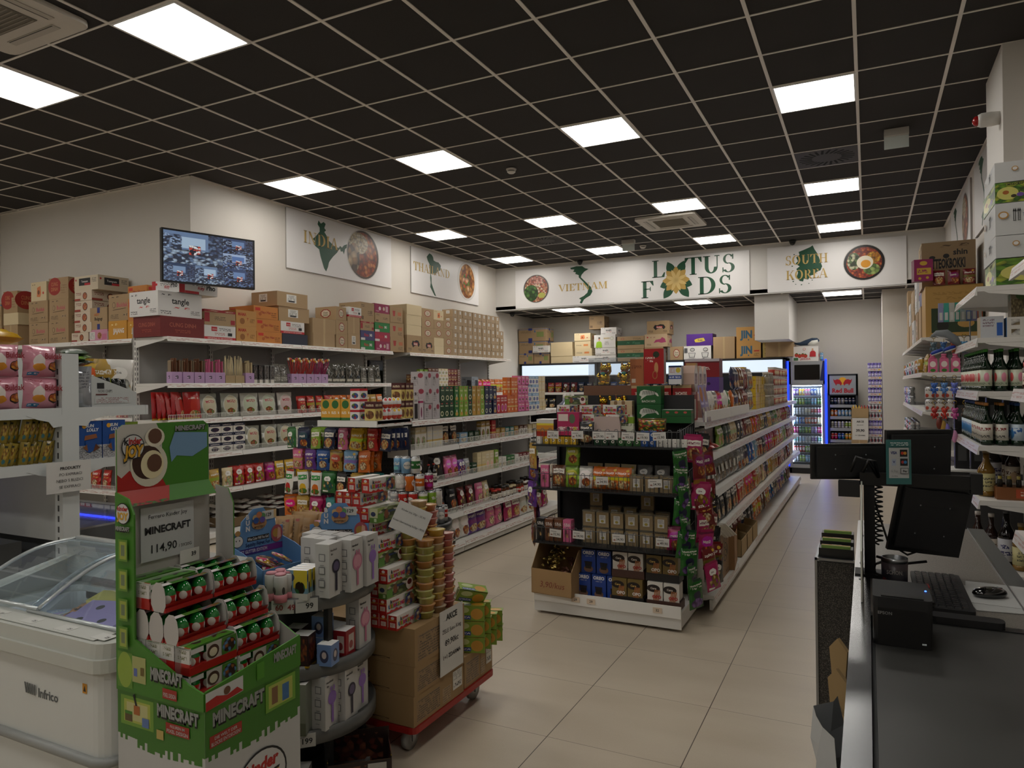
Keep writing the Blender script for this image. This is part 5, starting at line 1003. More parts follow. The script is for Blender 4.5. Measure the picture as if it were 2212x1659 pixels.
# chocolate boxes with letters
def letters(f, st, x, y, hh, dx, cols, bold=.06):
    for k, c in enumerate(st): f.text(c, x+dx*k, y+(k % 2)*.02, hh, M(cols[k % len(cols)], .4), bold)
def eggbox(red=True):
    b = MB(); w, d, h = .155, .043, .062
    base = M('d9d5cf', .35) if red else P('8fa05a', ('f', .5, .5, .5, .5, '7a8a5a', 'cfc9b5', '4a5a3a', 5))
    end = P('b3261e', ('r', .2, .2, .8, .5, 'd9c5bd'), ('t', .25, .25, .6, .45, '9a3a3a', 3), ('e', .5, .82, .2, .1, 'd9d5cf'), ('t', .08, .6, .92, .76, 'd9b050', 1)) if red else P('b9b890', ('r', 0, 0, 1, .35, '5a7a34'), ('e', .45, .6, .3, .16, '3a3f5a'), ('r', .55, .08, .85, .3, 'b9c9a0'))
    b.box(-w/2, 0, 0, w/2, d, h, base, right=end, left=end)
    for O, R in (((-w/2, 0, 0), X), ((w/2, d, 0), -X)):
        f = Face(b, O, R, Z, w, h, .0005)
        if red:
            f.poly([(0, 0), (.6, 0), (.52, .16), (.44, .1), (.36, .22), (.26, .12), (.16, .2), (.08, .1), (0, .16)], M('b3261e', .35)); f.text('kinder', .34, .64, .17, M('b3261e', .4), .03, maxw=.36, slant=.1); f.text('k', .17, .64, .22, INK, .05)
            letters(f, 'UBERRASCHUNG', .1, .32, .24, .042, ['2f6aa5', 'c9702a', '3a8a3a', 'c9a02a', 'a5308a', 'b3261e']); f.rect(.64, .06, 1, .94, P('5a7a4a', ('f', .5, .5, .5, .5, '2a3f7a', 'c9c5b0', 'a86a4a', 4)))
        else:
            f.rect(.0, .05, .22, .6, M('5a8a3a', .4)); f.ell(.32, .5, .2, .32, M('7a4a30', .4)); f.text('Natoons', .52, .6, .16, M('3a4a7a', .4), .03, maxw=.3); f.ell(.86, .5, .34, .42, M('d9d0c9', .4)); f.ell(.86, .62, .22, .2, M('5a1a1c', .4)); f.poly([(.7, 0), (1, 0), (1, .2), (.85, .1)], M('b3261e', .35))
    return b.mesh('chocolate_egg_box')
EB = [eggbox(True), eggbox(False)]
# base: carton of gold sweets, blue biscuit boxes, wafer trays
b = MB(); T = M('a08058', .8); w_, d_, h_ = .31, .33, .2
b.box(0, 0, 0, w_, d_, .004, T); b.box(0, 0, 0, w_, .004, .17, T); b.slab([(0, 0), (d_, 0), (d_, .3), (.12, .33), (0, .17)], (.004, 0, 0), Y, Z, .004, T); b.slab([(0, 0), (d_, 0), (d_, .3), (.12, .3), (0, .17)], (w_, 0, 0), Y, Z, .004, T); b.box(0, d_-.004, 0, w_, d_, .3, T)
b.text('3,90/kus', .04, (.16, -.001, .05), X, Z, M('7a3a2a', .6), 0, slant=.15)
o = b.build('open_carton', None, (G0[0]-.01, G0[1]-.03, .145), 0); o.rotation_euler = (0, 0, -.08); tag(o, 'open cardboard carton with handwritten price holding gold sweets', 'box')
swt = MB(); GD = M('b09a5a', .2, .9); swt.ell((0, 0, 0), (.022, .011, .011), GD, 8, 6); 
for sx in (-1, 1): swt.face([(sx*.018, 0, 0), (sx*.036, -.01, .008), (sx*.034, 0, -.004), (sx*.036, .01, .006)], GD)
swt = swt.mesh('wrapped_sweet'); brn = MB(); brn.ell((0, 0, 0), (.028, .01, .01), M('6a4030', .3), 8, 6); brn = brn.mesh('wrapped_sweet')
for k in range(64):
    gx, gy = .03+.25*random.random(), .02+.27*random.random()
    gold = gx < .17
    place(swt if gold else brn, (G0[0]+gx, G0[1]-.03+gy, .145+.1+.33*gy+(.05 if gold else -.01)+random.uniform(0, .03)), 0, 'shiny gold wrapped sweet heaped in the open carton' if gold else 'brown wrapped sweet heaped in the open carton', 'sweet', 'gold sweets in the carton' if gold else 'brown sweets in the carton', rot=(random.uniform(-.6, .6), random.uniform(-.6, .6), random.uniform(0, 6)))
def blueb():
    b = MB(); w, d, h = .1, .05, .16; b.box(-w/2, 0, 0, w/2, d, h, M('1c3f8c', .3)); f = Face(b, (-w/2, 0, 0), X, Z, w, h)
    f.text('OREO', .5, .8, .13, M('d9d9dc', .4), .05, maxw=.8); f.text('wafer roll', .5, .7, .05, M('c9c9d0', .4), 0, maxw=.6); f.ell(.5, .18, .2, .14, M('7a5a48', .5))
    for k in range(8): f.poly([(.3+.05*k, .2), (.34+.05*k, .2), (.28+.07*k, .5), (.22+.07*k, .5)], M('15110f', .5))
    return b.mesh('biscuit_box')
OB = blueb()
for k, (xx, zz, nm) in enumerate(((.3, .132, 'lower left'), (.41, .132, 'lower middle'), (.52, .132, 'lower right'), (.33, .293, 'upper left'), (.44, .293, 'upper right'))):
    place(OB, fG.w(xx+.04, .06 if zz < .2 else .08, zz), random.uniform(-.08, .08), 'blue biscuit box beside the sweets carton, %s of five' % nm, 'biscuit box', 'blue biscuit boxes on the end display')
def wafer(c, tr):
    b = MB(); T = M('4a3028' if tr else '1c1a1a', .5); b.box(-.11, 0, 0, .11, .12, .05, T); b.box(-.104, .006, .05, .104, .114, .06, M('2a1a16', .6))
    for k in range(2):
        w = .1; x0 = -.105+.107*k; b.box(x0, .004, .02, x0+w, .1, .165, M(c, .35)); f = Face(b, (x0, .004, .02), X, Z, w, .145)
        f.ell(.4, .72, .3, .17, M('1c1414', .4)); f.text('Caro', .4, .68, .09, M('c9a85a' if c != 'd0ccc5' else 'd9d2c9', .4), .03)
        for q in range(4): f.poly([(.36+.1*q, .14), (.42+.1*q, .14), (.56+.1*q, .66), (.5+.1*q, .68)], M('a5683c', .6))
        f.text('OPO', .62, .3, .13, M('d9d5cf' if c != 'd0ccc5' else 'a8302a', .4), .05)
    f = Face(b, (-.11, 0, 0), X, Z, .22, .05); return b.mesh('wafer_tray')
WT = [wafer('d0ccc5', 1), wafer('6e5c30', 0)]
for k, (xx, zz, t_, nm) in enumerate(((.66, .132, 1, 'lower left'), (.9, .132, 0, 'lower right'), (.66, .3, 0, 'upper left'), (.89, .3, 1, 'upper right'))):
    place(WT[t_], fG.w(xx, .02+.02*(zz > .2), zz), 0, '%s wafer roll tray, %s of four on the end display base' % ('white' if t_ == 0 else 'olive', nm), 'wafer tray', 'wafer roll trays on the end display')
for k in range(2): place(WT[0], (G0[0]+1.0-.1, G0[1]+.42, .132+.168*k), PI/2, 'white wafer tray facing the aisle, %s one' % ['lower', 'upper'][k], 'wafer tray', 'wafer roll trays on the end display')
# sandwich cakes in clear wrap on the lowest basket
b = MB(); b.box(-.042, 0, .004, .042, .03, .1, M('b59c70', .8)); b.box(-.042, .008, .004, .042, .022, .1, M('6a4a34', .8)); b.box(-.046, -.003, 0, .046, .033, .112, glass('e2dccc', .06, .2)); b.box(-.022, -.0042, .03, .022, -.0034, .085, P('c9c6c0', ('t', .1, .5, .9, .95, '3a3a3a', 3), ('e', .5, .25, .25, .16, '9a8a3a'))); CK = b.mesh('cake_pack')
fill(fG, .5, .33, [(CK, 'clear wrapped sandwich cake', 'cake', 6, .1, ['cream'], 2, 1, .03), ], 'lowest basket of end display')
for k, (xx, zz, yy) in enumerate(((.38, .5, .22), (.38, .61, .22), (.38, .72, .22), (.52, .62, .2), (.63, .62, .2), (.74, .6, .2), (.85, .6, .2), (.74, .71, .24))): place(CK, fG.w(xx, yy, zz+.01), random.uniform(-.1, .1), 'clear wrapped sandwich cake, %s behind the front row of lowest basket' % nth(k), 'cake', 'wrapped cakes behind the front row')
pk = [pbox(.06, .03, .15, P('O', ('F', .2, .2, .8, .55, 'd9b070', 'O3', 'O', 5), ('t', .1, .65, .9, .9, 'd9d5cf', 1)), name='biscuit_stick_box')]
fill(fG, .5, .0, [(pk, 'biscuit stick box', 'biscuit box', 1, .07, ['black'], 1, 2), (pk, 'biscuit stick box', 'biscuit box', 2, .065, ['brown'], 1, 2), (pk, 'biscuit stick box', 'biscuit box', 1, .07, ['pink'], 1, 2)], 'lowest basket left end', y0=.02)
fill(fG, .5, .93, [(SMB, 'sweet bag', 'candy', 1, .09, ['magenta'], 1, 2)], 'lowest basket right end')
fill(fG, .87, .02, [(pk, 'milk biscuit box', 'biscuit box', 1, .1, ['pink'], 1, 1), (SMB, 'cake bag', 'cake', 1, .1, ['brown'], 1, 1), (SMB, 'small snack bag', 'snack', 1, .1, ['lime green'], 2, 1), (SMB, 'small snack bag', 'snack', 1, .1, ['white'], 1, 1), (SMB, 'small snack bag', 'snack', 3, .085, ['lime green', 'orange', 'yellow'], 1, 1), (CK, 'clear wrapped sandwich cake', 'cake', 4, .1, ['cream'], 1, 1)], 'middle basket of end display')
fill(fG, .87, .3, [(SMB, 'small snack bag', 'snack', 5, .12, ['brown', 'gold', 'cream', 'grey'], 1, 1, .2)], 'back of the middle basket')
smb = [pbox(.045, .03, .05, P('O', ('e', .5, .5, .25, .2, 'e9e4da'), ('e', .5, .5, .12, .1, 'O3')), name='small_box')]
fill(fG, 1.17, .0, [(smb, 'small sweet box', 'sweet box', 1, .06, ['white'], 1, 1), (smb, 'small sweet box', 'sweet box', 5, .05, ['yellow'], 1, 1), (SMB, 'sweet bag', 'candy', 1, .12, ['black'], 1, 1), (smb, 'small sweet box', 'sweet box', 6, .055, ['green', 'dark green'], 1, 1), (smb, 'small sweet box', 'sweet box', 2, .05, ['magenta', 'blue'], 2, 1), (smb, 'small sweet box', 'sweet box', 4, .05, ['white'], 1, 1)], 'top basket of end display')
tb = pbox(.16, .14, .16, P('a82a58', ('r', .05, .62, .5, .92, 'd9c9c0'), ('e', .68, .72, .14, .2, '5a6a50'), ('t', .05, .15, .95, .4, 'e6d9d2', 2), ('e', .2, .28, .08, .1, 'd9c2c2'), ('e', .5, .28, .08, .1, '3a3a3a'), ('e', .8, .28, .08, .1, 'c9b53a')), M('a83a66', .4), M('c46a8f', .4), name='toy_box')
place(tb, fG.w(.24, .06, 1.23), .03, 'pink toy egg box with round window on the top basket', 'toy box')
lb_ = pbox(.13, .1, .14, P('c9862c', ('r', 0, 0, 1, .4, '9a2a1a'), ('r', 0, .7, 1, .8, 'd9c53a'), ('r', 0, .8, 1, 1, 'c9c5bd')), M('5a5560', .5), name='sweet_carton')
place(lb_, fG.w(.07, .05, 1.2), 0, 'orange and red sweet carton at left of the top basket', 'sweet carton')
gb = MB(); gb.slab([(0, 0), (.2, 0), (.2, .1), (.19, .15), (.02, .15), (0, .1)], (.4, .1, 1.21), X, Z, .12, M('b8a49c', .6)); gb = gb.build('display_carton', None, (G0[0]-.0, G0[1], 0)); tag(gb, 'pale pink empty display carton on the top basket', 'display carton')
b2 = pbox(.13, .03, .15, P('c9c9b5', ('r', 0, .7, 1, 1, '7a9a2a'), ('t', .1, .55, .9, .72, '3a4a2a', 1), ('e', .4, .3, .24, .14, '4a2a1c')), name='biscuit_bag')
place(b2, fG.w(.62, .12, 1.21), 0, 'green and white banana snack pack on top basket', 'snack')
b3 = pouch(.2, .1, .06, P('5a4a2c', ('F', .05, .1, .95, .9, 'b5402a', 'c9a53a', '4a6a2a', 10), rough=.15), 3).mesh('candy_bag')
place(b3, fG.w(.8, .16, 1.25), 0, 'clear bag of coloured jelly sweets on top basket', 'candy')
# acrylic case, egg boxes and golden cats behind the top basket
fG2 = Fr(-2.0, 4.98, 0)
for zz, row in ((1.312, [(.42, 0), (.6, 0)]), (1.376, [(.24, 0), (.41, 0), (.58, 0)]), (1.44, [(.3, 1)])):
    for k, (xx, t_) in enumerate(row): place(EB[t_], fG2.w(xx-.12, -.36+.0*k, zz), 0, 'white chocolate egg box behind top basket, %s of %s layer' % (nth(k), {1.312: 'bottom', 1.376: 'middle', 1.44: 'top'}[zz]), 'chocolate box', 'egg boxes behind the top basket', name='chocolate_egg_box')
for k in range(2): 
    b = MB(); gm = glass('eef1f3', .03, .05); c8 = [(x, y, z) for z in (0, .2) for x, y in ((0, 0), (.36, 0), (.36, .14), (0, .14))]; [b.face([c8[i] for i in q], gm) for q in ((0, 1, 5, 4), (1, 2, 6, 5), (2, 3, 7, 6), (3, 0, 4, 7), (4, 5, 6, 7))]
    if k: o = b.build('clear_case', None, (-1.86, 5.0, 1.575), 0); tag(o, 'clear plastic case holding golden cat figurines on the island', 'display case')
b = MB(); b.box(0, 0, 0, .42, .3, .26, M('6e4a34', .6, alpha=1)); o = b.build('product_carton', None, (-1.9, 5.0, 1.312), 0); tag(o, 'brown carton under the clear case of golden cats', 'carton')
def cat():
    b = MB(); G_ = M('c9a22c', .18, .95); R_ = M('8c2a1c', .3); T_ = M('2f8a78', .3)
    b.ell((0, 0, .045), (.042, .036, .05), G_, 16, 12); b.ell((0, -.004, .118), (.034, .03, .03), G_, 16, 12)
    for s in (-1, 1):
        b.lathe([(.012, 0), (.007, .014), (0, .026)], G_, cx=s*.02, n=8) if 0 else b.tube([(s*.02, 0, .138), (s*.024, 0, .152), (s*.026, 0, .164)], [.012, .008, .001], G_, 8); b.tube([(s*.02, -.009, .14), (s*.025, -.009, .158)], [.006, .001], R_, 6)
        b.ell((s*.026, -.02, .008), (.018, .022, .011), G_, 10, 6); b.ell((s*.012, -.032, .122), (.004, .002, .005), BLK, 6, 5)
    b.tube([(.036, -.01, .08), (.05, -.018, .1), (.05, -.022, .125), (.046, -.024, .14)], [.013, .012, .011, .012], G_, 8); b.ell((.045, -.026, .146), (.013, .011, .013), G_, 8, 6)
    b.tube([(-.036, -.012, .08), (-.044, -.03, .06), (-.024, -.042, .05)], [.012, .011, .011], G_, 8); b.lathe([(.028, .088), (.036, .093), (.028, .098)], R_, n=14); b.ell((0, -.034, .082), (.018, .008, .012), T_, 10, 6); b.box(-.03, -.05, 0, .012, -.02, .014, G_)
    for s in (-1, 1): b.ell((s*.01, -.034, .111), (.008, .004, .006), G_, 8, 5)
    return b.mesh('lucky_cat_figurine')
CT = cat()
for k, xx in enumerate((-1.76, -1.6)): place(CT, (xx, 5.07, 1.58), 0, 'golden waving cat figurine in the clear case, %s one' % ['left', 'right'][k], 'cat figurine', 'golden cats in the case')
place(CT, (-1.6, 4.93, 1.34), 0, 'golden waving cat figurine half hidden behind white ladder boxes', 'cat figurine')
place(CT, (-1.72, 4.93, 1.34), .4, 'golden cat figurine to the left of the half hidden one', 'cat figurine')
def gbox(name, w, d, h, mt, x, y, z, lb, cat, side=None, rz=0): return place(pbox(w, d, h, mt, side, name=name), (x, y, z), rz, lb, cat)
gbox('ginseng_box', .145, .06, .25, P('a3161a', ('e', .62, .83, .16, .09, '24321c'), ('t', .08, .6, .55, .78, 'e9ddd0', 2), ('e', .62, .45, .1, .16, 'c08a5a'), ('e', .55, .25, .13, .12, 'a5683c'), ('e', .55, .25, .09, .09, 'a3161a')), -1.36, 4.98, 1.58, 'tall red ginseng box standing on the red cartons', 'box', M('8a8480', .4))
gbox('product_box', .1, .07, .19, P('a5623a', ('r', .1, .1, .4, .25, 'd9c9b5'), ('t', .1, .6, .9, .8, '7a3f20', 1)), -1.49, 5.0, 1.57, 'orange brown box left of the tall red ginseng box', 'box')
for k, xx in enumerate((-1.46, -1.3, -1.17)): gbox('red_carton', .14, .2, .25, P('a31a1c', ('r', 0, .92, 1, 1, 'b59a70'), ('t', .2, .7, .8, .84, 'e9ddd0', 1), ('r', .25, .05, .75, .6, 'cfc9bd') if k == 2 else ('t', .2, .4, .8, .6, 'b5503a', 1)), xx, 4.99, 1.318, 'red ginseng carton behind green tiger boxes, %s from left' % nth(k), 'carton')
gbox('plaster_box', .09, .06, .13, P('cfcfd2', ('r', 0, .28, 1, .48, '1c3f8c'), ('t', .08, .3, .92, .45, 'e6e6ea', 1), ('e', .75, .75, .18, .14, 'c9b53a'), ('t', .08, .6, .5, .9, 'b5605a', 4), ('r', 0, .9, 1, 1, '1c2f5c')), -1.2, 4.94, 1.575, 'white and blue pain plaster box right of ginseng box', 'box', M('9aa0a5', .4))
gbox('wooden_box', .07, .06, .15, P('b08a5a', ('t', .1, .7, .9, .9, '4a3a2a', 1)), -1.13, 5.12, 1.575, 'small beige box behind the pain plaster box', 'box')
def tiger():
    b = MB(); w, d, h = .17, .1, .125; b.box(-w/2, 0, 0, w/2, d, h, M('1d5a2c', .35)); f = Face(b, (-w/2, 0, 0), X, Z, w, h); Wm, K = M('cfd2c5', .4), M('1a2a1c', .4)
    f.poly([(.1, .5), (.16, .72), (.3, .8), (.5, .76), (.72, .7), (.86, .6), (.92, .44), (.86, .44), (.78, .54), (.6, .5), (.42, .48), (.26, .34), (.16, .24), (.2, .42)], Wm)
    for k in range(8): f.poly([(.24+.07*k, .52), (.26+.07*k, .52), (.3+.07*k, .74), (.27+.07*k, .74)], K)
    f.text('BACH HO', .5, .1, .12, Wm, .02); return b.mesh('balm_box')
TG = tiger()
for k in range(2): place(TG, (-1.36, 4.84, 1.312+.127*k), .0, 'green balm box with white tiger, %s of two' % ['lower', 'upper'][k], 'balm box', 'green tiger boxes')
g3 = pbox(.2, .08, .09, P('1d5a2c', ('r', 0, .5, 1, .54, '0f2f18'), ('e', .2, .8, .06, .08, 'b5504a'), ('e', .5, .8, .06, .08, 'b5504a'), ('e', .8, .8, .06, .08, 'b5504a')), name='balm_box')
place(g3, (-1.16, 4.8, 1.312), 0, 'green tray of balm boxes at the right corner of end display', 'balm box')
ld = pbox(.16, .06, .15, P('c9b590', ('r', 0, 0, 1, .35, 'cfc6b0'), ('r', .02, .35, .4, .75, '6e3f2c'), ('e', .25, .9, .08, .12, '8a6a48'), ('e', .6, .9, .08, .12, '8a6a48'), ('t', .05, .08, .95, .3, '8a6f55', 2)), name='chocolate_carton')
place(ld, (-1.56, 4.84, 1.312), 0, 'cream and brown chocolate carton left of green tiger boxes', 'carton')
jr = MB(); jr.lathe([(.07, 0), (.085, .05), (.08, .12), (.045, .15), (.045, .17), (0, .17)], P('7a7f92', ('r', .0, .3, 1, .75, '3a4468'), ('F', .1, .1, .9, .7, 'b9b5b0', '5a6a5a', '8a5a6a', 8), rough=.1), n=16)
for k in range(6): jr.ell((.03*math.cos(k), .03*math.sin(k), .18+.01*(k % 2)), (.018, .018, .018), M('c9c5bd', .5), 8, 6)
place(jr.mesh('candy_jar'), (-1.95, 4.82, 1.312), 0, 'blue wrapped sweet jar with white ball lid on island end', 'candy jar')
# strips of hanging bags on both flanks
HB3 = hang(.12, .17, .03, P('215a20', ('t', .1, .72, .9, .92, 'e9e6da', 2), ('e', .5, .5, .25, .16, '23233a'), ('f', .5, .22, .4, .18, '5a3a7a', '4a2a6a', '7a5aa0', 7), rough=.22), 81)
strips = [('green', [HB3], -1.07, 4.46, 1.12, 9, .12, ['dark green']), ('pink', HB, -1.0, 4.62, 1.2, 9, .11, ['magenta', 'dark red', 'magenta']), ('black', HB, -.985, 4.74, 1.2, 9, .105, ['black', 'dark red'])]
for nm, ms, x_, y_, z_, cnt, dz, cs in strips:
    b = MB(); b.tube([(x_+.01, y_+.02, z_+.06), (x_+.05, y_+.02, z_-.9)], .003, WIRE, 4); o = b.build('clip_strip', None); tag(o, 'clip strip of %s candy bags at right corner of end display' % nm, 'clip strip')
    for k in range(cnt):
        cn = cs[k % len(cs)]
        place(ms[k % len(ms)], (x_+.012*k+random.uniform(-.01, .01), y_-.005*k, z_+.04-.1*k), 0, '%s candy bag, %s from top of %s strip on end display' % (cn, nth(k), nm), 'candy', 'candy bags on the clip strips', color=PAL[cn], rot=(random.uniform(-.15, .1), random.uniform(-.15, .15), .9+random.uniform(-.4, .4)))
for k in range(7):
    cn = ['gold', 'purple', 'green', 'purple', 'dark red', 'purple', 'brown'][k]
    place(HB[k % 5], (-2.13-.008*(k % 2), 4.58+.04*(k % 3), 1.16-.09*k), 0, '%s candy bag hanging on left flank of end display, %s from top' % (cn, nth(k)), 'candy', 'candy bags on the left flank', color=PAL[cn], rot=(0, random.uniform(-.1, .1), -.8+random.uniform(-.3, .3)))
# ================================================================ BACK ALCOVE: open coolers, boxes above
LIT = M('cfe4ff', .5, emit=2.2)
wm = bpy.data.materials.new('lit_header'); wm.use_nodes = True; t = NT(wm.node_tree); bs = wm.node_tree.nodes['Principled BSDF']
bs.inputs['Base Color'].default_value = (.3, .33, .36, 1); bs.inputs['Emission Color'].default_value = (.72, .85, 1, 1); bs.inputs['Emission Strength'].default_value = .9
for i, (x0, x1) in enumerate(((-6.45, -4.78), (-4.74, -3.03), (-2.99, -1.29))):
    r = empty('open_cooler', (x0, 13.3, 0), 0, 'open wall cooler with lit header panel, %s of three at the back' % ['left', 'middle', 'right'][i], 'cooler', 'open coolers at the back')
    W_ = x1-x0
    b = MB(); b.box(0, 0, 0, .04, .8, 2.03, BLKM); b.box(W_-.04, 0, 0, W_, .8, 2.03, BLKM); b.box(0, .76, 0, W_, .8, 2.03, M('3a3b3e', .5)); b.box(0, 0, 2.0, W_, .8, 2.04, BLKM); b.box(0, 0, 0, W_, .1, .45, M('55585a', .5)); b.box(0, .02, 1.72, W_, .1, 1.78, BLKM); b.build('cabinet', r)
    b = MB(); b.box(.05, -.02, 1.79, W_-.05, .06, 2.0, wm); b.build('lit_header', r)
    b = MB(); b.box(.03, -.025, 1.775, W_-.03, -.005, 1.79, M('b9bbbe', .4)); b.build('header_trim', r)
    for z in (.45, .8, 1.1, 1.42):
        b = MB(); b.box(.05, .2, z, W_-.05, .74, z+.02, WH2); b.box(.05, .185, z-.02, W_-.05, .2, z+.03, WH); b.build('shelf_board', r)
fK = Fr(-6.3, 13.48, 0)
cl = ['red', 'dark red', 'navy', 'green', 'navy', 'blue', 'white', 'yellow', 'brown']
fill(fK, 1.44, 0, [(BAGS, 'chilled pack', 'chilled food', 9, .17, cl, 1, 1)], 'upper shelf of left cooler')
fill(fK, 1.12, .2, [(BAGS, 'chilled pack', 'chilled food', 8, .17, ['red', 'orange', 'dark red', 'black'], 1, 1)], 'middle shelf of left cooler')
fill(Fr(-4.6, 13.48, 0), 1.44, 0, [(BAGS, 'chilled pack', 'chilled food', 9, .17, ['blue', 'navy', 'navy', 'green', 'blue'], 1, 1)], 'upper shelf of middle cooler')
fL = Fr(-6.5, 13.32, 0); WL = 'on the back coolers'
rows_ = [(0, [(.33, .34, .22, 'bluetape'), (.6, .4, .25, 'bluetape'), (.62, .4, .26, 'bluetape')]), (.34, [(.34, .34, .22, 'bluetape')]), (.64+.02, [(.0, 0, 0, None)]),
         (.72, [(.48, .36, .14, 'pale'), (.48, .36, .14, 'pale', .0), (.47, .36, .14, 'pale', .0)]), (1.2, [(.48, .34, .13, 'tangle'), (.36, .34, .15, 'orangepatch', .05), (.34, .34, .15, 'orangepatch', .04), (.34, .34, .15, 'noodlebag', .04)]),
         (1.68, [(.42, .34, .14, 'tangle'), (.42, .34, .14, 'tangle'), (.44, .36, .25, 'boy', -.02), (.32, .34, .14, 'tangle', .12)]), (2.14, [(.52, .36, .24, 'green'), (.53, .36, .24, 'green')]), (2.68, [(.36, .34, .26, 'bull'), (.44, .36, .24, 'pinkcow'), (.42, .36, .25, 'bull', .05)]),
         (3.17, [(.24, .3, .25, 'octa')]), (3.43, [(.5, .34, .25, 'cooker'), (.48, .34, .22, 'purple', .05)]), (3.97, [(.38, .34, .4, 'plain')]), (4.38, [(.42, .34, .28, 'jin'), (.42, .34, .28, 'jin')]), (4.83, [(.4, .34, .28, 'rows6'), (.24, .24, .26, 'boy', .09)])]
n = 0
for x0, st in rows_:
    if st[0][3] is None: continue
    stack(fL, x0, 2.043, st, WL, n, y=.02, jit=.02); n += 1
place(carton(.36, .34, .14, 'tangle'), (-6.5+.52, 13.3, 2.043+.224), 0, 'white box with black lettering resting in front of blue taped boxes', 'box', name='cardboard_box')
place(carton(.32, .3, .26, 'brown'), (-6.5+1.62, 13.62, 2.72), 0, 'brown cardboard box standing high behind the white banana box', 'box', name='cardboard_box')
place(carton(.46, .34, .26, 'plain'), (-1.39, 13.34, 2.05), 0, 'plain brown box tucked under the white duct', 'box', name='cardboard_box')
# glass door fridge
def frontcans(x0, y, z, n, pitch, r_, h, cols, lb, grp, me):
    for k in range(n):
        cn = cols[(k//2) % len(cols)]
        place(me, (x0+pitch*k, y, z), random.uniform(0, .6), '%s can, %s from left %s' % (cn, nth(k), lb), 'drink can', grp, color=PAL[cn])
r = empty('drinks_fridge', (-1.24, 13.4, 0), 0, 'tall glass door drinks fridge with glowing blue edges', 'fridge')
b = MB(); GM = M('8f9194', .4); b.box(0, 0, .0, .03, .6, 1.96, GM); b.box(.55, 0, 0, .58, .6, 1.96, GM); b.box(0, .57, 0, .58, .6, 1.96, M('c9d4e0', .5)); b.box(0, 0, 1.56, .58, .6, 1.96, GM); b.box(0, 0, 0, .58, .6, .1, BLKM); b.box(0, -.01, .1, .58, .03, .16, GM); b.build('cabinet', r)
b = MB(); b.box(.09, -.004, 1.64, .5, .0, 1.9, M('050505', .15)); b.poly([(.5, 1.62), (.58, 1.62), (.58, 1.94), (.545, 1.94)], (0, -.002, 0), X, Z, M('10184a', .4)); b.build('header_screen', r)
BL = M('1430ff', .5, emit=3.0)
for x0, zt in ((-.035, 1.97), (.58, 1.99)):
    b = MB(); b.box(x0, -.02, .12, x0+.03, .04, zt, BL); b.build('blue_light_edge', r)
b = MB(); b.box(.03, .02, 1.53, .55, .06, 1.55, M('dfeaff', .5, emit=30)); b.box(.052, .03, .2, .06, .04, 1.5, M('dfeaff', .5, emit=22)); b.box(.52, .03, .2, .528, .04, 1.5, M('dfeaff', .5, emit=22)); b.build('inner_lamp', r)
b = MB()
for a in ((.03, .16, .05, 1.56), (.53, .16, .55, 1.56)): b.box(a[0], -.02, a[1], a[2], .01, a[3], M('a5a7aa', .3, .6))
b.box(.03, -.02, 1.54, .55, .01, 1.56, M('a5a7aa', .3, .6)); b.build('door_frame', r)
b = MB(); b.box(.05, -.008, .16, .53, -.004, 1.54, glass('eef4fa', .02, .06)); b.build('glass_pane', r)
fcol = [['purple', 'yellow', 'pink', 'blue', 'silver'], ['green', 'lime green', 'teal', 'light blue'], ['silver', 'silver', 'cream', 'red', 'magenta'], ['light blue', 'blue', 'orange', 'red', 'cream'], ['magenta', 'green', 'lime green', 'lilac'], ['teal', 'light blue', 'silver', 'purple'], ['red', 'red', 'lime green', 'orange'], ['silver', 'lime green', 'light blue', 'white']]
for k in range(8):
    z = .2+.166*k
    b = MB(); b.box(.04, .04, z-.008, .54, .5, z, M('9a9da0', .4, .5)); b.build('rack', r)
    frontcans(-1.24+.08, 13.4+.085, z+.001, 10, .0475, .02, .12, fcol[7-k], 'on %s rack of glass fridge' % nth(7-k), 'cans in the glass door fridge', CANF[k % 3])
place(carton(.42, .3, .26, 'jahoda'), (-.97, 13.42, 1.962), 0, 'white strawberry box on top of the glass door fridge', 'box', name='cardboard_box')
place(SLIM[0], (-.71, 13.42, 1.962), 0, 'light blue can standing beside the white strawberry box', 'drink can', color=PAL['light blue'])
r = empty('whale_toy', (-.96, 13.55, 2.224), 0, 'dark blue and white plush whale lying on the strawberry box', 'plush toy')
b = MB(); b.tube([(-.2, 0, .06), (-.1, 0, .05), (0, 0, .07), (.1, 0, .09), (.18, 0, .1), (.21, 0, .1)], [.01, .03, .05, .06, .045, .01], M('22344a', .8), 12); b.build('body', r)
b = MB(); b.tube([(.02, -.02, .05), (.1, -.025, .065), (.19, -.02, .085)], [.02, .05, .035], M('c9c9c2', .8), 10); b.build('belly', r)
b = MB(); b.tube([(-.2, 0, .06), (-.26, -.03, .09)], [.012, .02], M('22344a', .8), 8); b.tube([(-.2, 0, .06), (-.25, .04, .1)], [.012, .02], M('22344a', .8), 8); b.build('tail', r)
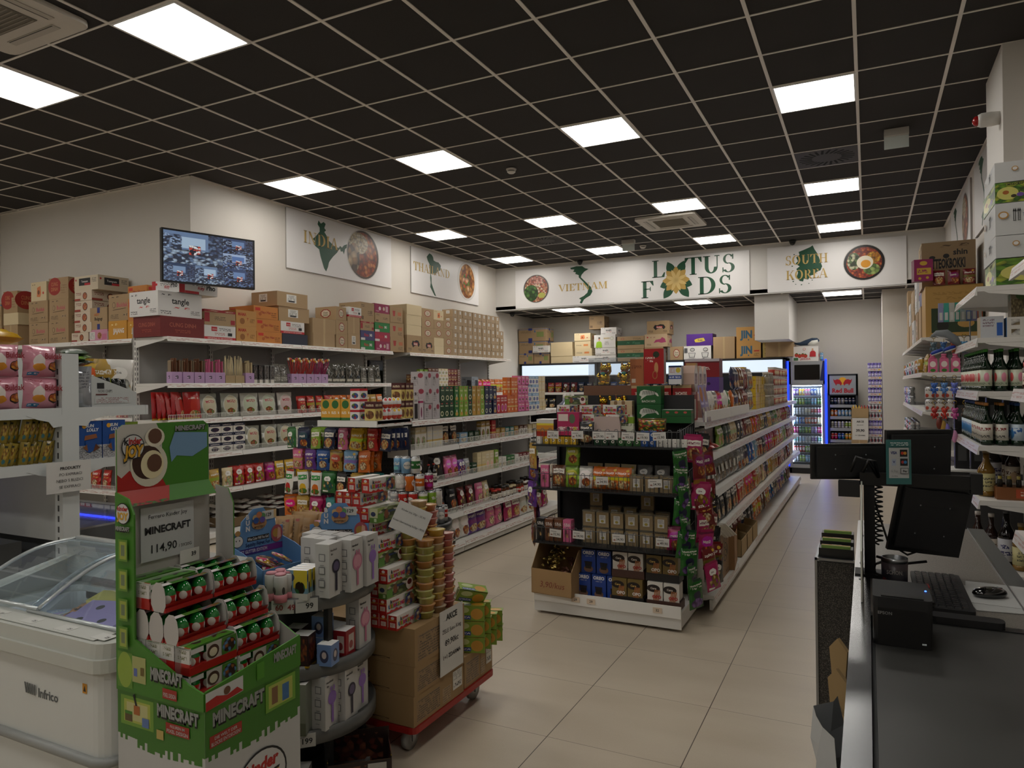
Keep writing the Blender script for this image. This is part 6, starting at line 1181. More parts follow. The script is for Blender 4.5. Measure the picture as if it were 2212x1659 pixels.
# energy drink cooler
r = empty('drinks_cooler', (-.615, 13.42, 0), 0, 'open dark energy drink cooler with two red bulls on header', 'cooler')
NB = M('20242e', .4); b = MB(); b.box(0, 0, 0, .03, .5, 1.72, NB); b.box(.43, 0, 0, .46, .5, 1.72, NB); b.box(0, .47, 0, .46, .5, 1.72, M('3a3f4a', .5)); b.box(0, 0, 1.36, .46, .5, 1.73, NB); b.box(0, 0, 0, .46, .1, .3, NB); b.build('cabinet', r)
b = MB(); b.box(.025, -.006, 1.38, .435, 0, 1.7, M('8f949c', .4)); f = Face(b, (.025, -.006, 1.38), X, Z, .41, .32); f.text('Red Bull', .5, .1, .22, M('a5182a', .4), .04, maxw=.8); f.ell(.5, .72, .2, .2, M('d9a02a', .4), 24)
for s in (1, -1):
    f.poly([(.5+s*x, y) for x, y in [(.02, .6), (.1, .78), (.2, .82), (.3, .76), (.36, .84), (.33, .66), (.28, .56), (.24, .46), (.22, .56), (.12, .56), (.06, .46)]][::s], M('a5182a', .4))
b.build('header_sign', r)
ecol = [['navy', 'grey', 'navy'], ['orange', 'light blue', 'light blue', 'red'], ['grey', 'silver', 'lime green'], ['red', 'blue', 'yellow'], ['orange', 'red', 'purple'], ['navy', 'silver', 'red']]
for k in range(6):
    z = 1.2-.2*k
    b = MB(); b.box(.03, .02, z-.01, .43, .45, z, NB); b.box(.03, .0, z-.045, .43, .02, z+.005, M('8f9398', .4)); b.build('shelf_board', r)
    frontcans(-.615+.06, 13.42+.06, z+.001, 7, .056, .02, .12, ecol[k], 'on %s shelf of energy cooler' % nth(k), 'cans in the energy drink cooler', CANE[k % 3])
# tray stack beside it
TR = MB(); TR.box(-.1, 0, 0, .1, .2, .045, P('bdb9b8', ('t', .2, .2, .7, .8, 'a5182a', 1), ('e', .85, .5, .08, .3, 'c9a03a')))
for k in range(4): TR.lathe([(.024, .02), (.025, .03), (.025, .125), (.02, .135), (0, .135)], P('5c4f96', ('e', .25, .5, .2, .2, 'c9c5d9'), ('e', .75, .5, .2, .2, 'c9c5d9')), cx=-.076+.05*k, cy=.028, n=10)
TR2 = MB(); TR2.box(-.1, 0, 0, .1, .2, .045, P('bdb9b8', ('t', .2, .2, .7, .8, 'a5182a', 1), ('e', .85, .5, .08, .3, 'c9a03a')))
for k in range(4): TR2.lathe([(.024, .02), (.025, .03), (.025, .125), (.02, .135), (0, .135)], P('a9a9ae', ('e', .25, .5, .2, .2, '3a3a44'), ('e', .75, .5, .2, .2, '8a2a3a')), cx=-.076+.05*k, cy=.028, n=10)
TR, TR2 = TR.mesh('drink_tray'), TR2.mesh('drink_tray')
for k in range(14): 
    g_ = k in (7, 8, 4)
    place(TR2 if g_ else TR, (.105+random.uniform(-.006, .006), 13.2, .136*k), 0, '%s drink can tray, %s from floor in stack by the back corner' % ('silver' if g_ else 'purple', nth(k)), 'drink tray', 'stacked drink trays by the back corner')
place(tray(.26, .25, .16, 'a48a62', .18), (-.12, 13.14, .99), 0, 'cardboard tray of red and yellow bottles above the small price sign', 'tray')
place(carton(.24, .26, .33, 'plain'), (-.135, 13.12, .64), 0, 'brown box behind the small price sign near the coolers', 'box', name='cardboard_box')
place(carton(.24, .27, .64, 'plain'), (-.135, 13.12, 0), 0, 'tall brown box at floor beside the energy drink cooler', 'box', name='cardboard_box')
for k in range(6): place(bottle(.02, .2, M('O', .3), M('O', .3), M('d9b53a' if k < 3 else 'b3261e', .4), 'drink_bottle'), (-.22+.042*k, 13.2, 1.0), 0, '%s bottle, %s from left in the tray near the coolers' % ('yellow' if k < 3 else 'red', nth(k)), 'bottle', 'bottles in the small tray', color=PAL['yellow' if k < 3 else 'red'])
paper(.24, .36, [('AKCE', .5, .8, .03, .03), ('MIX PACK', .5, .66, .015, 0), ('39,90', .5, .38, .04, .03), ('1+1 ZDARMA', .5, .18, .018, .02)], (-.24, 13.12, .63), X, 'white price sheet fixed to the brown box near the coolers')
# ================================================================ RIGHT WALL SHELVES
fR = Fr(.5, 12.7, -PI/2)
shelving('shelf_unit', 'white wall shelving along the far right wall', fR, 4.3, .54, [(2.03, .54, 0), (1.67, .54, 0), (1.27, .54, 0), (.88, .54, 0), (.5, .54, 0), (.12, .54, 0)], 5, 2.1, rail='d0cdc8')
LS = [can(.028, .17, m) for m in CANM]
fill(fR, 1.67, .1, [(LS, 'can', 'drink can', 40, .075, ['silver', 'green', 'white', 'gold', 'red', 'silver'], 1, 1), (LS, 'tall gold can', 'drink can', 8, .075, ['gold'], 1, 1), (BAGS, 'pouch', 'drink pouch', 1, .12, ['gold'], 1, 1)], 'second far right shelf', y0=.03)
for k in range(3): 
    place(JUG, (.6+.1*k, 8.5, 1.671), 0, 'pink juice bottle at near end of far right shelf, %s of three' % ['left', 'middle', 'right'][k], 'juice bottle', 'pink juice bottles', color=PAL['pink'], rot=(0, 0, 0))
wc = can(.042, .125, P('c9c5c0', ('r', 0, .0, 1, .08, '8a8a8a'), ('t', .1, .6, .9, .85, '1a1a1c', 1), ('e', .25, .28, .16, .15, 'b04a3a'), ('e', .75, .28, .16, .15, 'b04a3a'), rough=.3), 'food_can')
fill(fR, 1.27, .1, [(CANS, 'can', 'drink can', 22, .075, ['red', 'yellow', 'pink', 'silver', 'white', 'light blue', 'grey', 'lilac'], 2, 1)], 'third far right shelf', y0=.03)
for i in range(4):
    for j in range(2): place(wc, (.57+.09*i, 8.48, 1.271+.128*j), 0, 'white fruit can, %s from left, %s row at near end of far right shelf' % (nth(i), ['lower', 'upper'][j]), 'food can', 'white fruit cans')
fill(fR, .88, .1, [(SLIM, 'bottle shaped can', 'drink can', 22, .07, ['red', 'green', 'white', 'silver', 'orange', 'silver'], 1, 2)], 'fourth far right shelf', y0=.03)
for k in range(2): place(bottle(.04, .2, M('c4701c' if k == 0 else 'b03048', .1), M('c4701c' if k == 0 else 'b03048', .1), M('c4501c', .4), 'juice_bottle'), (.58+.1*k*-1+.06, 8.47, .881-.0*k), 0, '%s juice bottle near the end of fourth far right shelf' % ['orange', 'pink'][k], 'juice bottle')
WR = 'on the far right shelf'
for i, (x0, st) in enumerate(((.2, [(.4, .4, .3, 'tall'), (.38, .4, .3, 'brown'), (.36, .4, .3, 'tall')]), (.8, [(.5, .4, .35, 'plain'), (.4, .4, .3, 'tangle')]), (1.5, [(.5, .4, .35, 'tangle'), (.5, .4, .4, 'brown')]), (2.2, [(.5, .4, .4, 'octa'), (.5, .4, .45, 'tangle')]), (2.9, [(.5, .42, .4, 'plain'), (.5, .4, .4, 'rice')]))):
    stack(fR, x0, 2.032, st, WR, i, y=.05)
# big cartons at the near end of the far run (they face the camera)
b = MB(); w_, d_, h_ = .5, .55, .52; YC = M('b08a48', .6); b.box(-w_/2, 0, 0, w_/2, d_, h_, YC); f = Face(b, (-w_/2, 0, 0), X, Z, w_, h_); f.rect(.1, .08, 1, .56, M('24381c', .6)); f.ell(.3, .38, .1, .1, M('1a1a14', .6)); f.ell(.3, .22, .1, .12, M('1a1a14', .6)); f.ell(.62, .42, .18, .1, M('b08a48', .6)); f.ell(.7, .25, .14, .08, M('b08a48', .6)); f.scrib(.1, .7, .9, .9, 'b08a48', 'a07c3e', 2)
place(b.mesh('cardboard_box'), (.79, 8.44, 2.032), 0, 'large ochre carton with dark green panel at near end of far right shelf', 'box')
place(carton(.48, .45, .47, 'shin'), (.76, 8.6, 2.556), 0, 'big brown carton with black lettering on top of the ochre carton', 'box', name='cardboard_box')
lk = pbox(.17, .12, .22, P('8f1f5a', ('r', .15, .3, .9, .6, 'c9a53a'), ('t', .2, .33, .85, .57, '8f1f5a', 1), ('e', .5, .82, .2, .1, 'c9a53a'), ('e', .3, .12, .08, .06, 'c9a53a'), ('e', .7, .15, .08, .06, 'c9a53a')), M('6a1744', .4), name='candy_box')
place(lk, (.52, 8.34, 2.6), .15, 'magenta candy box with yellow patch leaning beside the ochre carton', 'box')
for k in range(3): place(SMB[k], (.66+.13*k, 8.42, 2.556), 0, 'clear bag with red and white print on ochre carton, %s from left' % nth(k), 'candy', 'bags on the ochre carton', color=PAL['dark red'])
# near bay
fS = Fr(.5, 5.22, -PI/2)
shelving('shelf_unit', 'white wall shelving holding bottles beside the checkout', fS, .95, .54, [(2.05, .54, 0), (1.79, .54, 0), (1.52, .54, 0), (1.245, .54, 0), (.97, .54, 0), (.6, .54, 0)], 1, 2.7, rail='cfccc8')
GB = M('07200f', .12); CAPG = M('3a8a2a', .3)
lbA = P('c9cdb8', ('e', .25, .55, .14, .28, 'c04a4a'), ('t', .05, .05, .95, .25, '5a7a5a', 1), ('e', .75, .55, .14, .28, 'd98aa0')); lbB = P('b5c4d0', ('t', .1, .3, .9, .9, '2a5a9a', 1), ('e', .3, .4, .2, .3, '3a7ab5')); lbC = P('c9c5b9', ('t', .1, .5, .9, .85, '7a1a1c', 1), ('t', .1, .1, .9, .35, '3a3a3a', 1))
SJ = [bottle(.028, .215, GB, lbA, CAPG, 'soju_bottle'), bottle(.028, .215, GB, lbB, M('2a4a8a', .3), 'soju_bottle'), bottle(.028, .215, GB, lbC, M('b57a3a', .3), 'soju_bottle')]
for z, lst, nm in ((1.52, [(0, 9), (0, 5)], 'third'), (1.245, [(2, 6), (1, 8)], 'fourth')):
    for dp in range(7):
        for k in range(13 if dp == 0 else 3):
            ms = SJ[0] if z > 1.4 else (SJ[2] if k < 6 and dp < 2 else SJ[1])
            if dp: x_, y_ = .54+.066*dp, 4.34+.08*k
            else: x_, y_ = .54, 4.34+.066*k
            place(ms, (x_, y_, z+.001), -.6+random.uniform(-.3, .3), 'green soju bottle, %s back from near end, %s from edge, %s bottle shelf' % (nth(k), nth(dp), nm), 'bottle', 'green bottles on the checkout shelving')
dk = pbox(.08, .08, .26, P('141416', ('r', .2, .2, .8, .6, '4a4b4c')), name='gift_tube')
for k in range(4): place(dk, (.55+.09*k, 5.5, 1.0), 0, 'black boxed bottle behind the checkout shelving, %s from left' % nth(k), 'boxed bottle', 'black boxed bottles')
b = MB(); b.box(.44, 5.4, .0, .86, 5.65, .99, M('3a3a3c', .6)); b.box(.44, 5.38, .99, .86, 5.66, 1.0, WH2); tag(b.build('low_cabinet'), 'low dark cabinet with black boxed bottles near the pillar', 'cabinet')
for k in range(4): place(dk, (.55+.09*k, 5.5, 1.262), 0, 'black boxed bottle, upper row behind the checkout shelving, %s from left' % nth(k), 'boxed bottle', 'black boxed bottles')
ob = bottle(.04, .24, M('7a5a1c', .06), P('c9c08a', ('t', .1, .2, .9, .8, '4a4a3a', 3)), M('8a7a5a', .4), 'liquor_bottle'); db = bottle(.04, .3, M('100c0c', .08), P('b5b5bb', ('t', .1, .2, .9, .8, '2a2a5a', 2)), M('5a5f66', .3), 'wine_bottle'); wb = bottle(.035, .26, M('2a1812', .1), P('cfc5b5', ('t', .1, .2, .9, .8, '5a3a2a', 2), ('e', .5, .4, .2, .3, 'b59a7a')), M('c9c2bd', .3), 'wine_bottle')
for k in range(3): place([ob, wb, wb][k], (.55+.07*k, 4.45+.2*(k > 0)+.1*k, .971), .3, '%s, %s along the fifth bottle shelf' % (['amber liquor bottle with pale label', 'dark wine bottle with cream label', 'dark wine bottle with cream label'][k], nth(k)), 'bottle')
tr = MB(); tr.box(-.14, 0, 0, .14, .13, .06, M('7a4a24', .5)); tr.box(-.06, -.001, .01, .13, 0, .055, P('a5482a', ('t', .1, .2, .9, .8, 'd9c5b5', 2))); 
for k in range(7): tr.lathe([(.012, .02), (.012, .09), (.009, .1), (.009, .115), (0, .115)], M('1c1a14', .2), cx=-.12+.04*k, cy=.05, n=8, mats=[M('1c1a14', .2)]*2+[M('9a8a3a', .4)]*2)
place(tr.mesh('shot_bottle_tray'), (.72, 4.33, .971), 0, 'orange fronted tray of small shot bottles on the fifth bottle shelf', 'tray')
for k in range(5): place([db, wb, ob, db, wb][k], (.62+.09*k, 4.75, .971), 0, 'dark bottle at the back of the fifth shelf, %s from left' % nth(k), 'bottle', 'dark bottles at the back')
for k in range(7):
    me = [wb, wb, db, ob, db, ob, wb][k]
    place(me, (.53+.055*k, 4.62-.07*k+.02*(k % 2), .601), .2*k, '%s, %s from left on the lowest shelf behind the counter' % (['dark wine bottle', 'dark wine bottle', 'black spirit bottle', 'amber bottle', 'black spirit bottle', 'amber bottle', 'dark wine bottle'][k], nth(k)), 'bottle', 'bottles behind the counter')
mw = P('c9c7c0', ('F', .1, .1, .3, .4, '8a7a5a', 'c9c7c0', 'c9c7c0', 5), ('F', .1, .6, .3, .9, '8a7a5a', 'c9c7c0', 'c9c7c0', 5), ('t', .4, .1, .95, .35, '6a6a66', 1), ('t', .4, .6, .95, .9, '6a6a66', 1))
for k, (x_, z_) in enumerate(((.72, 1.792), (.91, 1.792), (.91, 1.894))): gbox('flip_top_box', .18, .12, .1, mw, x_, 4.32, z_, 'white box with small horse prints, %s of three on second bottle shelf' % nth(k), 'box', M('3a6a9a', .5))
gbox('mask_box', .1, .12, .11, P('b9bcc0', ('t', .1, .5, .6, .9, '6a4a5a', 3), ('r', .7, .1, .95, .7, '2a5aa5')), .57, 4.34, 1.792, 'white and blue box at front left of second bottle shelf', 'box', M('a5926e', .5))
gbox('noodle_pack', .1, .1, .2, P('8a7f66', ('F', 0, 0, 1, .5, '9a8a62', 'b5a57a', '8a7a55', 12), ('e', .5, .6, .3, .12, '4a6a3a'), ('r', .2, .7, .8, .95, 'b5a9a9')), .72, 4.46, 1.894, 'clear pack of dried noodles above the horse print box', 'noodles')
# pale boxes and green toy cartons piled on top of the near bay
for k, (x_, y_, z_, w_, d_, h_, st, lb) in enumerate(((.775, 4.3, 2.055, .38, .4, .13, 'pixel', 'green patterned toy carton at the bottom of pile above bottle shelf'), (.775, 4.3, 2.19, .38, .4, .11, 'arrows', 'pale grey box with arrows, lowest of pile above bottle shelf'), (.66, 4.3, 2.303, .15, .4, .16, 'arrows', 'narrow pale grey box with arrows, middle of pile above bottle shelf'),
    (.86, 4.32, 2.303, .24, .38, .26, 'pixel', 'upper green patterned toy carton above bottle shelf'), (.81, 4.3, 2.506, .0, .4, .1, 'pixel', ''), (.775, 4.3, 2.57, .38, .4, .1, 'arrows', 'pale grey box with arrows, topmost of pile above bottle shelf'))):
    if w_: place(carton(w_, d_, h_, st), (x_, y_, z_), random.uniform(-.02, .02), lb, 'box', name='cardboard_box')
place(carton(.15, .4, .1, 'pixel'), (.66, 4.3, 2.466), 0, 'small green patterned toy carton left side of pile above bottle shelf', 'box', name='cardboard_box')
# nearest bay, mostly outside the frame
fT = Fr(.5, 3.3, -PI/2)
shelving('shelf_unit', 'white shelving at the right edge with sauce and sweets', fT, .95, .54, [(2.0, .54, 0), (1.54, .54, 0), (1.28, .5, 0), (1.0, .54, 0), (.7, .5, 0)], 1, 2.2, rail='cfccc8')
fill(Fr(.54, 3.27, 0), 1.54, -.02, [(JARS, 'sauce jar', 'jar', 2, .09, ['red', 'orange'], 1, 1)], 'right edge shelf')
fill(Fr(.54, 3.27, 0), 1.28, -.02, [(CUBB, 'noodle box', 'box', 2, .1, ['pink', 'lilac'], 1, 1)], 'second right edge shelf', y0=-.1)
fill(Fr(.54, 3.27, 0), 1.0, -.02, [(CUBB, 'sweet box', 'box', 2, .1, ['red', 'cream'], 1, 1)], 'third right edge shelf', y0=-.1)
fill(Fr(.54, 3.27, 0), .7, -.02, [(TALLB, 'cigar box', 'box', 2, .09, ['red', 'red'], 1, 1)], 'lowest right edge shelf', y0=-.1)
# key rings and toys on a wire rack at the end of the near bay
r = empty('hook_rack', (.36, 5.3, 1.6), 0, 'thin wire rack of hanging key ring figures by bottle shelves', 'rack')
b = MB()
for z in (.0, .26): b.tube([(0, 0, z), (.22, 0, z)], .003, WIRE, 5); b.tube([(.22, 0, z), (.22, .05, z)], .003, WIRE, 5)
b.tube([(.22, 0, -.3), (.22, 0, .4)], .004, WIRE, 5); b.build('frame', r)
kc = ['5a6f7a', '4a7ab5', 'c4633c', '3a86b5', '3a6ac0', '5a8ac9', '6a7ad0', '3a3ab0', 'b5302a', 'c93a2a', 'c95a9a', '5a4a3a']
for k in range(12):
    z_ = 1.86 if k < 4 else (1.6 if k < 8 else 1.44); x_ = .38+.055*(k % 4)
    b = MB(); b.tube([(.012*math.cos(a*PI/4), 0, .012*math.sin(a*PI/4)) for a in range(8)], .0022, M('b5983c', .25, .9), 5, closed=True); b.tube([(0, 0, -.012), (0, 0, -.035)], .0015, M('b5983c', .25, .9), 4)
    C1 = M(kc[k], .4); b.ell((0, 0, -.052), (.017, .015, .017), C1, 10, 7); b.ell((0, 0, -.082), (.014, .012, .018), C1, 10, 7)
    for s in (-1, 1): b.ell((s*.014, 0, -.04), (.007, .004, .007), C1, 7, 5); b.ell((s*.017, -.003, -.078), (.006, .006, .012), C1, 7, 5); b.ell((s*.008, -.005, -.1), (.006, .008, .006), C1, 7, 5)
    for s in (-1, 1): b.ell((s*.006, -.014, -.05), (.002, .002, .003), BLK, 5, 4)
    tag(b.build('key_ring', None, (x_, 5.28, z_)), '%s figure key ring, %s from left in the %s hanging row' % (['grey', 'blue', 'orange', 'sky blue', 'bright blue', 'pale blue', 'violet blue', 'deep blue', 'dark red', 'red', 'pink', 'brown'][k], nth(k % 4), ['top', 'middle', 'bottom'][k//4]), 'key ring', 'hanging key rings')
b = MB(); SG = M('7d8286', .8)
b.tube([(0, 0, 0), (.03, 0, .012), (.08, 0, .01), (.13, 0, -.03), (.16, 0, -.07)], [.004, .022, .03, .026, .01], SG, 12); o = b.build('shark_toy', None, (.36, 5.2, 1.86)); tag(o, 'grey plush shark hanging left of the key rings', 'plush toy')
b = MB(); b.face([(.02, -.018, .0), (.07, -.026, -.01), (.1, -.02, -.025), (.05, -.024, -.018)], M('c9c9c9', .8)); b.ell((.03, -.018, .016), (.003, .003, .004), BLK, 6, 4); b.build('face_patch', o)
for k in range(2):
    b = MB(); b.ell((0, 0, 0), (.036, .016, .013), M('1c3a9a', .5), 12, 8); b.ell((0, 0, -.012), (.037, .017, .006), M('c9c9c9', .5), 12, 6); b.build('shoe', o, (.03+.07*k, 0, -.1+.02*k)).rotation_euler = (0, -.35, 0)
for k in range(8): 
    hx = ['8a8ab0', '3a9a8a', 'b0b0a8', '2a8a7a', '8a9a9a', '4a6a9a', '7a7aa5', 'b5502a'][k]
    gbox('pen_pack', .028, .012, .12, P(hx, ('r', .2, .1, .8, .5, 'c9c9c4')), .42+.03*k, 5.26, 1.95, '%s pen pack above the key rings' % ['lilac', 'teal', 'pale', 'sea green', 'grey', 'blue', 'violet', 'orange'][k], 'pen pack')
b = MB()
for k in range(3): b.tube([(.02*k, 0, 0), (.02*k+.01, 0, -.03)], .002, WIRE, 4)
for k, c in enumerate(('6a2a1c', 'b08a3a', '7a6ab5', '2a2a2c', 'c98ab0')): b.ell((.02*k, -.02, -.06-.02*k), (.018, .015, .04), M(c, .4), 10, 7)
tag(b.build('plush_charm', None, (.4, 5.22, 1.37)), 'bunch of plush charms hanging lowest beside the green bottles', 'plush toy')
# ================================================================ FOREGROUND LEFT: shelf over the freezers
W = M('ccd0cf', .4)
r = empty('gondola_shelf', (-3.41, 2.1, 0), 0, 'white end upright with short shelves on both sides behind the freezer', 'shelf unit')
b = MB(); b.box(-.06, -.04, .0, 0, .04, 1.75, W)
z = .5
while z < 1.7:
    b.box(-.04, -.0404, z, -.028, -.04, z+.028, M('3a3c3c', .6)); z += .05
b.build('upright', r)
b = MB(); b.box(-1.6, -.015, .85, -.06, .015, 1.74, M('b5b9b8', .5)); b.build('back_panel', r)
b = MB(); b.box(-1.6, -.04, .86, -1.54, .04, 1.75, W); b.build('upright', r)
for z in (1.49, 1.235):
    for s in (-1, 1):
        b = MB(); y0, y1 = sorted((s*.04, s*.4)); b.box(-1.6, y0, z-.03, -.004, y1, z, W); b.box(-.03, y0, z-.045, -.002, y1, z+.002, W) if z > 1.1 else None
        ye = s*.41; b.box(-1.6, min(s*.395, ye), z-.045, 0, max(s*.395, ye), z+.004, W); sh = b.build('shelf_board', r)
        q = MB(); q.slab([(s*.04, z-.03), (s*.2, z-.03), (s*.15, z-.05), (s*.1, z-.062), (s*.08, z-.09), (s*.04, z-.085)][::s], (-.0, 0, 0), Y, Z, .004, W); q.build('bracket', sh)
def noodle5():
    b = MB(); m = P('c98a9a', ('e', .32, .5, .16, .22, 'd9cfc9'), ('e', .32, .32, .17, .12, 'c9862c'), ('e', .78, .34, .2, .16, '2a1512'), ('f', .78, .36, .17, .12, 'c4702a', 'd9903a', 'a8501c', 9), ('r', .08, .05, .38, .15, '2a7aa5'), ('t', .1, .07, .36, .13, 'e9eef0', 1), ('t', .1, .86, .45, .92, '8c2a2a', 1), rough=.18)
    pouch(.155, .145, .1, m, 33, nx=8, nz=8, mb=b); b.text('Buldak', .026, (.035, -.0515, .085), X, Z, M('8c1f2a', .4), .02, maxw=.08)
    return b.mesh('noodle_multipack')
N5 = noodle5(); gp_ = 'pink noodle multipacks at the shelf end'
for i, y_ in enumerate((1.82, 1.985)):
    for j in range(2): place(N5, (-3.46, y_, 1.492+.146*j), 0, 'pink noodle multipack at shelf end, %s one of %s column' % (['lower', 'upper'][j], ['left', 'right'][i]), 'noodles', gp_, rot=(0, random.uniform(-.04, .04), PI/2+random.uniform(-.06, .06)))
YP = pouch(.2, .14, .07, P('c99f1c', ('t', .15, .3, .85, .65, '8c1f1a', 1), ('r', 0, 0, 1, .1, 'b58a14'), rough=.2), 34).xf(Matrix.Rotation(-PI/2, 4, 'X')).mesh('noodle_multipack')
place(YP, (-3.48, 1.86, 1.82), 0, 'yellow noodle multipack lying on the pink ones', 'noodles', rot=(0, 0, PI/2+.3))
SCH = pouch(.042, .105, .018, P('857224', ('F', .25, .3, .8, .75, 'b58a2a', '8a5a1a', 'c9a84a', 6), ('e', .5, .2, .16, .1, '3a6a6a'), ('r', .35, .78, .65, .9, '2a2a1a'), rough=.22), 36).mesh('seasoning_sachet')
for j in range(2):
    for i in range(11):
        place(SCH, (-3.45-.012*(i % 3), 1.73+.029*i, 1.237+.105*j), 0, 'olive green sachet, %s from left in %s row at shelf end' % (nth(i), ['lower', 'upper'][j]), 'sachet', 'olive sachets at the shelf end', rot=(random.uniform(-.15, .05), random.uniform(.1, .3), PI/2-.35+random.uniform(-.12, .12)))
for i in range(4): place(SCH, (-3.5, 1.74+.08*i, 1.46), 0, 'olive green sachet lying flat on top of the rows, %s from left' % nth(i), 'sachet', 'flat olive sachets', rot=(-PI/2, 0, PI/2+.4*i))
nb = MB(); nb.slab([(0, 0), (.25, 0), (.25, .07), (0, .16)], (0, 0, 0), Y, Z, .12, M('b9bdbc', .5)); f = Face(nb, (0, 0, 0), Y, Z, .25, .16); f.rect(.15, .56, .3, .74, INK); f.text('NORI CHIPS', .32, .44, .09, M('5a5c5c', .6), .0, maxw=.3); f.rect(.12, .36, .36, .4, M('5a2a2a', .5)); f.scrib(.1, .1, .85, .3, 'b9bdbc', '8a5a5a', 4)
o = nb.build('display_carton', None, (-3.42, 2.2, 1.492)); tag(o, 'white sloping display carton of seaweed chips on the shelf end', 'display carton')
SW = pouch(.045, .12, .03, P('4a2c1c', ('r', 0, .6, 1, 1, '10140f'), ('e', .5, .3, .25, .12, 'a5948a'), ('t', .3, .05, .7, .2, 'a5948a', 1), rough=.2), 38).mesh('seaweed_bag')
for i in range(6): place(SW, (-3.47-.01*(i % 2), 2.21+.042*i, 1.53-.004*i), 0, 'brown seaweed chip bag, %s from left in sloping carton' % nth(i), 'snack', 'seaweed chip bags', rot=(0, -.1, PI/2))
SV = pouch(.1, .2, .04, P('9da0a5', ('r', .1, .1, .6, .35, 'b0b4ba'), ('t', .1, .45, .9, .9, '4a4c58', 6), rough=.12, metal=.4), 39).mesh('foil_bag')
for i in range(2): place(SV, (-3.44-.02*i, 2.165+.012*i, 1.492), 0, 'silver foil bag standing beside the upright, %s one' % ['outer', 'inner'][i], 'snack', 'silver foil bags', rot=(0, 0, PI/2-.5))
for i, (c, h_) in enumerate((('1c2a1a', 'dark green'), ('5f8a2a', 'light green'), ('203a1c', 'dark green'))):
    place(pouch(.12, .17, .03, P(c, ('r', .3, .2, .75, .55, 'b5b5b0')), 50+i).xf(Matrix.Rotation(-PI/2+.1, 4, 'X')).mesh('foil_bag'), (-3.46, 2.1+.03*i, 1.7+.028*i), .5+.3*i, '%s bag lying flat over the upright, %s up' % (h_, nth(i)), 'snack', 'bags over the upright')
for i in range(4): place(BIGB[i], (-3.62, 2.2+.09*i, 1.5), 0, '%s noodle bag behind the sloping carton, %s from left' % (['yellow', 'yellow', 'gold', 'white'][i], nth(i)), 'noodles', 'bags behind the sloping carton', color=PAL[['yellow', 'yellow', 'gold', 'white'][i]], rot=(.1, 0, PI/2))
sb = MB(); sb.box(-.06, 0, 0, .06, .05, .185, M('1c4a8f', .35)); f = Face(sb, (-.06, 0, 0), X, Z, .12, .185); f.rect(0, 0, 1, .36, P('b5b8bb', ('f', .5, .5, .6, .6, 'b9bcc0', 'a5a8ad', 'c4c6c9', 12))); f.ell(.26, .87, .06, .06, M('d9a02a', .4)); f.text('SUN', .48, .84, .08, M('d5d8dc', .4), .04, maxw=.4, slant=.15); f.text('LOLLY', .6, .73, .08, M('d5d8dc', .4), .04, maxw=.5, slant=.15); f.poly([(.25, .5), (.8, .55), (.75, .66), (.28, .62)], M('8a5230', .6)); f.poly([(.3, .22), (.45, .16), (.72, .25), (.78, .5), (.3, .48)], M('1c4a8f', .4)); f.poly([(.2, .3), (.35, .4), (.4, .2)], M('7a4a28', .6)); f.poly([(.6, .18), (.72, .4), (.9, .28)], M('5a3018', .6))
sb = sb.mesh('biscuit_box')
for i in range(2): place(sb, (-3.42, 2.2+.125*i, 1.237), PI/2, 'blue biscuit box with white base on shelf end, %s one' % ['left', 'right'][i], 'biscuit box', 'blue biscuit boxes on the shelf end')
lg = pbox(.09, .05, .17, P('8aa534', ('r', .15, .6, .85, .7, '2a3a1a'), ('r', .15, .45, .85, .55, '2a3a1a'), ('e', .5, .85, .35, .05, '2a3a1a')), name='biscuit_box')
place(lg, (-3.46, 2.44, 1.237), PI/2, 'lime green box behind the right blue biscuit box', 'box')
paper(.21, .145, [('PRODUKTY', .52, .74, .013, .03), ('PO EXPIRACI', .52, .54, .013, 0), ('NEBO S BLIZICI', .5, .34, .013, 0), ('SE EXPIRACI', .5, .14, .013, 0)], (-3.385, 1.97, 1.095), Y, 'white paper notice taped across the shelf end upright', curl=.004)
# ================================================================ DARK FREEZERS WITH BLUE LIGHT
def darkfreezer(x0, x1, y0, y1, lb):
    r = empty('chest_freezer', (x0, y0, 0), 0, lb, 'freezer', 'dark rimmed chest freezers'); w_, d_ = x1-x0, y1-y0; G_ = M('55585a', .4)
    b = MB(); b.box(0, 0, 0, w_, .05, .72, M('8f9294', .5)); b.box(0, d_-.05, 0, w_, d_, .72, M('8f9294', .5)); b.box(0, .05, 0, .05, d_-.05, .72, M('8f9294', .5)); b.box(w_-.05, .05, 0, w_, d_-.05, .72, M('8f9294', .5)); b.box(.05, .05, 0, w_-.05, d_-.05, .35, M('5a6fa5', .5)); b.build('body', r)
    b = MB(); b.box(-.01, -.01, .72, w_+.01, .05, .84, G_); b.box(-.01, d_-.05, .72, w_+.01, d_+.01, .84, G_); b.box(-.01, .05, .72, .05, d_-.05, .84, G_); b.box(w_-.05, .05, .72, w_+.01, d_-.05, .84, G_); b.build('rim', r)
    b = MB(); b.box(.05, d_-.065, .755, w_-.05, d_-.052, .765, M('2a3cff', .5, emit=9)); b.build('light_strip', r)
    b = MB(); b.box(.04, .04, .832, w_-.04, d_-.04, .838, glass('cfd6e6', .02, .12)); b.build('glass_lid', r); return r
darkfreezer(-5.9, -3.72, 2.2, 2.98, 'dark rimmed chest freezer with blue light strip behind the upright')
darkfreezer(-5.9, -3.72, 1.2, 2.03, 'dark rimmed chest freezer left of the upright')
fz = ['lilac', 'pink', 'magenta', 'purple', 'silver', 'dark red', 'lilac', 'white']
FB = [pouch(.24, .18, .05, m, 95+i).xf(Matrix.Rotation(-PI/2+.15, 4, 'X')).mesh('frozen_bag') for i, m in enumerate(BAGM)]
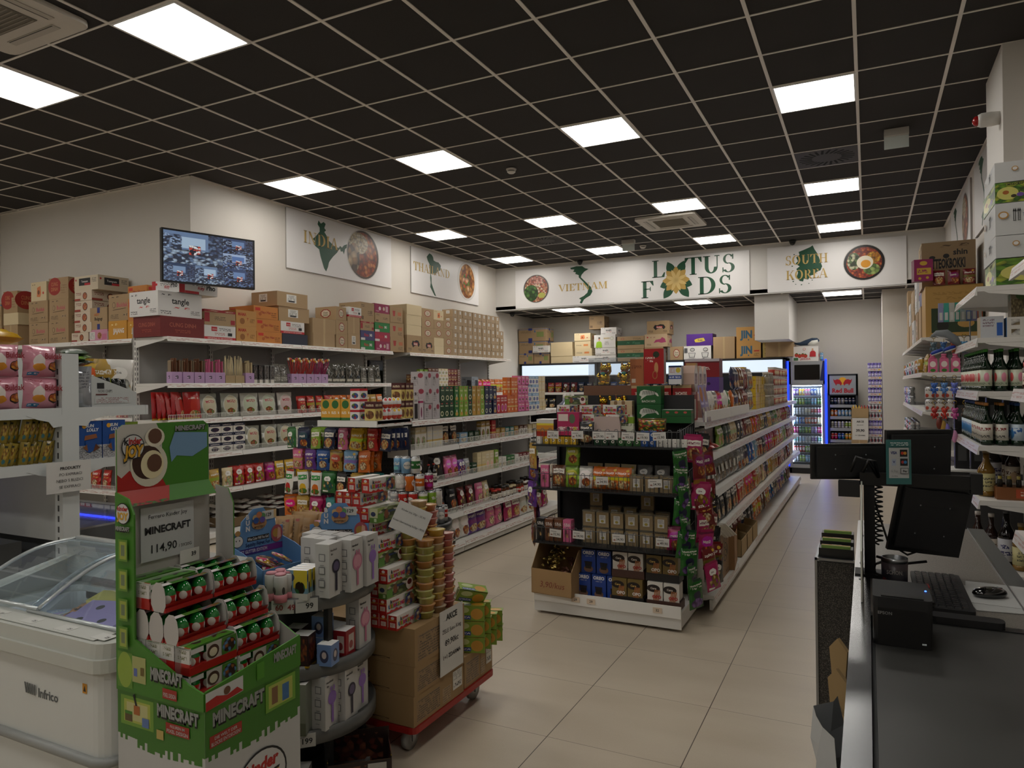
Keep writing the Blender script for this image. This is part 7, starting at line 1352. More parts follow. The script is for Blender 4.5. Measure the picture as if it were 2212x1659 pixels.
for q, (y0, n_) in enumerate(((2.4, 16), (1.45, 16))):
    for k in range(n_): place(FB[k % 5], (-3.92-.24*(k % 8)*.95, y0+.27*(k//8)-.08, .6+.055*(k % 2)), 0, '%s frozen bag, %s from right, %s row in %s dark freezer' % (fz[k % 8], nth(k % 8), nth(k//8), ['far', 'left'][q]), 'frozen food', 'frozen bags in dark freezers', color=PAL[fz[k % 8]], rot=(random.uniform(-.1, .1), random.uniform(-.1, .1), random.uniform(-.3, .3)))
# ================================================================ GLASS TOP FREEZER
FX0, FX1, FY0, FY1 = -3.06, -2.055, 1.36, 1.925
r = empty('ice_cream_freezer', (FX0, FY0, 0), 0, 'pale grey ice cream freezer with curved glass lid by green stand', 'freezer')
FB_ = M('cdd0cd', .35); RIM = M('bcbfb8', .35); w_, d_ = FX1-FX0, FY1-FY0
def rr(x0, y0, x1, y1, r_, n=5):
    pts = []
    for cx, cy, a in ((x1-r_, y0+r_, -PI/2), (x1-r_, y1-r_, 0), (x0+r_, y1-r_, PI/2), (x0+r_, y0+r_, PI)):
        for k in range(n+1): pts.append((cx+r_*math.cos(a+PI/2*k/n), cy+r_*math.sin(a+PI/2*k/n)))
    return pts
def ringwall(b, o, i, z0, z1, m, top=True, zi=None):
    n = len(o)
    for k in range(n):
        a, c = o[k], o[(k+1) % n]; p, q = i[k], i[(k+1) % n]
        b.face([(*a, z0), (*c, z0), (*c, z1), (*a, z1)], m, sm=False); b.face([(*q, zi or z0), (*p, zi or z0), (*p, z1), (*q, z1)], m)
        b.face([(*a, z1), (*c, z1), (*q, z1), (*p, z1)], m)
b = MB(); o1, i1 = rr(.01, .01, w_-.01, d_-.01, .06), rr(.07, .1, w_-.07, d_-.05, .04)
ringwall(b, o1, i1, .1, .73, FB_); b.face([(*p, .3) for p in i1], M('c9cccb', .4)); b.face([(*p, .1) for p in o1[::-1]], FB_)
for k in range(4): b.box(.42, .0, .14+.022*k, .5, .0105, .148+.022*k, M('2a2c2c', .6))
f = Face(b, (.46, .0095, .56), X, Z, .4, .08); f.text('Infrico', .62, .32, .36, M('55595a', .5), .02, al='c')
for k in range(5): f.poly([(.32+.03*k, .35), (.34+.03*k, .35), (.33+.036*k-.01, .78), (.32+.036*k-.02, .78)], M('55595a', .5))
f = Face(b, (w_-.12, .0095, .64), X, Z, .022, .03); f.rect(0, 0, 1, 1, M('c98a1c', .5)); f.poly([(.2, .2), (.8, .2), (.5, .8)], M('2a2416', .5)); b.build('cabinet', r)
for zb_ in (.44, .12):
    b = MB(); b.tube([(0, .005, zb_), (w_-.06, .005, zb_), (w_-.02, .02, zb_), (w_-.005, .06, zb_), (w_-.005, d_, zb_)], .016, M('8f9290', .3), 8) if zb_ > .2 else b.box(.05, .05, 0, w_-.05, d_-.05, .1, M('5a5c5c', .6)); b.build('bumper_rail' if zb_ > .2 else 'foot_plinth', r)
b = MB(); o1, i1 = rr(-.01, -.01, w_+.005, d_, .07), rr(.05, .11, w_-.055, d_-.05, .04)
ringwall(b, o1, i1, .715, .755, RIM, zi=.7); o2 = rr(-.004, .0, w_, d_, .07)
for k in range(len(o2)):
    a, c = o2[k], o2[(k+1) % len(o2)]; p, q = i1[k], i1[(k+1) % len(o2)]; zf = lambda y: .8 if y < .3 else .8+(y-.3)*.4
    b.face([(*a, .755), (*c, .755), (c[0], c[1]+.004, zf(c[1])), (a[0], a[1]+.004, zf(a[1]))], RIM, sm=True); b.face([(*a[:1], a[1]+.004, zf(a[1])), (c[0], c[1]+.004, zf(c[1])), (*q, zf(q[1])), (*p, zf(p[1]))], RIM)
b.build('rim', r)
b = MB(); b.box(.3, .02, .802, w_-.08, .1, .804, M('bdbfb9', .4))
for k in range(4): b.box(.32+.19*k, .03, .8042, .39+.19*k, .075, .805, M('c9cac5', .5)); b.text(['59', '25', '25', '25'][k], .012, (.375+.19*k, .045, .8055), X, Y, INK, .02)
b.build('price_label_panel', r)
def lid(x0, x1, off, nm):
    g = MB(); fr = MB(); pr = []
    for k in range(11): t = k/10; y = .1+t*(d_-.15); pr.append((y, .81+off+.125*math.sin(min(1, t*1.25)*PI/2)))
    for (ya, za), (yb_, zb2) in zip(pr, pr[1:]): g.face([(x0, ya, za), (x1, ya, za), (x1, yb_, zb2), (x0, yb_, zb2)], glass('dfeaf0', .02, .14), sm=True)
    for x in (x0, x1): fr.tube([(x, y, z) for y, z in pr], .007, M('c2c9ca', .25, .4), 6)
    fr.tube([(x0, *pr[0]), (x1, *pr[0])], .007, M('c2c9ca', .25, .4), 6); fr.tube([(x0, *pr[-1]), (x1, *pr[-1])], .01, M('a5aaa9', .3), 6)
    o = g.build('glass_lid', r); fr.build('lid_frame', o)
lid(.05, .5, .012, ''); lid(.44, w_-.055, 0, '')
b = MB(); b.box(.0, d_-.06, .8, w_, d_, .925, RIM); b.box(-.005, d_-.09, .925, w_+.005, d_+.005, .945, M('9da09b', .35)); b.build('back_rail', r)
b = MB(); b.box(.08, .115, .69, w_-.08, .12, .695, M('eef6ff', .5, emit=14)); b.build('lamp_strip', r)
WB_ = M('c9cfd0', .3)
b = MB()
for x in (.3, .52, .74):
    for k in range(9): b.tube([(x, .12+.05*k, .45), (x, .12+.05*k, .72)], .002, WB_, 4)
    b.tube([(x, .12, .72), (x, .53, .72)], .003, WB_, 4); b.tube([(x, .12, .6), (x, .53, .6)], .002, WB_, 4)
for k in range(14): b.tube([(.52+.028*k, .13, .5), (.52+.028*k, .13, .7)], .002, WB_, 4)
b.tube([(.52, .13, .7), (.9, .13, .7)], .003, WB_, 4); b.build('wire_basket', r)
def fpl(me, x, y, z, lb, cat='frozen food', rot=(0, 0, 0), col=None): place(me, (FX0+x, FY0+y, z), 0, lb, cat, 'frozen food under the glass lid', color=col, rot=rot)
lv = pbox(.24, .1, .05, P('a58fc9', ('e', .3, .5, .07, .16, '2a2420'), ('e', .75, .5, .07, .16, '2a2420')), M('a58fc9', .4), P('b09ad2', ('e', .3, .5, .06, .16, '2a2420'), ('e', .7, .5, .06, .16, '2a2420')), name='ice_cream_box'); yl = pbox(.24, .1, .05, M('c9b83a', .4), None, M('cfc04a', .4), name='ice_cream_box')
fpl(lv, .62, .17, .71, 'lilac ice cream box nearest the lower glass', rot=(.15, 0, .25)); fpl(lv, .6, .27, .72, 'second lilac ice cream box behind the first', rot=(.2, 0, .3)); fpl(yl, .52, .37, .73, 'yellow ice cream box behind the lilac ones', rot=(.1, 0, .35))
OB_ = pouch(.26, .2, .06, P('b5502c', ('f', .5, .5, .4, .35, 'c9703a', 'a5401c', 'd98a4a', 9), ('e', .5, .5, .2, .1, 'a8401f'), rough=.18), 101).xf(Matrix.Rotation(-PI/2+.3, 4, 'X')).mesh('frozen_bag')
CRB = pouch(.24, .22, .07, P('b5a698', ('e', .45, .55, .3, .25, '8a5a4a'), ('e', .45, .55, .22, .17, 'c9b5a5'), ('t', .1, .05, .9, .2, '4a2a22', 1), rough=.15), 102).xf(Matrix.Rotation(-PI/2+.6, 4, 'X')).mesh('frozen_bag')
PNB = pouch(.2, .16, .06, P('c98a5a', ('t', .2, .3, .8, .6, '3a1c14', 1), ('e', .5, .2, .3, .12, '5a3020'), rough=.15), 103).xf(Matrix.Rotation(-PI/2+.3, 4, 'X')).mesh('frozen_bag')
for k in range(3): fpl(OB_, .7, .38+.02*k, .74+.028*k, 'orange frozen bag, %s of three under lid' % nth(k), rot=(0, .1*k, -.3+.3*k))
for k in range(3): fpl(CRB, .84, .24+.1*k, .7+.02*k, 'clear brown banded bun bag, %s of three under right lid' % nth(k), rot=(0, 0, .3-.3*k))
for k in range(2): fpl(PNB, .42+.1*k, .25+.06*k, .7, 'cream and brown frozen bag, %s of two left under lid' % nth(k), rot=(0, 0, .2*k))
for k in range(3): fpl(FB[k], .8, .2, .54+.035*k, 'dark green frozen bag at front of lid, %s of three' % nth(k), rot=(0, 0, .5*k), col='1c3a24')
for k in range(8): fpl(FB[k % 5], .2+.08*(k % 2), .2+.12*(k//4), .4+.035*k, 'pale blue frozen bag deep in left half, %s' % nth(k), rot=(0, .1, k), col='9fb0cf')
# ================================================================ GREEN CARDBOARD STAND
SX0, SX1, SY0, SY1 = -2.04, -1.665, 1.392, 1.762; SW_, SD_ = SX1-SX0, SY1-SY0
r = empty('cardboard_stand', (SX0, SY0, 0), 0, 'green and white pixel patterned cardboard stand of chocolate egg packs', 'display stand')
PXG, WHP, DGR, CDI = M('3f7a22', .45), M('b9bab8', .5), M('25521a', .45), M('a5a29c', .7)
SUNB = lambda c1, c2: P(c1, ('e', .5, .5, .46, .46, c2), ('e', .5, .5, .3, .3, '9aa83a'), ('F', 0, 0, .18, 1, c1, '4a8a24', '2f6618', 18), ('F', .82, 0, 1, 1, c1, '4a8a24', '2f6618', 18))
b = MB(); b.box(0, 0, 0, SW_, SD_, .67, WHP)
def pixedge(f, x0, x1, y, m, n=22, seed=1):
    rd = random.Random(seed)
    for k in range(n): yy = y+rd.choice([-.03, -.015, 0, .015, .03, .045]); f.rect(x0+(x1-x0)*k/n, yy, x0+(x1-x0)*(k+1)/n, 1, m) if k else f.rect(x0, y, x0+(x1-x0)/n, 1, m)
LT = M('2a2c2a', .5); LT2 = M('8f928f', .4)
def boxy(f, st, cx, cy, h, mw=None, rim=True):
    if rim: f.text(st, cx+.004, cy-.006, h*1.02, M('151715', .5), .09, maxw=mw)
    f.text(st, cx, cy, h, LT2, .05, maxw=mw)
for O, R, wf in (((0, 0, 0), X, SW_), ((SW_, 0, 0), Y, SD_)):
    f = Face(b, O, R, Z, wf, .67, .0003)
    for k, (o_, m) in enumerate(((0, M('3a7020', .45)),)):
        rd = random.Random(5)
        for q in range(34): f.rect(q/34, .775+.02*(abs(q-17)/17)+rd.choice([-.025, -.01, .01]), (q+1)/34, 1, m); f.k = 0
    f.k = 1
    if R == X:
        f.rect(.04, .85, .43, .98, P('6a9430', ('r', .1, .12, .9, .88, 'a5ad4a'), ('r', .18, .2, .82, .8, 'b9b880'))); f.rect(.09, .868, .18, .91, M('5a4a2a', .5)); f.rect(.09, .9, .18, .914, M('3f7a22', .5)); f.rect(.2, .905, .27, .945, M('a5602a', .5)); f.poly([(.22, .945), (.24, .945), (.21, .995), (.19, .99)], INK); f.rect(.3, .86, .38, .9, M('5a74a5', .5)); f.rect(.47, .83, .55, .87, M('b5a05a', .5))
        boxy(f, 'MINECRAFT', .71, .935, .048, .46); f.rect(.58, .868, .84, .915, M('9a2a1e', .5)); f.text('FIGUREN IM', .71, .896, .012, WHP, .01, maxw=.2); f.text('PIXEL DESIGN', .71, .874, .015, WHP, .01, maxw=.24)
    else:
        boxy(f, 'MINECRAFT', .33, .925, .052, .52); f.rect(.04, .835, .35, .885, M('9a2a1e', .5)); f.text('DIE WELT DER', .195, .863, .013, WHP, .01, maxw=.24); f.text('BLOCKE ENTDECKEN!', .195, .841, .015, WHP, .01, maxw=.28)
        f.rect(.6, .855, .94, .985, P('6a9a30', ('r', .1, .1, .9, .9, 'a5ad52'), ('r', .2, .2, .4, .8, '7a5a3a'), ('r', .55, .15, .78, .75, '3a6a9a')))
        f.ell(.55, .57, .155, .14, INK, 28); f.ell(.55, .57, .145, .13, M('c4c5c3', .5), 28); f.text('kinder', .55, .61, .055, M('a8201c', .4), .05, maxw=.36, slant=.1); f.text('JOY', .57, .49, .09, INK, .1, maxw=.36); f.text('JOY', .57, .495, .08, M('c99a2a', .4), .06, maxw=.34)
b.build('base_box', r)
# upper tray: side wing with its cut profile, header, back
b = MB(); prof = [(0, .67), (0, 1.262), (.06, 1.245), (.085, 1.2), (.085, .83), (SW_-.06, .735), (SW_, .72), (SW_, .67)]
b.slab([(x, z) for x, z in prof][::-1], (0, -.004, 0), X, Z, .006, PXG)
f = Face(b, (0, -.0045, .67), X, Z, SW_, .59, .0004)
f.rect(.02, .02, .2, .2, P('5a8a2a', ('e', .5, .5, .5, .5, '8aa53a')))
f.rect(.2, .06, .36, .19, M('a5a86a', .5)); f.rect(.22, .09, .26, .13, M('5a6aa5', .5)); f.rect(.3, .1, .34, .14, M('6a5a2a', .5)); boxy(f, 'MINECRAFT', .6, .1, .055, .36); f.rect(.56, .02, .72, .07, M('9a2a1e', .5)); f.text('PIXEL DESIGN', .64, .03, .02, WHP, .01, maxw=.14)
for z0, c in ((.87, None),):
    f.ell(.11, .9, .055, .055, INK); f.ell(.11, .9, .05, .05, M('c4c5c3', .5)); f.text('kinder', .11, .915, .022, M('a8201c', .4), .04, maxw=.14); f.text('JOY', .11, .87, .035, M('c99a2a', .4), .05, maxw=.14); boxy(f, 'MINECRAFT', .11, .815, .02, .17)
for zz in (.68, .53, .38, .24): f.rect(.06, zz-.02, .17, zz+.09, P('5f8a2c', ('r', .15, .1, .85, .9, '98a544'), ('r', .3, .25, .7, .75, '6a7a5a')))
b.build('side_wing', r)
b = MB(); b.slab([(0, .67), (0, .745), (SD_, .765), (SD_, .67)][::-1] if 0 else [(0, .67), (SD_, .67), (SD_, .77), (0, .725)], (SW_+.003, 0, 0), Y, Z, .005, PXG); f = Face(b, (SW_+.0035, 0, .67), Y, Z, SD_, .1, .0004)
f.poly([(0, 0), (.36, .1), (.36, .55), (0, .5)], M('c4c5c3', .45)); f.poly([(0, 0), (.36, .12), (.3, .3), (.2, .2), (.1, .32), (0, .25)], M('a8201c', .45)); f.ell(.2, .34, .12, .12, M('6a4a34', .5)); f.text('MINECRAFT', .82, .5, .26, LT2, .05, maxw=.26); f.rect(.5, .2, .58, .7, M('4a8a24', .5)); b.build('front_lip', r)
b = MB(); b.box(-.004, 0, .67, .0, SD_-.03, 1.45, CDI); b.build('back_panel', r)
b = MB(); b.slab([(0, .67), (.085, .67), (.085, 1.18), (.06, 1.23), (0, 1.24)], (0, SD_-.004, 0), X, Z, .005, CDI, PXG); b.slab([(0, .67), (SW_, .67), (SW_, .76), (.085, .9), (0, .95)], (0, SD_, 0), X, Z, .005, CDI, PXG); b.build('far_wing', r)
b = MB(); hw = .335; b.slab([(.0, 1.262), (hw, 1.262), (hw, 1.45), (hw-.02, 1.465), (.02, 1.465), (0, 1.45)], (.004, 0, 0), Y, Z, .004, PXG)
f = Face(b, (.0045, 0, 1.262), Y, Z, hw, .203, .0004)
f.poly([(0, 0), (.46, 0), (.46, .72), (.43, .9), (.4, 1), (.06, 1), (0, .94)], M('bdbab2', .45)); f.poly([(0, 0), (.5, 0), (.44, .18), (.34, .26), (.22, .16), (.12, .3), (.04, .2), (0, .26)], M('a8201c', .45))
f.poly([(.56, .36), (.62, .46), (.8, .42), (.98, .56), (.98, .8), (.6, .84), (.54, .6)], M('6f93b5', .5)); boxy(f, 'MINECRAFT', .78, .86, .075, .38)
f.ell(.32, .36, .32, .34, M('cfcbb8', .35), 28); f.ell(.3, .4, .26, .26, M('3a2218', .35), 26); f.ell(.38, .78, .17, .15, M('d9d3bf', .35), 22); f.ell(.35, .36, .2, .22, M('d9cfa8', .35), 24); f.ell(.38, .8, .12, .12, M('5a3a26', .6), 16); f.ell(.37, .38, .13, .14, M('5a3a26', .6), 16)
f.ell(.15, .66, .19, .19, INK, 24); f.ell(.15, .66, .175, .175, M('c4c5c3', .5), 24); f.text('k', .085, .7, .1, INK, .04); f.text('inder', .17, .7, .1, M('a8201c', .4), .04, maxw=.13); f.text('JOY', .15, .5, .18, INK, .1, maxw=.2, slant=.1); f.text('JOY', .15, .51, .165, M('c99a2a', .4), .05, maxw=.19, slant=.1)
b.build('header_board', r)
b = MB(); b.face([(.004, 0, 1.262), (.03, 0, 1.215), (.03, hw+.01, 1.215), (.004, hw, 1.262)][::1], PXG); b.face([(.0045, 0, 1.2622), (.0305, 0, 1.2152), (.0305, .16, 1.2152), (.0045, .18, 1.2622)], P('a8281c', ('F', .82, 0, 1, 1, 'a8281c', '3f7a22', 'a8281c', 16))); b.build('header_fold', r)
paper(.195, .17, [('Ferrero Kinder Joy', .5, .78, .013, 0), ('MINECRAFT', .5, .5, .022, .04), ('114,90', .42, .14, .026, .01), ('/ 3X20G', .82, .14, .01, 0)], (SX0+.006, SY0+.075, 1.03), Y, 'white price sheet on the back of the green cardboard stand', m='b9bbbb')
paper(.075, .045, [('39', .7, .45, .014, .02)], (SX0+.007, SY0+.215, .995), Y, 'small barcode price tag on the back of the green cardboard stand', name='price_tag')
def joy(tube):
    b = MB(); w, d, h = .17, .062, .078; WP = M('c9c8c4', .35); RD = M('a5201c', .3)
    for k in range(3):
        x = -w/2+.03+.055*k
        b.ell((x, .031, .038), (.023, .028, .036), P('0f6a24', ('r', 0, 0, 1, .56, 'a8201c'), ('e', .75, .46, .16, .12, 'cfcbc2'), ('e', .25, .46, .16, .12, 'cfcbc2'), rough=.12, coat=.6), 12, 10)
    if tube:
        n = 8
        for k in range(n):
            a, c = -.9+k*(PI+1.05)/n, -.9+(k+1)*(PI+1.05)/n; pa = (.031-.033*math.cos(a), .04+.038*math.sin(a)); pc = (.031-.033*math.cos(c), .04+.038*math.sin(c))
            if k < 4: m = RD if k == 0 else None
            else: m = P('3f7a22', ('r', 0, 0, .22, 1, 'c9c8c4'), ('F', .55, 0, 1, 1, '6a8ab5', '3f7a22', 'a5602a', 7), ('t', .25, .2, .55, .8, '1c1e1c', 1))
            if m: b.face([(-w/2, pa[0], pa[1]), (w/2, pa[0], pa[1]), (w/2, pc[0], pc[1]), (-w/2, pc[0], pc[1])], m, ((0, 0), (1, 0), (1, 1), (0, 1)), sm=True)
        for sx in (-1, 1): b.slab([(0, .02), (.01, 0), (.05, 0), (.062, .02), (.062, .045), (.055, .072), (.04, .086), (.02, .086), (.006, .07), (0, .045)], (sx*w/2, 0, 0), Y*sx if sx > 0 else Y, Z, .001, M('b5b2ae', .5))
        b.box(-w/2, .002, 0, w/2, .06, .012, RD)
    else:
        b.box(-w/2, .036, 0, w/2, d, h, WP); b.box(-w/2, .004, h-.006, w/2, d, h, P('3f7a22', ('t', .2, .1, .9, .9, '1c1e1c', 1))); b.box(-w/2, .0, 0, w/2, .04, .022, RD)
        b.box(-w/2, .002, 0, -w/2+.006, d, h, P('c9c8c4', ('r', 0, 0, 1, .42, 'a8201c'), ('t', .2, .5, .8, .95, '6a6a4a', 2))); b.box(w/2-.006, .002, 0, w/2, d, h, WP)
        b.box(-w/2, .003, 0, -w/2+.06, .006, .024, RD); b.box(-w/2+.006, .003, h-.02, -w/2+.05, .006, h-.006, WP); f = Face(b, (-w/2+.06, .004, .0), X, Z, .11, h-.006); f.rect(0, .28, 1, 1, M('bdb8ae', .4)); f.ell(.22, .62, .3, .28, M('4a3024', .4)); f.ell(.22, .6, .2, .18, M('cfc5a8', .4)); f.rect(.5, .28, 1, 1, P('4a7a2a', ('f', .5, .5, .45, .4, '5a8ab5', 'a5602a', '3a2418', 5))); f.rect(0, 0, 1, .28, RD)
    return b.mesh('chocolate_egg_pack')
JT, JF = joy(True), joy(False)
def jput(me, x, y, z, lb, rz=0, tilt=0): place(me, (SX0+x, SY0+y, z), 0, lb, 'chocolate eggs', 'chocolate egg packs in the green stand', rot=(tilt, 0, PI/2+rz))
z0 = .672; lv_ = 0
for L_, (zz, xs, t_) in enumerate(((z0, (.3, .235), 0), (z0+.079, (.3, .237, .174, .111, .048), 0), (z0+.158, (.255, .19, .125, .06), 1), (z0+.246, (.2, .13, .06), 2))):
    for c, yy in enumerate((.098, .274)):
        for k, xx in enumerate(xs):
            if c == 1 and L_ == 1 and k == 0: me, zz2 = JT, zz
            else: me, zz2 = (JT if (t_ == 1 or (t_ == 2 and (k == 0 or c))) else JF), zz
            jput(me, xx, yy, zz2, '%s egg pack, %s from front, %s layer, %s half of green stand' % ('tube shaped' if me is JT else 'flat fronted', nth(k), LAY[L_] if L_ < 4 else 'top', ['left', 'right'][c]), random.uniform(-.03, .03) if L_ < 4 else .06)
# ================================================================ ROUND TIERED STAND
TX, TY = -2.1, 2.23
TG_, TG2 = M('5c5d5b', .35, .1), M('3c3d3c', .5)
def roundstand(cx, cy, R_, tiers, lb, col=TG_, a0=0):
    r = empty('round_display_stand', (cx, cy, 0), 0, lb, 'display stand'); n = 40
    for z in tiers:
        b = MB(); b.lathe([(0.0, z-.05), (R_-.01, z-.05), (R_, z-.045), (R_, z+.008), (R_-.012, z+.008), (R_-.014, z), (0, z)], col, n=n); b.build('tier', r)
    b = MB(); b.lathe([(.09, 0), (.09, tiers[0])], TG2, n=20); b.build('column', r)
    for k in range(4):
        a = PI/4+k*PI/2+a0; x, y = (R_-.03)*math.cos(a), (R_-.03)*math.sin(a)
        b = MB(); b.box(x-.012, y-.012, 0, x+.012, y+.012, tiers[0]-.04, M('1b1c1c', .4)); b.build('post', r)
    return r
rs_ = roundstand(TX, TY, .302, (.785, .53, .285, .08), 'grey round four tier stand of fans and toys behind green stand', a0=.35)
def tierprice(txt, ang, z, red=False):
    b = MB(); b.box(-.04, -.002, 0, .04, 0, .05, M('b9b9b4', .5)); b.text(txt, .02, (.01, -.003, .014), X, Z, M('8a2a2a', .5) if red else INK, .02); b.box(-.034, -.0026, .036, 0, -.002, .04, M('8a8a88', .6))
    o = b.build('price_tag', rs_, (.306*math.cos(ang), .306*math.sin(ang), z-.045), ang+PI/2); return o
tierprice('60  49', -1.02, .785, True); tierprice('99', -.74, .785); tierprice('199', -.78, .285)
def fanbox(c, kind):
    b = MB(); w, d, h = .062, .085, .2; b.box(-w/2, 0, 0, w/2, d, h, M('b9b8b5', .4))
    f = Face(b, (-w/2, 0, 0), X, Z, w, h)
    for k in range(3): f.rect(.28, .68-.24*k, .72, .82-.24*k, M('6a6a6c', .5)); f.rect(.33, .695-.24*k, .67, .805-.24*k, M('b9b8b5', .5)); f.rect(.36, .6-.24*k, .64, .615-.24*k, M('8a8a8a', .5))
    f = Face(b, (w/2, 0, 0), Y, Z, d, h); f.text('Handheld', .34, .86, .04, INK, .02, maxw=.5); f.text('fan', .2, .79, .04, INK, .02)
    C_, C2 = M(c, .5), M({'2a2636': '5a5070', 'b5708a': 'c9909f'}.get(c, '8a6ab0'), .5)
    f.ell(.5, .56, .13 if kind < 2 else .17, .13 if kind < 2 else .17, C_, 20); f.ell(.5, .56, .09 if kind < 2 else .13, .09 if kind < 2 else .13, C2, 20); f.rect(.42, .1, .58, .46, C_)
    if kind: f.ell(.4, .74, .025, .05, C_); f.ell(.6, .74, .025, .05, C_)
    return b.mesh('fan_box')
FNB = [fanbox('2a2636', 0), fanbox('b5708a', 2), fanbox('8f6ab5', 1)]
def on(z, x, y, me, lb, cat, rz=0, col=None, rot=None, name=None): return place(me, (x-(.02 if x > -2.3 else 0), y+(.035 if x > -2.3 else 0), z+.001), rz, lb, cat, color=col, rot=rot, name=name)
on(.785, -1.815, 2.03, FNB[0], 'white handheld fan box with dark fan print, nearest on top tier', 'fan box', .12)
on(.785, -1.79, 2.125, FNB[1], 'white fan box with pink fan print on top tier', 'fan box', .12); on(.785, -1.79, 2.22, FNB[2], 'white fan box with purple rabbit fan print on top tier', 'fan box', .1)
for k in range(2): on(.785, -1.885-.066*k, 2.1, FNB[0], 'white fan box, %s left of the nearest one' % ['just', 'two places'][k], 'fan box', .1)
for k in range(3): on(.785, -1.865-.07*k, 2.165-.0*k, FNB[k % 3], 'white fan box in the back row of top tier, %s from right' % nth(k), 'fan box', .1)
bk = pbox(.085, .025, .11, P('6f93a5', ('r', .35, .4, 1, 1, 'c9b53a'), ('f', .65, .4, .25, .22, '3a7a4a', 'c9b53a', '2a1a14', 5), ('r', 0, 0, 1, .22, 'c9c6bd'), ('e', .2, .75, .2, .14, '2a3a5a')), name='activity_book')
for k in range(4): on(.785, -1.885-.004*k, 1.97+.028*k, bk, 'colourful small book on top tier, %s from front' % nth(k), 'book', .25)
pt = MB(); pt.lathe([(.024, 0), (.024, .03)], M('c97a85', .4), n=14); pt.lathe([(.024, .03), (.024, .095), (.02, .098)], P('c4c2c0', ('e', .3, .2, .08, .2, '3a3434'), ('e', .8, .2, .08, .2, '3a3434')), n=14); pt.lathe([(.021, .098), (.018, .105), (0, .106)], M('c98a95', .4), n=14); pt = pt.mesh('toy_tube')
for k in range(4): on(.785, -1.97+.045*(k % 2), 1.93+.045*(k//2), pt, 'white tube with pink base on top tier, %s %s' % (['left', 'right'][k % 2], ['front', 'back'][k//2]), 'toy', .3)
def bundisp(lb, loc, rz, tag_, d=.2):
    r = empty('counter_display', loc, rz, lb, 'counter display'); BLU, PUR = M('5b86b5', .4), M('3a2a6a', .4); w = .25
    b = MB(); b.box(-w/2, 0, 0, w/2, .003, .1, BLU); b.box(-w/2, d-.003, 0, w/2, d, .13, BLU); b.box(-w/2, 0, 0, w/2, d, .003, BLU)
    for x in (-w/2, w/2-.003): b.slab([(0, 0), (d, 0), (d, .17), (d*.6, .15), (0, .1)], (x+.003, 0, 0), Y, Z, .003, BLU)
    f = Face(b, (-w/2, 0, 0), X, Z, w, .1); f.rect(0, 0, 1, .16, PUR); f.ell(.3, .55, .22, .26, M('9a4a52', .5)); f.ell(.3, .55, .13, .13, M('a5823a', .5)); f.ell(.8, .5, .26, .26, M('c4c2c0', .5))
    f = Face(b, (w/2, 0, 0), Y, Z, d, .1); f.rect(0, 0, 1, .16, PUR); f.scrib(.2, .3, .8, .8, '5b86b5', '33537a', 3); b.build('tray', r)
    hb = MB(); pts = [(-w/2, .12), (w/2, .12), (w/2, .215), (.09, .215), (.085, .25), (.05, .27), (.03, .3), (-.02, .3), (-.05, .275), (-.075, .255), (-.08, .22), (-w/2, .21)]
    hb.slab(pts, (0, d-.004, 0), X, Z, .003, BLU); f = Face(hb, (-w/2, d-.0045, .12), X, Z, w, .18, .0004)
    f.rect(0, 0, 1, .14, P('3a2a7a', ('r', .6, 0, 1, 1, '6a2a7a'))); f.text('ONE SET GLITTER EDITION', .36, .04, .07, M('c4c2d0', .5), .02, maxw=.64); f.text('Squishy Fidget Fun !', .52, .18, .08, M('1c2f5a', .5), .03, maxw=.5); f.rect(.3, .29, .72, .39, INK); f.text('What Color Will You Get?', .51, .31, .06, M('c4c2c0', .5), .02, maxw=.4)
    f.ell(.87, .36, .16, .2, M('9a4a52', .5)); f.ell(.85, .37, .09, .1, M('a5823a', .5)); f.poly([(.87, .22), (.95, .26), (.94, .46), (.89, .5)], M('c99a85', .5))
    f.ell(.12, .34, .14, .13, INK); f.ell(.12, .34, .13, .12, M('c9c8c5', .5)); f.ell(.12, .52, .07, .06, M('a5804a', .5)); f.ell(.09, .36, .012, .018, INK); f.ell(.15, .36, .012, .018, INK)
    f.ell(.52, .66, .2, .13, M('a5835a', .5)); f.rect(.4, .62, .64, .72, M('a5835a', .5)); f.text('RAINBOW', .52, .64, .05, M('8a3a2a', .5), .02, maxw=.2); f.text('MYSTERY', .52, .56, .05, M('4a3020', .5), .02, maxw=.2)
    for k, (cx, cy, c) in enumerate(((.44, .8, 'b59a6a'), (.58, .82, '5a8a5a'), (.51, .86, 'b5704a'), (.45, .74, '2a4a8a'), (.57, .74, '5a4a8f'))): f.ell(cx, cy, .075, .07, M(c, .5))
    for k, c in enumerate('BUN'): f.text(c, .29, .8-.13*k, .1, M('c4c2c0', .5), .05)
    hb.build('header_card', r)
    t_ = MB(); t_.box(0, -.002, 0, .055, 0, .035, M('bdbdb8', .5)); t_.text(tag_, .014, (.03, -.003, .012), X, Z, INK, .02); o = t_.build('price_tag', r); o.location = (.02, d-.008, .25); return r
bundisp('light blue bun toy display with white price tag, on the right of top tier', (-1.955, 2.262, .786), .44, '129', .11)
bundisp('light blue bun toy display on left of top tier, beside the green stand', (-2.03, 2.1, .786), 1.45, '129')
DISC = MB(); DISC.lathe([(.0, 0), (.045, .003), (.045, .012), (0, .018)], P('c4506f', ('f', .5, .5, .5, .5, 'c9a03a', 'a52a5a', 'd9c9b5', 6), rough=.15), n=18); DISC = DISC.mesh('squishy_packet')
for k in range(8): on(.785+.06+.012*k, -2.0+.04*(k % 3), 2.27+.02*(k % 2), DISC, 'pink and yellow round squishy packet in right blue display, %s' % nth(k), 'toy packet', .3*k, rot=(.2, .1*k, .3*k))
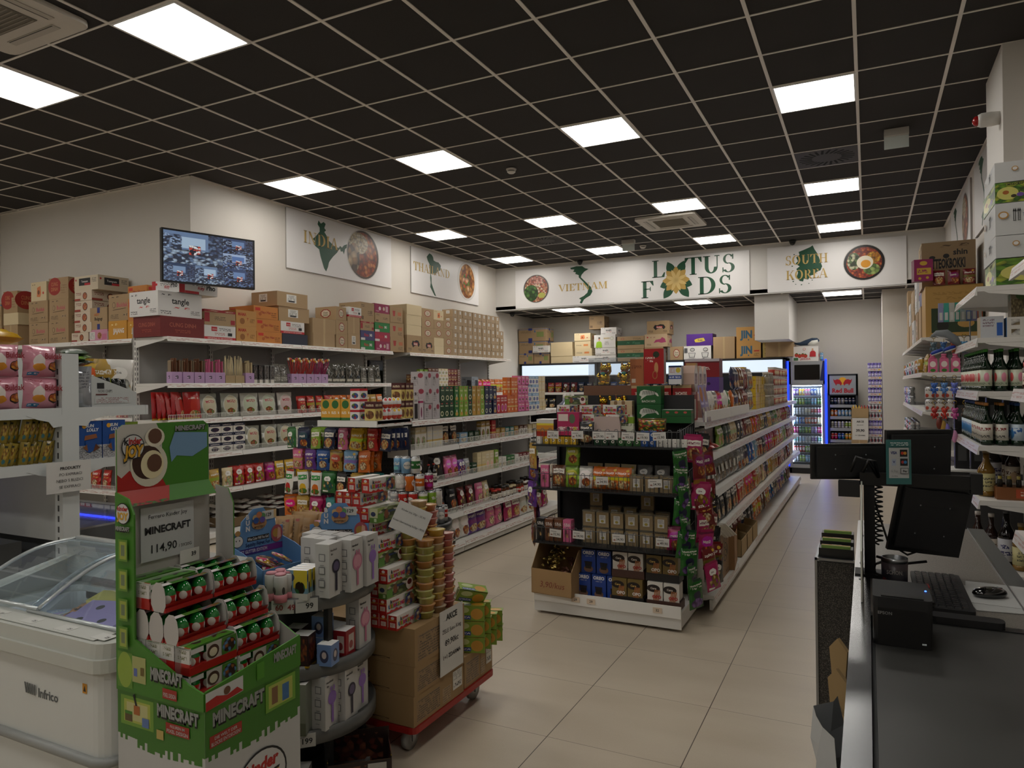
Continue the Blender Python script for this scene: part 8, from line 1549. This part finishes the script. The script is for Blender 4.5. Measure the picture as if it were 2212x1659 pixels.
for k in range(6): on(.785+.05+.012*k, -2.15+.04*(k % 3), 2.04+.04*(k % 2), DISC, 'pink and yellow round squishy packet in left blue display, %s' % nth(k), 'toy packet', .3*k, rot=(.2, .1*k, .3*k))
dkb = pbox(.065, .065, .12, P('2a1510', ('F', .1, .2, .9, .9, '5a1c10', '2a1510', '8a4a1c', 8), ('r', 0, 0, 1, .06, 'a5861c')), name='toy_box'); blb = pbox(.06, .06, .08, P('6a86b5', ('e', .5, .45, .3, .3, '3a3f5a'), ('e', .5, .5, .16, .16, 'c4b5b0')), name='toy_box'); rdb = pbox(.055, .07, .1, P('8a1a20', ('r', .3, .15, .85, .8, 'b5a8a0'), ('e', .55, .4, .2, .15, '8a3a3a')), name='toy_box')
for k, (x, y) in enumerate(((-1.97, 1.93), (-1.88, 1.98), (-1.96, 2.03))): on(.53, x, y, dkb, 'dark red brown toy box on second tier, %s' % ['left front', 'right front', 'behind'][k], 'toy box', .3)
for k, (x, y, z) in enumerate(((-1.81, 2.03, .53), (-1.88, 2.08, .53), (-1.88, 2.08, .612))): on(z, x, y, blb, 'blue penguin toy box on second tier, %s' % ['front right', 'lower back', 'upper back'][k], 'toy box', .2)
on(.53, -1.82, 2.13, rdb, 'red and white toy box on second tier', 'toy box', .15); on(.53, -1.83, 2.22, FNB[1], 'white fan box with pink print at back of second tier', 'fan box', .1)
fx = pbox(.13, .06, .19, P('8a9080', ('r', 0, .0, 1, .25, '6a6f5a'), ('e', .5, .5, .26, .2, 'b5522c'), ('e', .5, .5, .16, .11, 'c4a58a'), ('e', .4, .53, .04, .03, '3a5a2a'), ('e', .6, .53, .04, .03, '3a5a2a'), ('r', .32, .16, .68, .32, 'b5b04a'), ('t', .1, .85, .7, .97, '4a8a4a', 1)), M('7a7f75', .5), name='toy_box')
on(.285, -1.91, 1.95, fx, 'large toy box with orange fox print on third tier', 'toy box', .35)
on(.285, -1.84, 2.03, FNB[2], 'white fan box with purple print on third tier', 'fan box', .1); on(.285, -1.82, 2.12, FNB[0], 'white fan box with dark print on third tier', 'fan box', .1); on(.285, -1.84, 2.21, FNB[2], 'white fan box at the back of third tier', 'fan box', .1)
on(.08, -1.9, 1.94, pbox(.12, .09, .07, P('a5a5a3', ('t', .3, .2, .9, .7, '3a3a3a', 1)), name='card_game_box'), 'white card game box on the lowest tier', 'box', .5)
b = MB(); K_ = P('241714', ('F', .1, .2, .9, .9, '5a2a20', '241714', '7a4a34', 10), ('r', 0, 0, 1, .06, 'a5861c')); b.box(-.12, 0, 0, .12, .003, .15, K_); b.box(-.12, .16, 0, .12, .163, .2, K_); b.box(-.12, 0, 0, .12, .163, .004, K_)
for x in (-.12, .117): b.box(x, 0, 0, x+.003, .163, .16, K_)
b.box(.03, -.003, .09, .1, -.001, .14, M('b0ada5', .5)); b.text('59', .016, (.065, -.0035, .105), X, Z, INK, .02)
on(.0, -1.72, 2.12, b.mesh('dark_carton'), 'dark open carton with price label on the floor beside round stand', 'carton', .7)
# low side table with kraft bags behind the round stand
r = empty('side_table', (-2.8, 2.6, 0), 0, 'grey ribbed low table behind the light blue toy displays', 'table')
b = MB(); b.box(0, 0, .74, .5, .34, .77, M('6f6d68', .6))
for k in range(4): b.box(-.004, -.004, .742+.007*k, .504, .344, .745+.007*k, M('3a3936', .6))
b.build('table_top', r)
for x, y in ((.02, .02), (.45, .02), (.02, .29), (.45, .29)): b = MB(); b.box(x, y, 0, x+.03, y+.03, .74, M('3a3936', .6)); b.build('leg', r)
KB = pouch(.09, .17, .03, P('a5835a', ('r', .15, .15, .85, .9, '8f7048'), ('t', .4, .2, .6, .85, '3a241a', 6), ('r', .6, .82, .8, .9, '8a2a1c')), 111).mesh('kraft_bag'); KB2 = pouch(.14, .18, .05, P('96754c', ('t', .5, .2, .9, .6, '5a4028', 5)), 112).mesh('kraft_bag')
for k in range(4): on(.77, -2.6+.02*k, 2.64+.04*k, KB if k < 2 else KB2, 'brown kraft snack bag on the grey table, %s from front' % nth(k), 'kraft bag', rot=(-.3, .05*k, .5))
for k in range(2): on(.77, -2.4, 2.72+.06*k, SMB[k], 'pink snack bag at right of the kraft bags, %s one' % ['front', 'back'][k], 'snack', col='b5848f', rot=(-.1, 0, .4))
# ================================================================ RED TROLLEY
DX0, DX1, DY0, DY1 = -2.3, -1.725, 2.5, 3.22
r = empty('platform_trolley', (DX0, DY0, 0), 0, 'red platform trolley on grey wheels carrying brown boxes', 'trolley')
b = MB(); b.rbox(0, 0, .1, DX1-DX0, DY1-DY0, .128, M('9a201c', .4), .03); b.build('platform', r)
for x, y in ((.06, .07), (.5, .07), (.06, .62), (.5, .62)):
    b = MB(); b.lathe([(.02, -.014), (.05, -.012), (.05, .012), (.02, .014)], M('8f8f8c', .5), n=20); b.lathe([(.0, -.016), (.018, -.016), (.018, .016), (0, .016)], M('c4c4c0', .4), n=12); b.xf(Matrix.Rotation(PI/2, 4, 'Y')); b.xf(Matrix.Translation((x, y, .05))); wl = b.build('wheel', r)
    q = MB(); q.box(x-.024, y-.012, .04, x-.018, y+.012, .1, STEEL); q.box(x+.018, y-.012, .04, x+.024, y+.012, .1, STEEL); q.box(x-.03, y-.03, .094, x+.03, y+.03, .1, STEEL); q.build('fork', wl)
def susu(w, d, h):
    b = MB(); b.box(-w/2, 0, 0, w/2, d, h, M(STY['susu'], .7)); deco(Face(b, (-w/2, 0, 0), X, Z, w, h), 'susu'); deco(Face(b, (w/2, 0, 0), Y, Z, d, h), 'susuend'); b.box(-w/2, d/2-.03, h, w/2, d/2+.03, h+.001, M('b39a72', .3)); return b.mesh('cardboard_box')
z = .13
for k, h_ in enumerate((.13, .125, .16)): place(susu(.56, .41, h_), (-2.012+.004*k, 2.505, z), random.uniform(-.012, .012), 'brown box with dark blue emblem, %s of three on red trolley' % ['bottom', 'middle', 'top'][k], 'box', 'boxes on the red trolley'); z += h_+.001
place(susu(.5, .28, .15), (-1.985, 2.93, .13), 0, 'brown box at the far end of the red trolley under green packs', 'box')
ZT = z
STT = (0, 1, 1, 1, 2, 2, 3, 2, 4)
for L_ in range(9):
    for c in range(STT[L_], 7):
        if c < 4 and L_ > 7: continue
        g_ = (L_, c) in ((0, 3), (2, 1), (4, 2), (4, 3), (6, 5), (7, 2), (3, 5))
        if c >= 4 and L_ < 4: continue
        _e = place(EB[1 if g_ else 0], (-1.735-.0465*c-.046, 2.45+random.uniform(-.004, .004), ZT+.0635*L_), PI/2+random.uniform(-.02, .02), '%s chocolate egg box, %s layer up, %s from right on trolley' % ('green' if g_ else 'red and white', nth(L_), nth(c)), 'chocolate box', 'chocolate egg boxes on the red trolley', name='chocolate_egg_box'); _e.location.y += .1; _e.scale.x = 1.22
for L_ in range(0): place(EB[0], (-1.86-.0465, 2.77, ZT+.0635*(5+L_)), PI/2, 'red and white chocolate egg box in second row, %s layer' % nth(L_), 'chocolate box', name='chocolate_egg_box')
for c in range(2): place(EB[0], (-1.975+.075*c, 2.52, ZT+.0635*9), PI/2-.1, 'red and white chocolate egg box topmost on trolley, %s one' % ['left', 'right'][c], 'chocolate box', name='chocolate_egg_box')
def jelly(c, c2):
    b = MB(); b.lathe([(.033, 0), (.039, .025), (.042, .026), (.042, .029)], M(c, .15, coat=.6), n=14); b.lathe([(.042, .029), (.03, .0305), (0, .031)], P(c2, ('e', .5, .5, .22, .22, 'b58a7a'), rough=.12, coat=.5), n=14); return b.mesh('jelly_cup')
JC = {n_: jelly(a, c) for n_, a, c in (('orange', 'b57a40', 'c99a66'), ('lime', 'a8a458', 'bdbb7a'), ('pink', 'b0605f', 'c9958a'), ('yellow', 'b5983a', 'c9b56a'), ('cream', 'b59a7a', 'c9b59a'))}
JN = list(JC)
for q, (x0, y0, nx, ny, nl) in enumerate(((-1.775, 2.665, 1, 3, 11), (-1.865, 2.66, 1, 3, 15))):
    for j in range(ny):
        for L_ in range(nl+(1 if j == 1 else 0)):
            cn = (['lime', 'orange', 'lime', 'cream'] if j == 0 else ['cream', 'orange', 'yellow'] if j == 1 else ['pink', 'pink', 'orange'])[L_ % 3]
            place(JC[cn], (x0+random.uniform(-.004, .004), y0+.088*j+random.uniform(-.004, .004), ZT+.0315*L_), 0, '%s jelly cup, %s up in %s column, %s pile on trolley' % (cn, nth(L_), nth(j), ['aisle side', 'inner'][q]), 'jelly cup', 'piled jelly cups on the red trolley')
ap = MB(); w_, d_, h_ = .15, .05, .075; GP = P('7f9a34', ('e', .75, .45, .2, .35, 'c9943a'), ('r', .1, .1, .55, .35, '1c3a8a'), ('t', .12, .12, .53, .33, 'c9ccd9', 1), ('e', .3, .7, .2, .2, 'b9c48a')); ap.box(-w_/2, 0, .0, w_/2, .004, h_, GP); ap.box(-w_/2, 0, h_-.004, w_/2, d_, h_, GP)
for k in range(3): ap.lathe([(.018, 0), (.024, .05), (.0, .068)], glass('a5ab7a', .08, .6), cx=-.05+.05*k, cy=.028, n=12)
ap = ap.mesh('fruit_jelly_pack')
for k in range(12):
    L_, c = k//4, k % 4
    if L_ == 2 and c > 1: continue
    place(ap, (-1.74-.0*c, 2.99+.062*c, .283+.077*L_), PI/2-.0, 'lime green pineapple jelly pack, %s along, %s layer at trolley end' % (nth(c), LAY[L_]), 'jelly pack', 'pineapple jelly packs on the trolley', rot=(0, 0, .35))
place(ap, (-1.76, 3.02, .515), 0, 'lime green pineapple jelly pack lying tilted on top', 'jelly pack', rot=(.5, .25, .9))
paper(.2, .29, [('AKCE', .5, .83, .026, .03), ('ZELE Susu King', .5, .64, .018, 0), ('89,90kc', .5, .44, .026, .01), ('1+1 ZDARMA', .5, .24, .018, .02)], (-1.718, 2.69, .275), Y, 'white sale sheet with price hanging on the trolley boxes')
b = MB(); b.box(0, -.001, 0, .15, .001, .12, M('b9b8b4', .6)); b.text('Kinder Joy 20gr - 35,90', .008, (.075, -.002, .085), X, Z, INK, .0, maxw=.13); b.text('Kinder Uberraschung 3x20gr - 99,90', .008, (.075, -.002, .035), X, Z, INK, .0, maxw=.14)
tag(b.build('paper_sign', None, (-1.8, 2.43, .99), .5), 'tilted white price note leaning on the chocolate egg boxes', 'sign').rotation_euler = (-.3, .42, .5)
# black round table of drink cans behind the trolley
roundstand(-2.95, 4.3, .27, (.6, .3), 'black round table stacked with drink cans behind the trolley', M('1d1e1e', .35))
cc = ['green', 'green', 'orange', 'silver', 'red', 'lime green', 'white', 'orange', 'magenta', 'light blue']
for L_ in range(4):
    for k in range((9, 7, 5, 3)[L_]):
        R_ = .21-.025*L_; a = -2.3+.12*L_+k*.071/R_; cn = cc[(k//2+L_*3) % 10]
        place(CANS[(k+L_) % 3], (-2.95+R_*math.cos(a), 4.3+R_*math.sin(a), .601+.121*L_), k, '%s drink can, %s from left, %s layer on black round table' % (cn, nth(k), LAY[L_]), 'drink can', 'cans on the black round table', color=PAL[cn])
paper(.12, .17, [('-50%', .5, .72, .022, .03), ('19,90', .5, .18, .03, 0)], (-2.78, 4.045, .42), (X+Y*.35).normalized(), 'white half price card on the black round table')
# ================================================================ CHECKOUT
r = empty('checkout_counter', (-.05, -.9, 0), 0, 'long checkout counter with black belt and steel side rail', 'counter')
SPK = bpy.data.materials.new('speckled_laminate'); SPK.use_nodes = True; t = NT(SPK.node_tree); bs = SPK.node_tree.nodes['Principled BSDF']; tc = t.n('ShaderNodeTexCoord').outputs['Object']
def spk(m_, c1, c2, c3, sc=500):
    t = NT(m_.node_tree); bs = m_.node_tree.nodes['Principled BSDF']; tc = t.n('ShaderNodeTexCoord').outputs['Object']; v = t.n('ShaderNodeTexVoronoi'); v.inputs['Scale'].default_value = sc; t.t.links.new(tc, v.inputs['Vector']); s3 = t.n('ShaderNodeSeparateColor'); t.t.links.new(v.outputs['Color'], s3.inputs[0])
    t.set(bs.inputs['Base Color'], t.mix(t.math('GREATER_THAN', s3.outputs[0], .75), t.mix(t.math('GREATER_THAN', s3.outputs[1], .6), (*srgb(c1), 1), (*srgb(c2), 1)), (*srgb(c3), 1))); bs.inputs['Roughness'].default_value = .4
spk(SPK, '232221', '34322f', '6a665f'); SPW = bpy.data.materials.new('worktop_laminate'); SPW.use_nodes = True; spk(SPW, '6a655f', '7d7870', '55514c', 700)
b = MB(); b.box(.02, 0, 0, .5, 4.9, .83, M('2c2d2e', .5)); b.build('body', r)
b = MB(); b.box(-.002, 0, .05, .018, 4.9, .872, M('77797b', .22, .9)); b.box(-.002, 0, .866, .05, 4.9, .876, M('77797b', .22, .9))
for y in (3.7, 3.95, 4.2, 4.5): b.lathe([(.006, .876), (.006, .879), (0, .88)], STEEL, cx=.02, cy=y, n=10)
b.build('steel_rail', r)
bm_ = bpy.data.materials.new('belt_rubber'); bm_.use_nodes = True; t = NT(bm_.node_tree); bs = bm_.node_tree.nodes['Principled BSDF']; tc = t.n('ShaderNodeTexCoord').outputs['Object']; nz = t.n('ShaderNodeTexNoise'); nz.inputs['Scale'].default_value = 4; nz.inputs['Detail'].default_value = 8; t.t.links.new(tc, nz.inputs['Vector'])
t.set(bs.inputs['Base Color'], t.mix(nz.outputs[0], (.014, .014, .013, 1), (.06, .06, .056, 1))); t.set(bs.inputs['Roughness'], t.math('ADD', t.math('MULTIPLY', nz.outputs[0], .3), .3))
b = MB(); b.box(.06, 0, .83, .5, 3.3, .866, bm_); b.build('belt', r)
b = MB(); b.box(.05, 3.3, .83, .5, 3.34, .869, M('3c3e3f', .3, .8)); b.box(.47, 3.34, .83, .53, 4.9, .872, M('4a4c4c', .4)); b.box(.465, 3.34, .83, .47, 4.9, .874, STEEL); b.build('edge_trim', r)
b = MB(); b.box(.05, 3.34, .83, .466, 4.9, .868, SPW); b.build('worktop', r)
r = empty('bagging_cabinet', (-.215, 3.35, 0), 0, 'narrow dark speckled cabinet beside the checkout with steel edge', 'cabinet')
b = MB(); b.box(.004, 0, .02, .15, .34, .8, SPK); b.build('body', r)
b = MB(); b.box(0, -.006, .02, .01, .004, .815, STEEL); b.box(0, -.006, .805, .155, .01, .815, STEEL); b.box(0, .0, .0, .01, .34, .81, STEEL); b.build('steel_edge', r)
for k, (y, c) in enumerate(((3.38, '20211f'), (3.48, '1c1d1e'), (3.6, '2a2522'))):
    b = MB(); b.box(-.2, 0, 0, -.065, .07, .04+.012*k, M(c, .4)); b.box(-.19, .005, .04+.012*k, -.075, .012, .052+.012*k, M('7a9a4a', .5)); b.box(-.19, .03, .04+.012*k, -.075, .038, .05+.012*k, M('b58a4a', .5)); b.box(-.15, .05, .04+.012*k, -.11, .056, .047+.012*k, STEEL)
    tag(b.build('organizer_tray', None, (0, y, .812)), 'small dark organizer tray on the speckled cabinet, %s from camera' % nth(k), 'tray', 'organizer trays on the cabinet')
for k in range(3):
    b = MB(); q = [(0, 0), (.035, .01), (.045, .12), (.02, .15), (-.01, .12)]; b.slab(q, (0, 0, 0), (Y*.5-X*.85).normalized(), Z, .012, M('9a8058', .8)); b.slab([(x*.9, y*.8) for x, y in q], (-.012, .03, 0), (Y*.7-X*.7).normalized(), Z, .004, M('a58a60', .8))
    tag(b.build('paper_bag', None, (-.062, 2.0+.1*k, .6+.05*k)), 'folded kraft paper bag tucked at counter side, %s from camera' % nth(k), 'paper bag', 'kraft bags at the counter side')
b = MB(); rd = random.Random(8); pts = [(-.062-.05*math.sin(PI*k/5)-rd.uniform(0, .02), 1.72+.045*k) for k in range(6)]
for j in range(5):
    for k in range(5):
        f_ = lambda k, j: (pts[k][0]-.01*math.sin(k*2.3+j*1.7), pts[k][1]+.01*math.sin(j*2.1+k), .44+.07*j); b.face([f_(k+1, j), f_(k, j), f_(k, j+1), f_(k+1, j+1)], M('b5b8b9', .45), sm=True)
tag(b.build('plastic_bag', None), 'crumpled white plastic bag hanging on the counter side', 'plastic bag')
# screens
r = empty('till_stand', (0.0, 2.9, .87), 0, 'black till post with three screens on a crossbar', 'till')
b = MB(); b.box(-.018, -.02, 0, .018, .02, .37, BLKM); b.box(-.05, -.05, 0, .05, .05, .012, BLKM); b.build('post', r)
b = MB(); b.box(-.03, -.03, .33, .33, .0, .375, BLK); b.box(.31, -.035, .315, .345, .01, .385, BLKM); b.build('crossbar', r)
def screen(nm, x0, z0, w, h, y, th, rz, rx=0, tp=0):
    b = MB(); b.box(0, 0, 0, w, th*.5, h, BLK); b.box(w*.06, -th*.5, h*.08, w*.94, 0, h*.92, BLKM); b.box(w*.35, -th*.52, h*.68, w*.8, -th*.5, h*.7, M('050505', .5))
    for sx in (.3, .7):
        for sz in (.3, .7): b.ell((w*sx, -th*.52, h*sz), (.003, .002, .003), STEEL, 6, 4)
    o = b.build(nm, r, (x0, y, z0)); o.rotation_euler = (rx, tp, rz)
screen('cashier_screen', .055, .325, .235, .2, .05, .035, .45, .06); screen('touch_screen', .055, .1, .25, .26, -.01, .03, .4, .18, .12); screen('customer_screen', -.19, .345, .27, .13, -.05, .03, .38, 0)
b = MB()
for k in range(2): b.tube([(-.06+.04*k, -.06, .38), (-.04+.04*k, -.07, .435-.01*k), (.0+.02*k, -.06, .42), (.03, -.03, .36)], .006, BLK, 6)
b.tube([(.0, 0, .33), (.06, .0, .12), (.12, .02, .08), (.17, .04, .1)], .004, BLK, 6); b.tube([(.02, 0, .07), (.1, .0, .05), (.18, .03, .06)], .005, BLK, 6)
co = [(.03+.012*math.cos(k*.9), .012*math.sin(k*.9)-.01, .34-.0025*k) for k in range(90)]; b.tube(co, .0035, BLK, 5); b.box(-.1, -.07, .29, -.03, -.02, .345, BLKM); b.build('cables', r)
r = empty('card_notice', (.055, 2.8, 1.215), .35, 'white and teal card payment notice clipped to the till bar', 'sign')
b = MB(); b.box(0, 0, 0, .082, .003, .155, M('2f6a68', .4)); f = Face(b, (0, 0, 0), X, Z, .082, .155, .0004); f.rect(.1, .14, .9, .82, M('b5b8b8', .4)); f.text('VISA', .3, .68, .06, M('1c2a6a', .5), .04, maxw=.26); f.rect(.54, .62, .84, .78, INK); f.ell(.64, .7, .035, .035, M('b5301c', .5)); f.ell(.74, .7, .035, .035, M('c98a2a', .5)); f.rect(.2, .42, .38, .57, M('a5b0c4', .5)); f.text('V', .29, .48, .05, M('1c2a6a', .5), .03); f.rect(.54, .42, .84, .58, INK); f.ell(.64, .5, .035, .035, M('a5302a', .5)); f.ell(.74, .5, .035, .035, M('2a7ab5', .5)); f.text('G Pay', .3, .28, .045, GRY, .02, maxw=.34); f.rect(.54, .24, .86, .37, INK); f.rect(.56, .25, .84, .36, M('b5b8b8', .5)); f.text('Pay', .72, .28, .045, INK, .03); f.text('worldline', .3, .18, .025, INK, .0, maxw=.3); f.scrib(.1, .86, .9, .96, '2f6a68', 'c4d0cf', 2)
b.build('card', r)
r = empty('promo_board', (-.022, 2.5, .878), PI/2, 'narrow dark green promotion board standing along the steel rail', 'board')
b = MB(); b.slab([(0, 0), (.42, 0), (.42, .3), (.38, .34), (0, .16)][::1], (0, 0, 0), X, Z, .005, P('2c3a20', ('F', .1, .1, .9, .9, '3a4a24', 'a5862a', '6a2a20', 6)), M('b5b8ae', .4)); b.build('board', r)
def bevbox(b, x0, y0, z0, x1, y1, z1, m): b.rbox(x0, y0, z0, x1, y1, z1, m, .012)
r = empty('receipt_printer', (.005, 2.15, .867), 0, 'black receipt printer standing on the belt end', 'printer')
b = MB(); bevbox(b, 0, 0, 0, .14, .19, .1, BLK); b.text('EPSON', .008, (.012, -.0008, .082), X, Z, M('7a7a7a', .5), .02, 'l'); b.build('body', r)
b = MB(); bevbox(b, 0, .0, .1, .14, .19, .128, BLKM); b.box(.02, .005, .1285, .12, .03, .131, BLK); b.build('cover', r)
b = MB(); b.box(.115, -.0015, .012, .125, 0, .016, M('c9d4d9', .5)); b.ell((.13, .1, .129), (.003, .003, .002), M('3a6aff', .5, emit=5), 6, 4); b.build('status_light', r)
r = empty('travel_mug', (.075, 2.78, .868), 0, 'dark printed thermal mug with steel rim behind the printer', 'mug')
b = MB(); b.lathe([(.034, 0), (.04, .02), (.041, .085)], P('3c3438', ('r', 0, .2, 1, .7, '23222c'), ('e', .2, .3, .08, .1, '7a2a2a')), n=24); b.text('SCHON.', .013, (0, -.0425, .05), X, Z, M('8f8a88', .5), .02, maxw=.05); b.build('cup', r)
b = MB(); b.lathe([(.041, .085), (.0415, .1), (.036, .1), (.034, .05), (0, .05)], STEEL, n=24); b.build('rim', r); b = MB(); b.tube([(-.038, 0, .08), (-.06, 0, .07), (-.06, 0, .04), (-.038, 0, .03)], .005, BLKM, 7); b.build('handle', r)
r = empty('keyboard', (.13, 2.5, .869), 0, 'black keyboard lying lengthwise on the counter', 'keyboard'); b = MB(); b.rbox(0, 0, 0, .15, .46, .016, BLKM, .01); b.build('body', r)
for i in range(6):
    b = MB()
    for j in range(19): b.box(.012+.021*i, .012+.0232*j, .016, .03+.021*i, .031+.0232*j, .022, M('17181a', .35), taper=.002)
    o = b.build('key_row', r)
b = MB(); b.rbox(0, 0, 0, .19, .055, .02, BLKM, .02); tag(b.build('wrist_rest', None, (.15, 2.4, .868)), 'black wedge shaped wrist rest in front of the keyboard', 'wrist rest')
b = MB(); b.box(0, 0, 0, .21, .297, .002, M('a9aaa8', .6)); o = b.build('paper_sheet', None, (.29, 2.58, .869), .12); tag(o, 'white paper sheet under the computer mouse', 'paper'); b = MB(); b.box(0, 0, 0, .19, .28, .001, M('b0b1af', .6)); tag(b.build('paper_sheet', None, (.27, 2.66, .8715), -.1), 'second white paper sheet lying across the first one', 'paper')
r = empty('computer_mouse', (.345, 2.75, .873), -1.1, 'glossy black computer mouse on the white paper', 'mouse'); b = MB(); b.ell((0, 0, .012), (.032, .055, .02), M('0a0a0b', .12, coat=1), 18, 10); b.build('shell', r); b = MB(); b.tube([(0, .025, .03), (0, .04, .026)], .003, GRY, 6); b.build('wheel', r)
for k, c in enumerate(('b5402a', '4aa53a', '8a2a2a')):
    b = MB(); b.tube([(0, 0, 0), (.0, .05, .03)], .005, M('20201f', .4), 8); b.tube([(0, .05, .03), (0, .065, .039)], .006, M(c, .4), 8); tag(b.build('marker_pen', None, (.14+.015*k, 2.45+.02*k, .9), .6-.2*k), '%s capped marker pen behind the receipt printer' % ['orange', 'green', 'dark red'][k], 'pen')
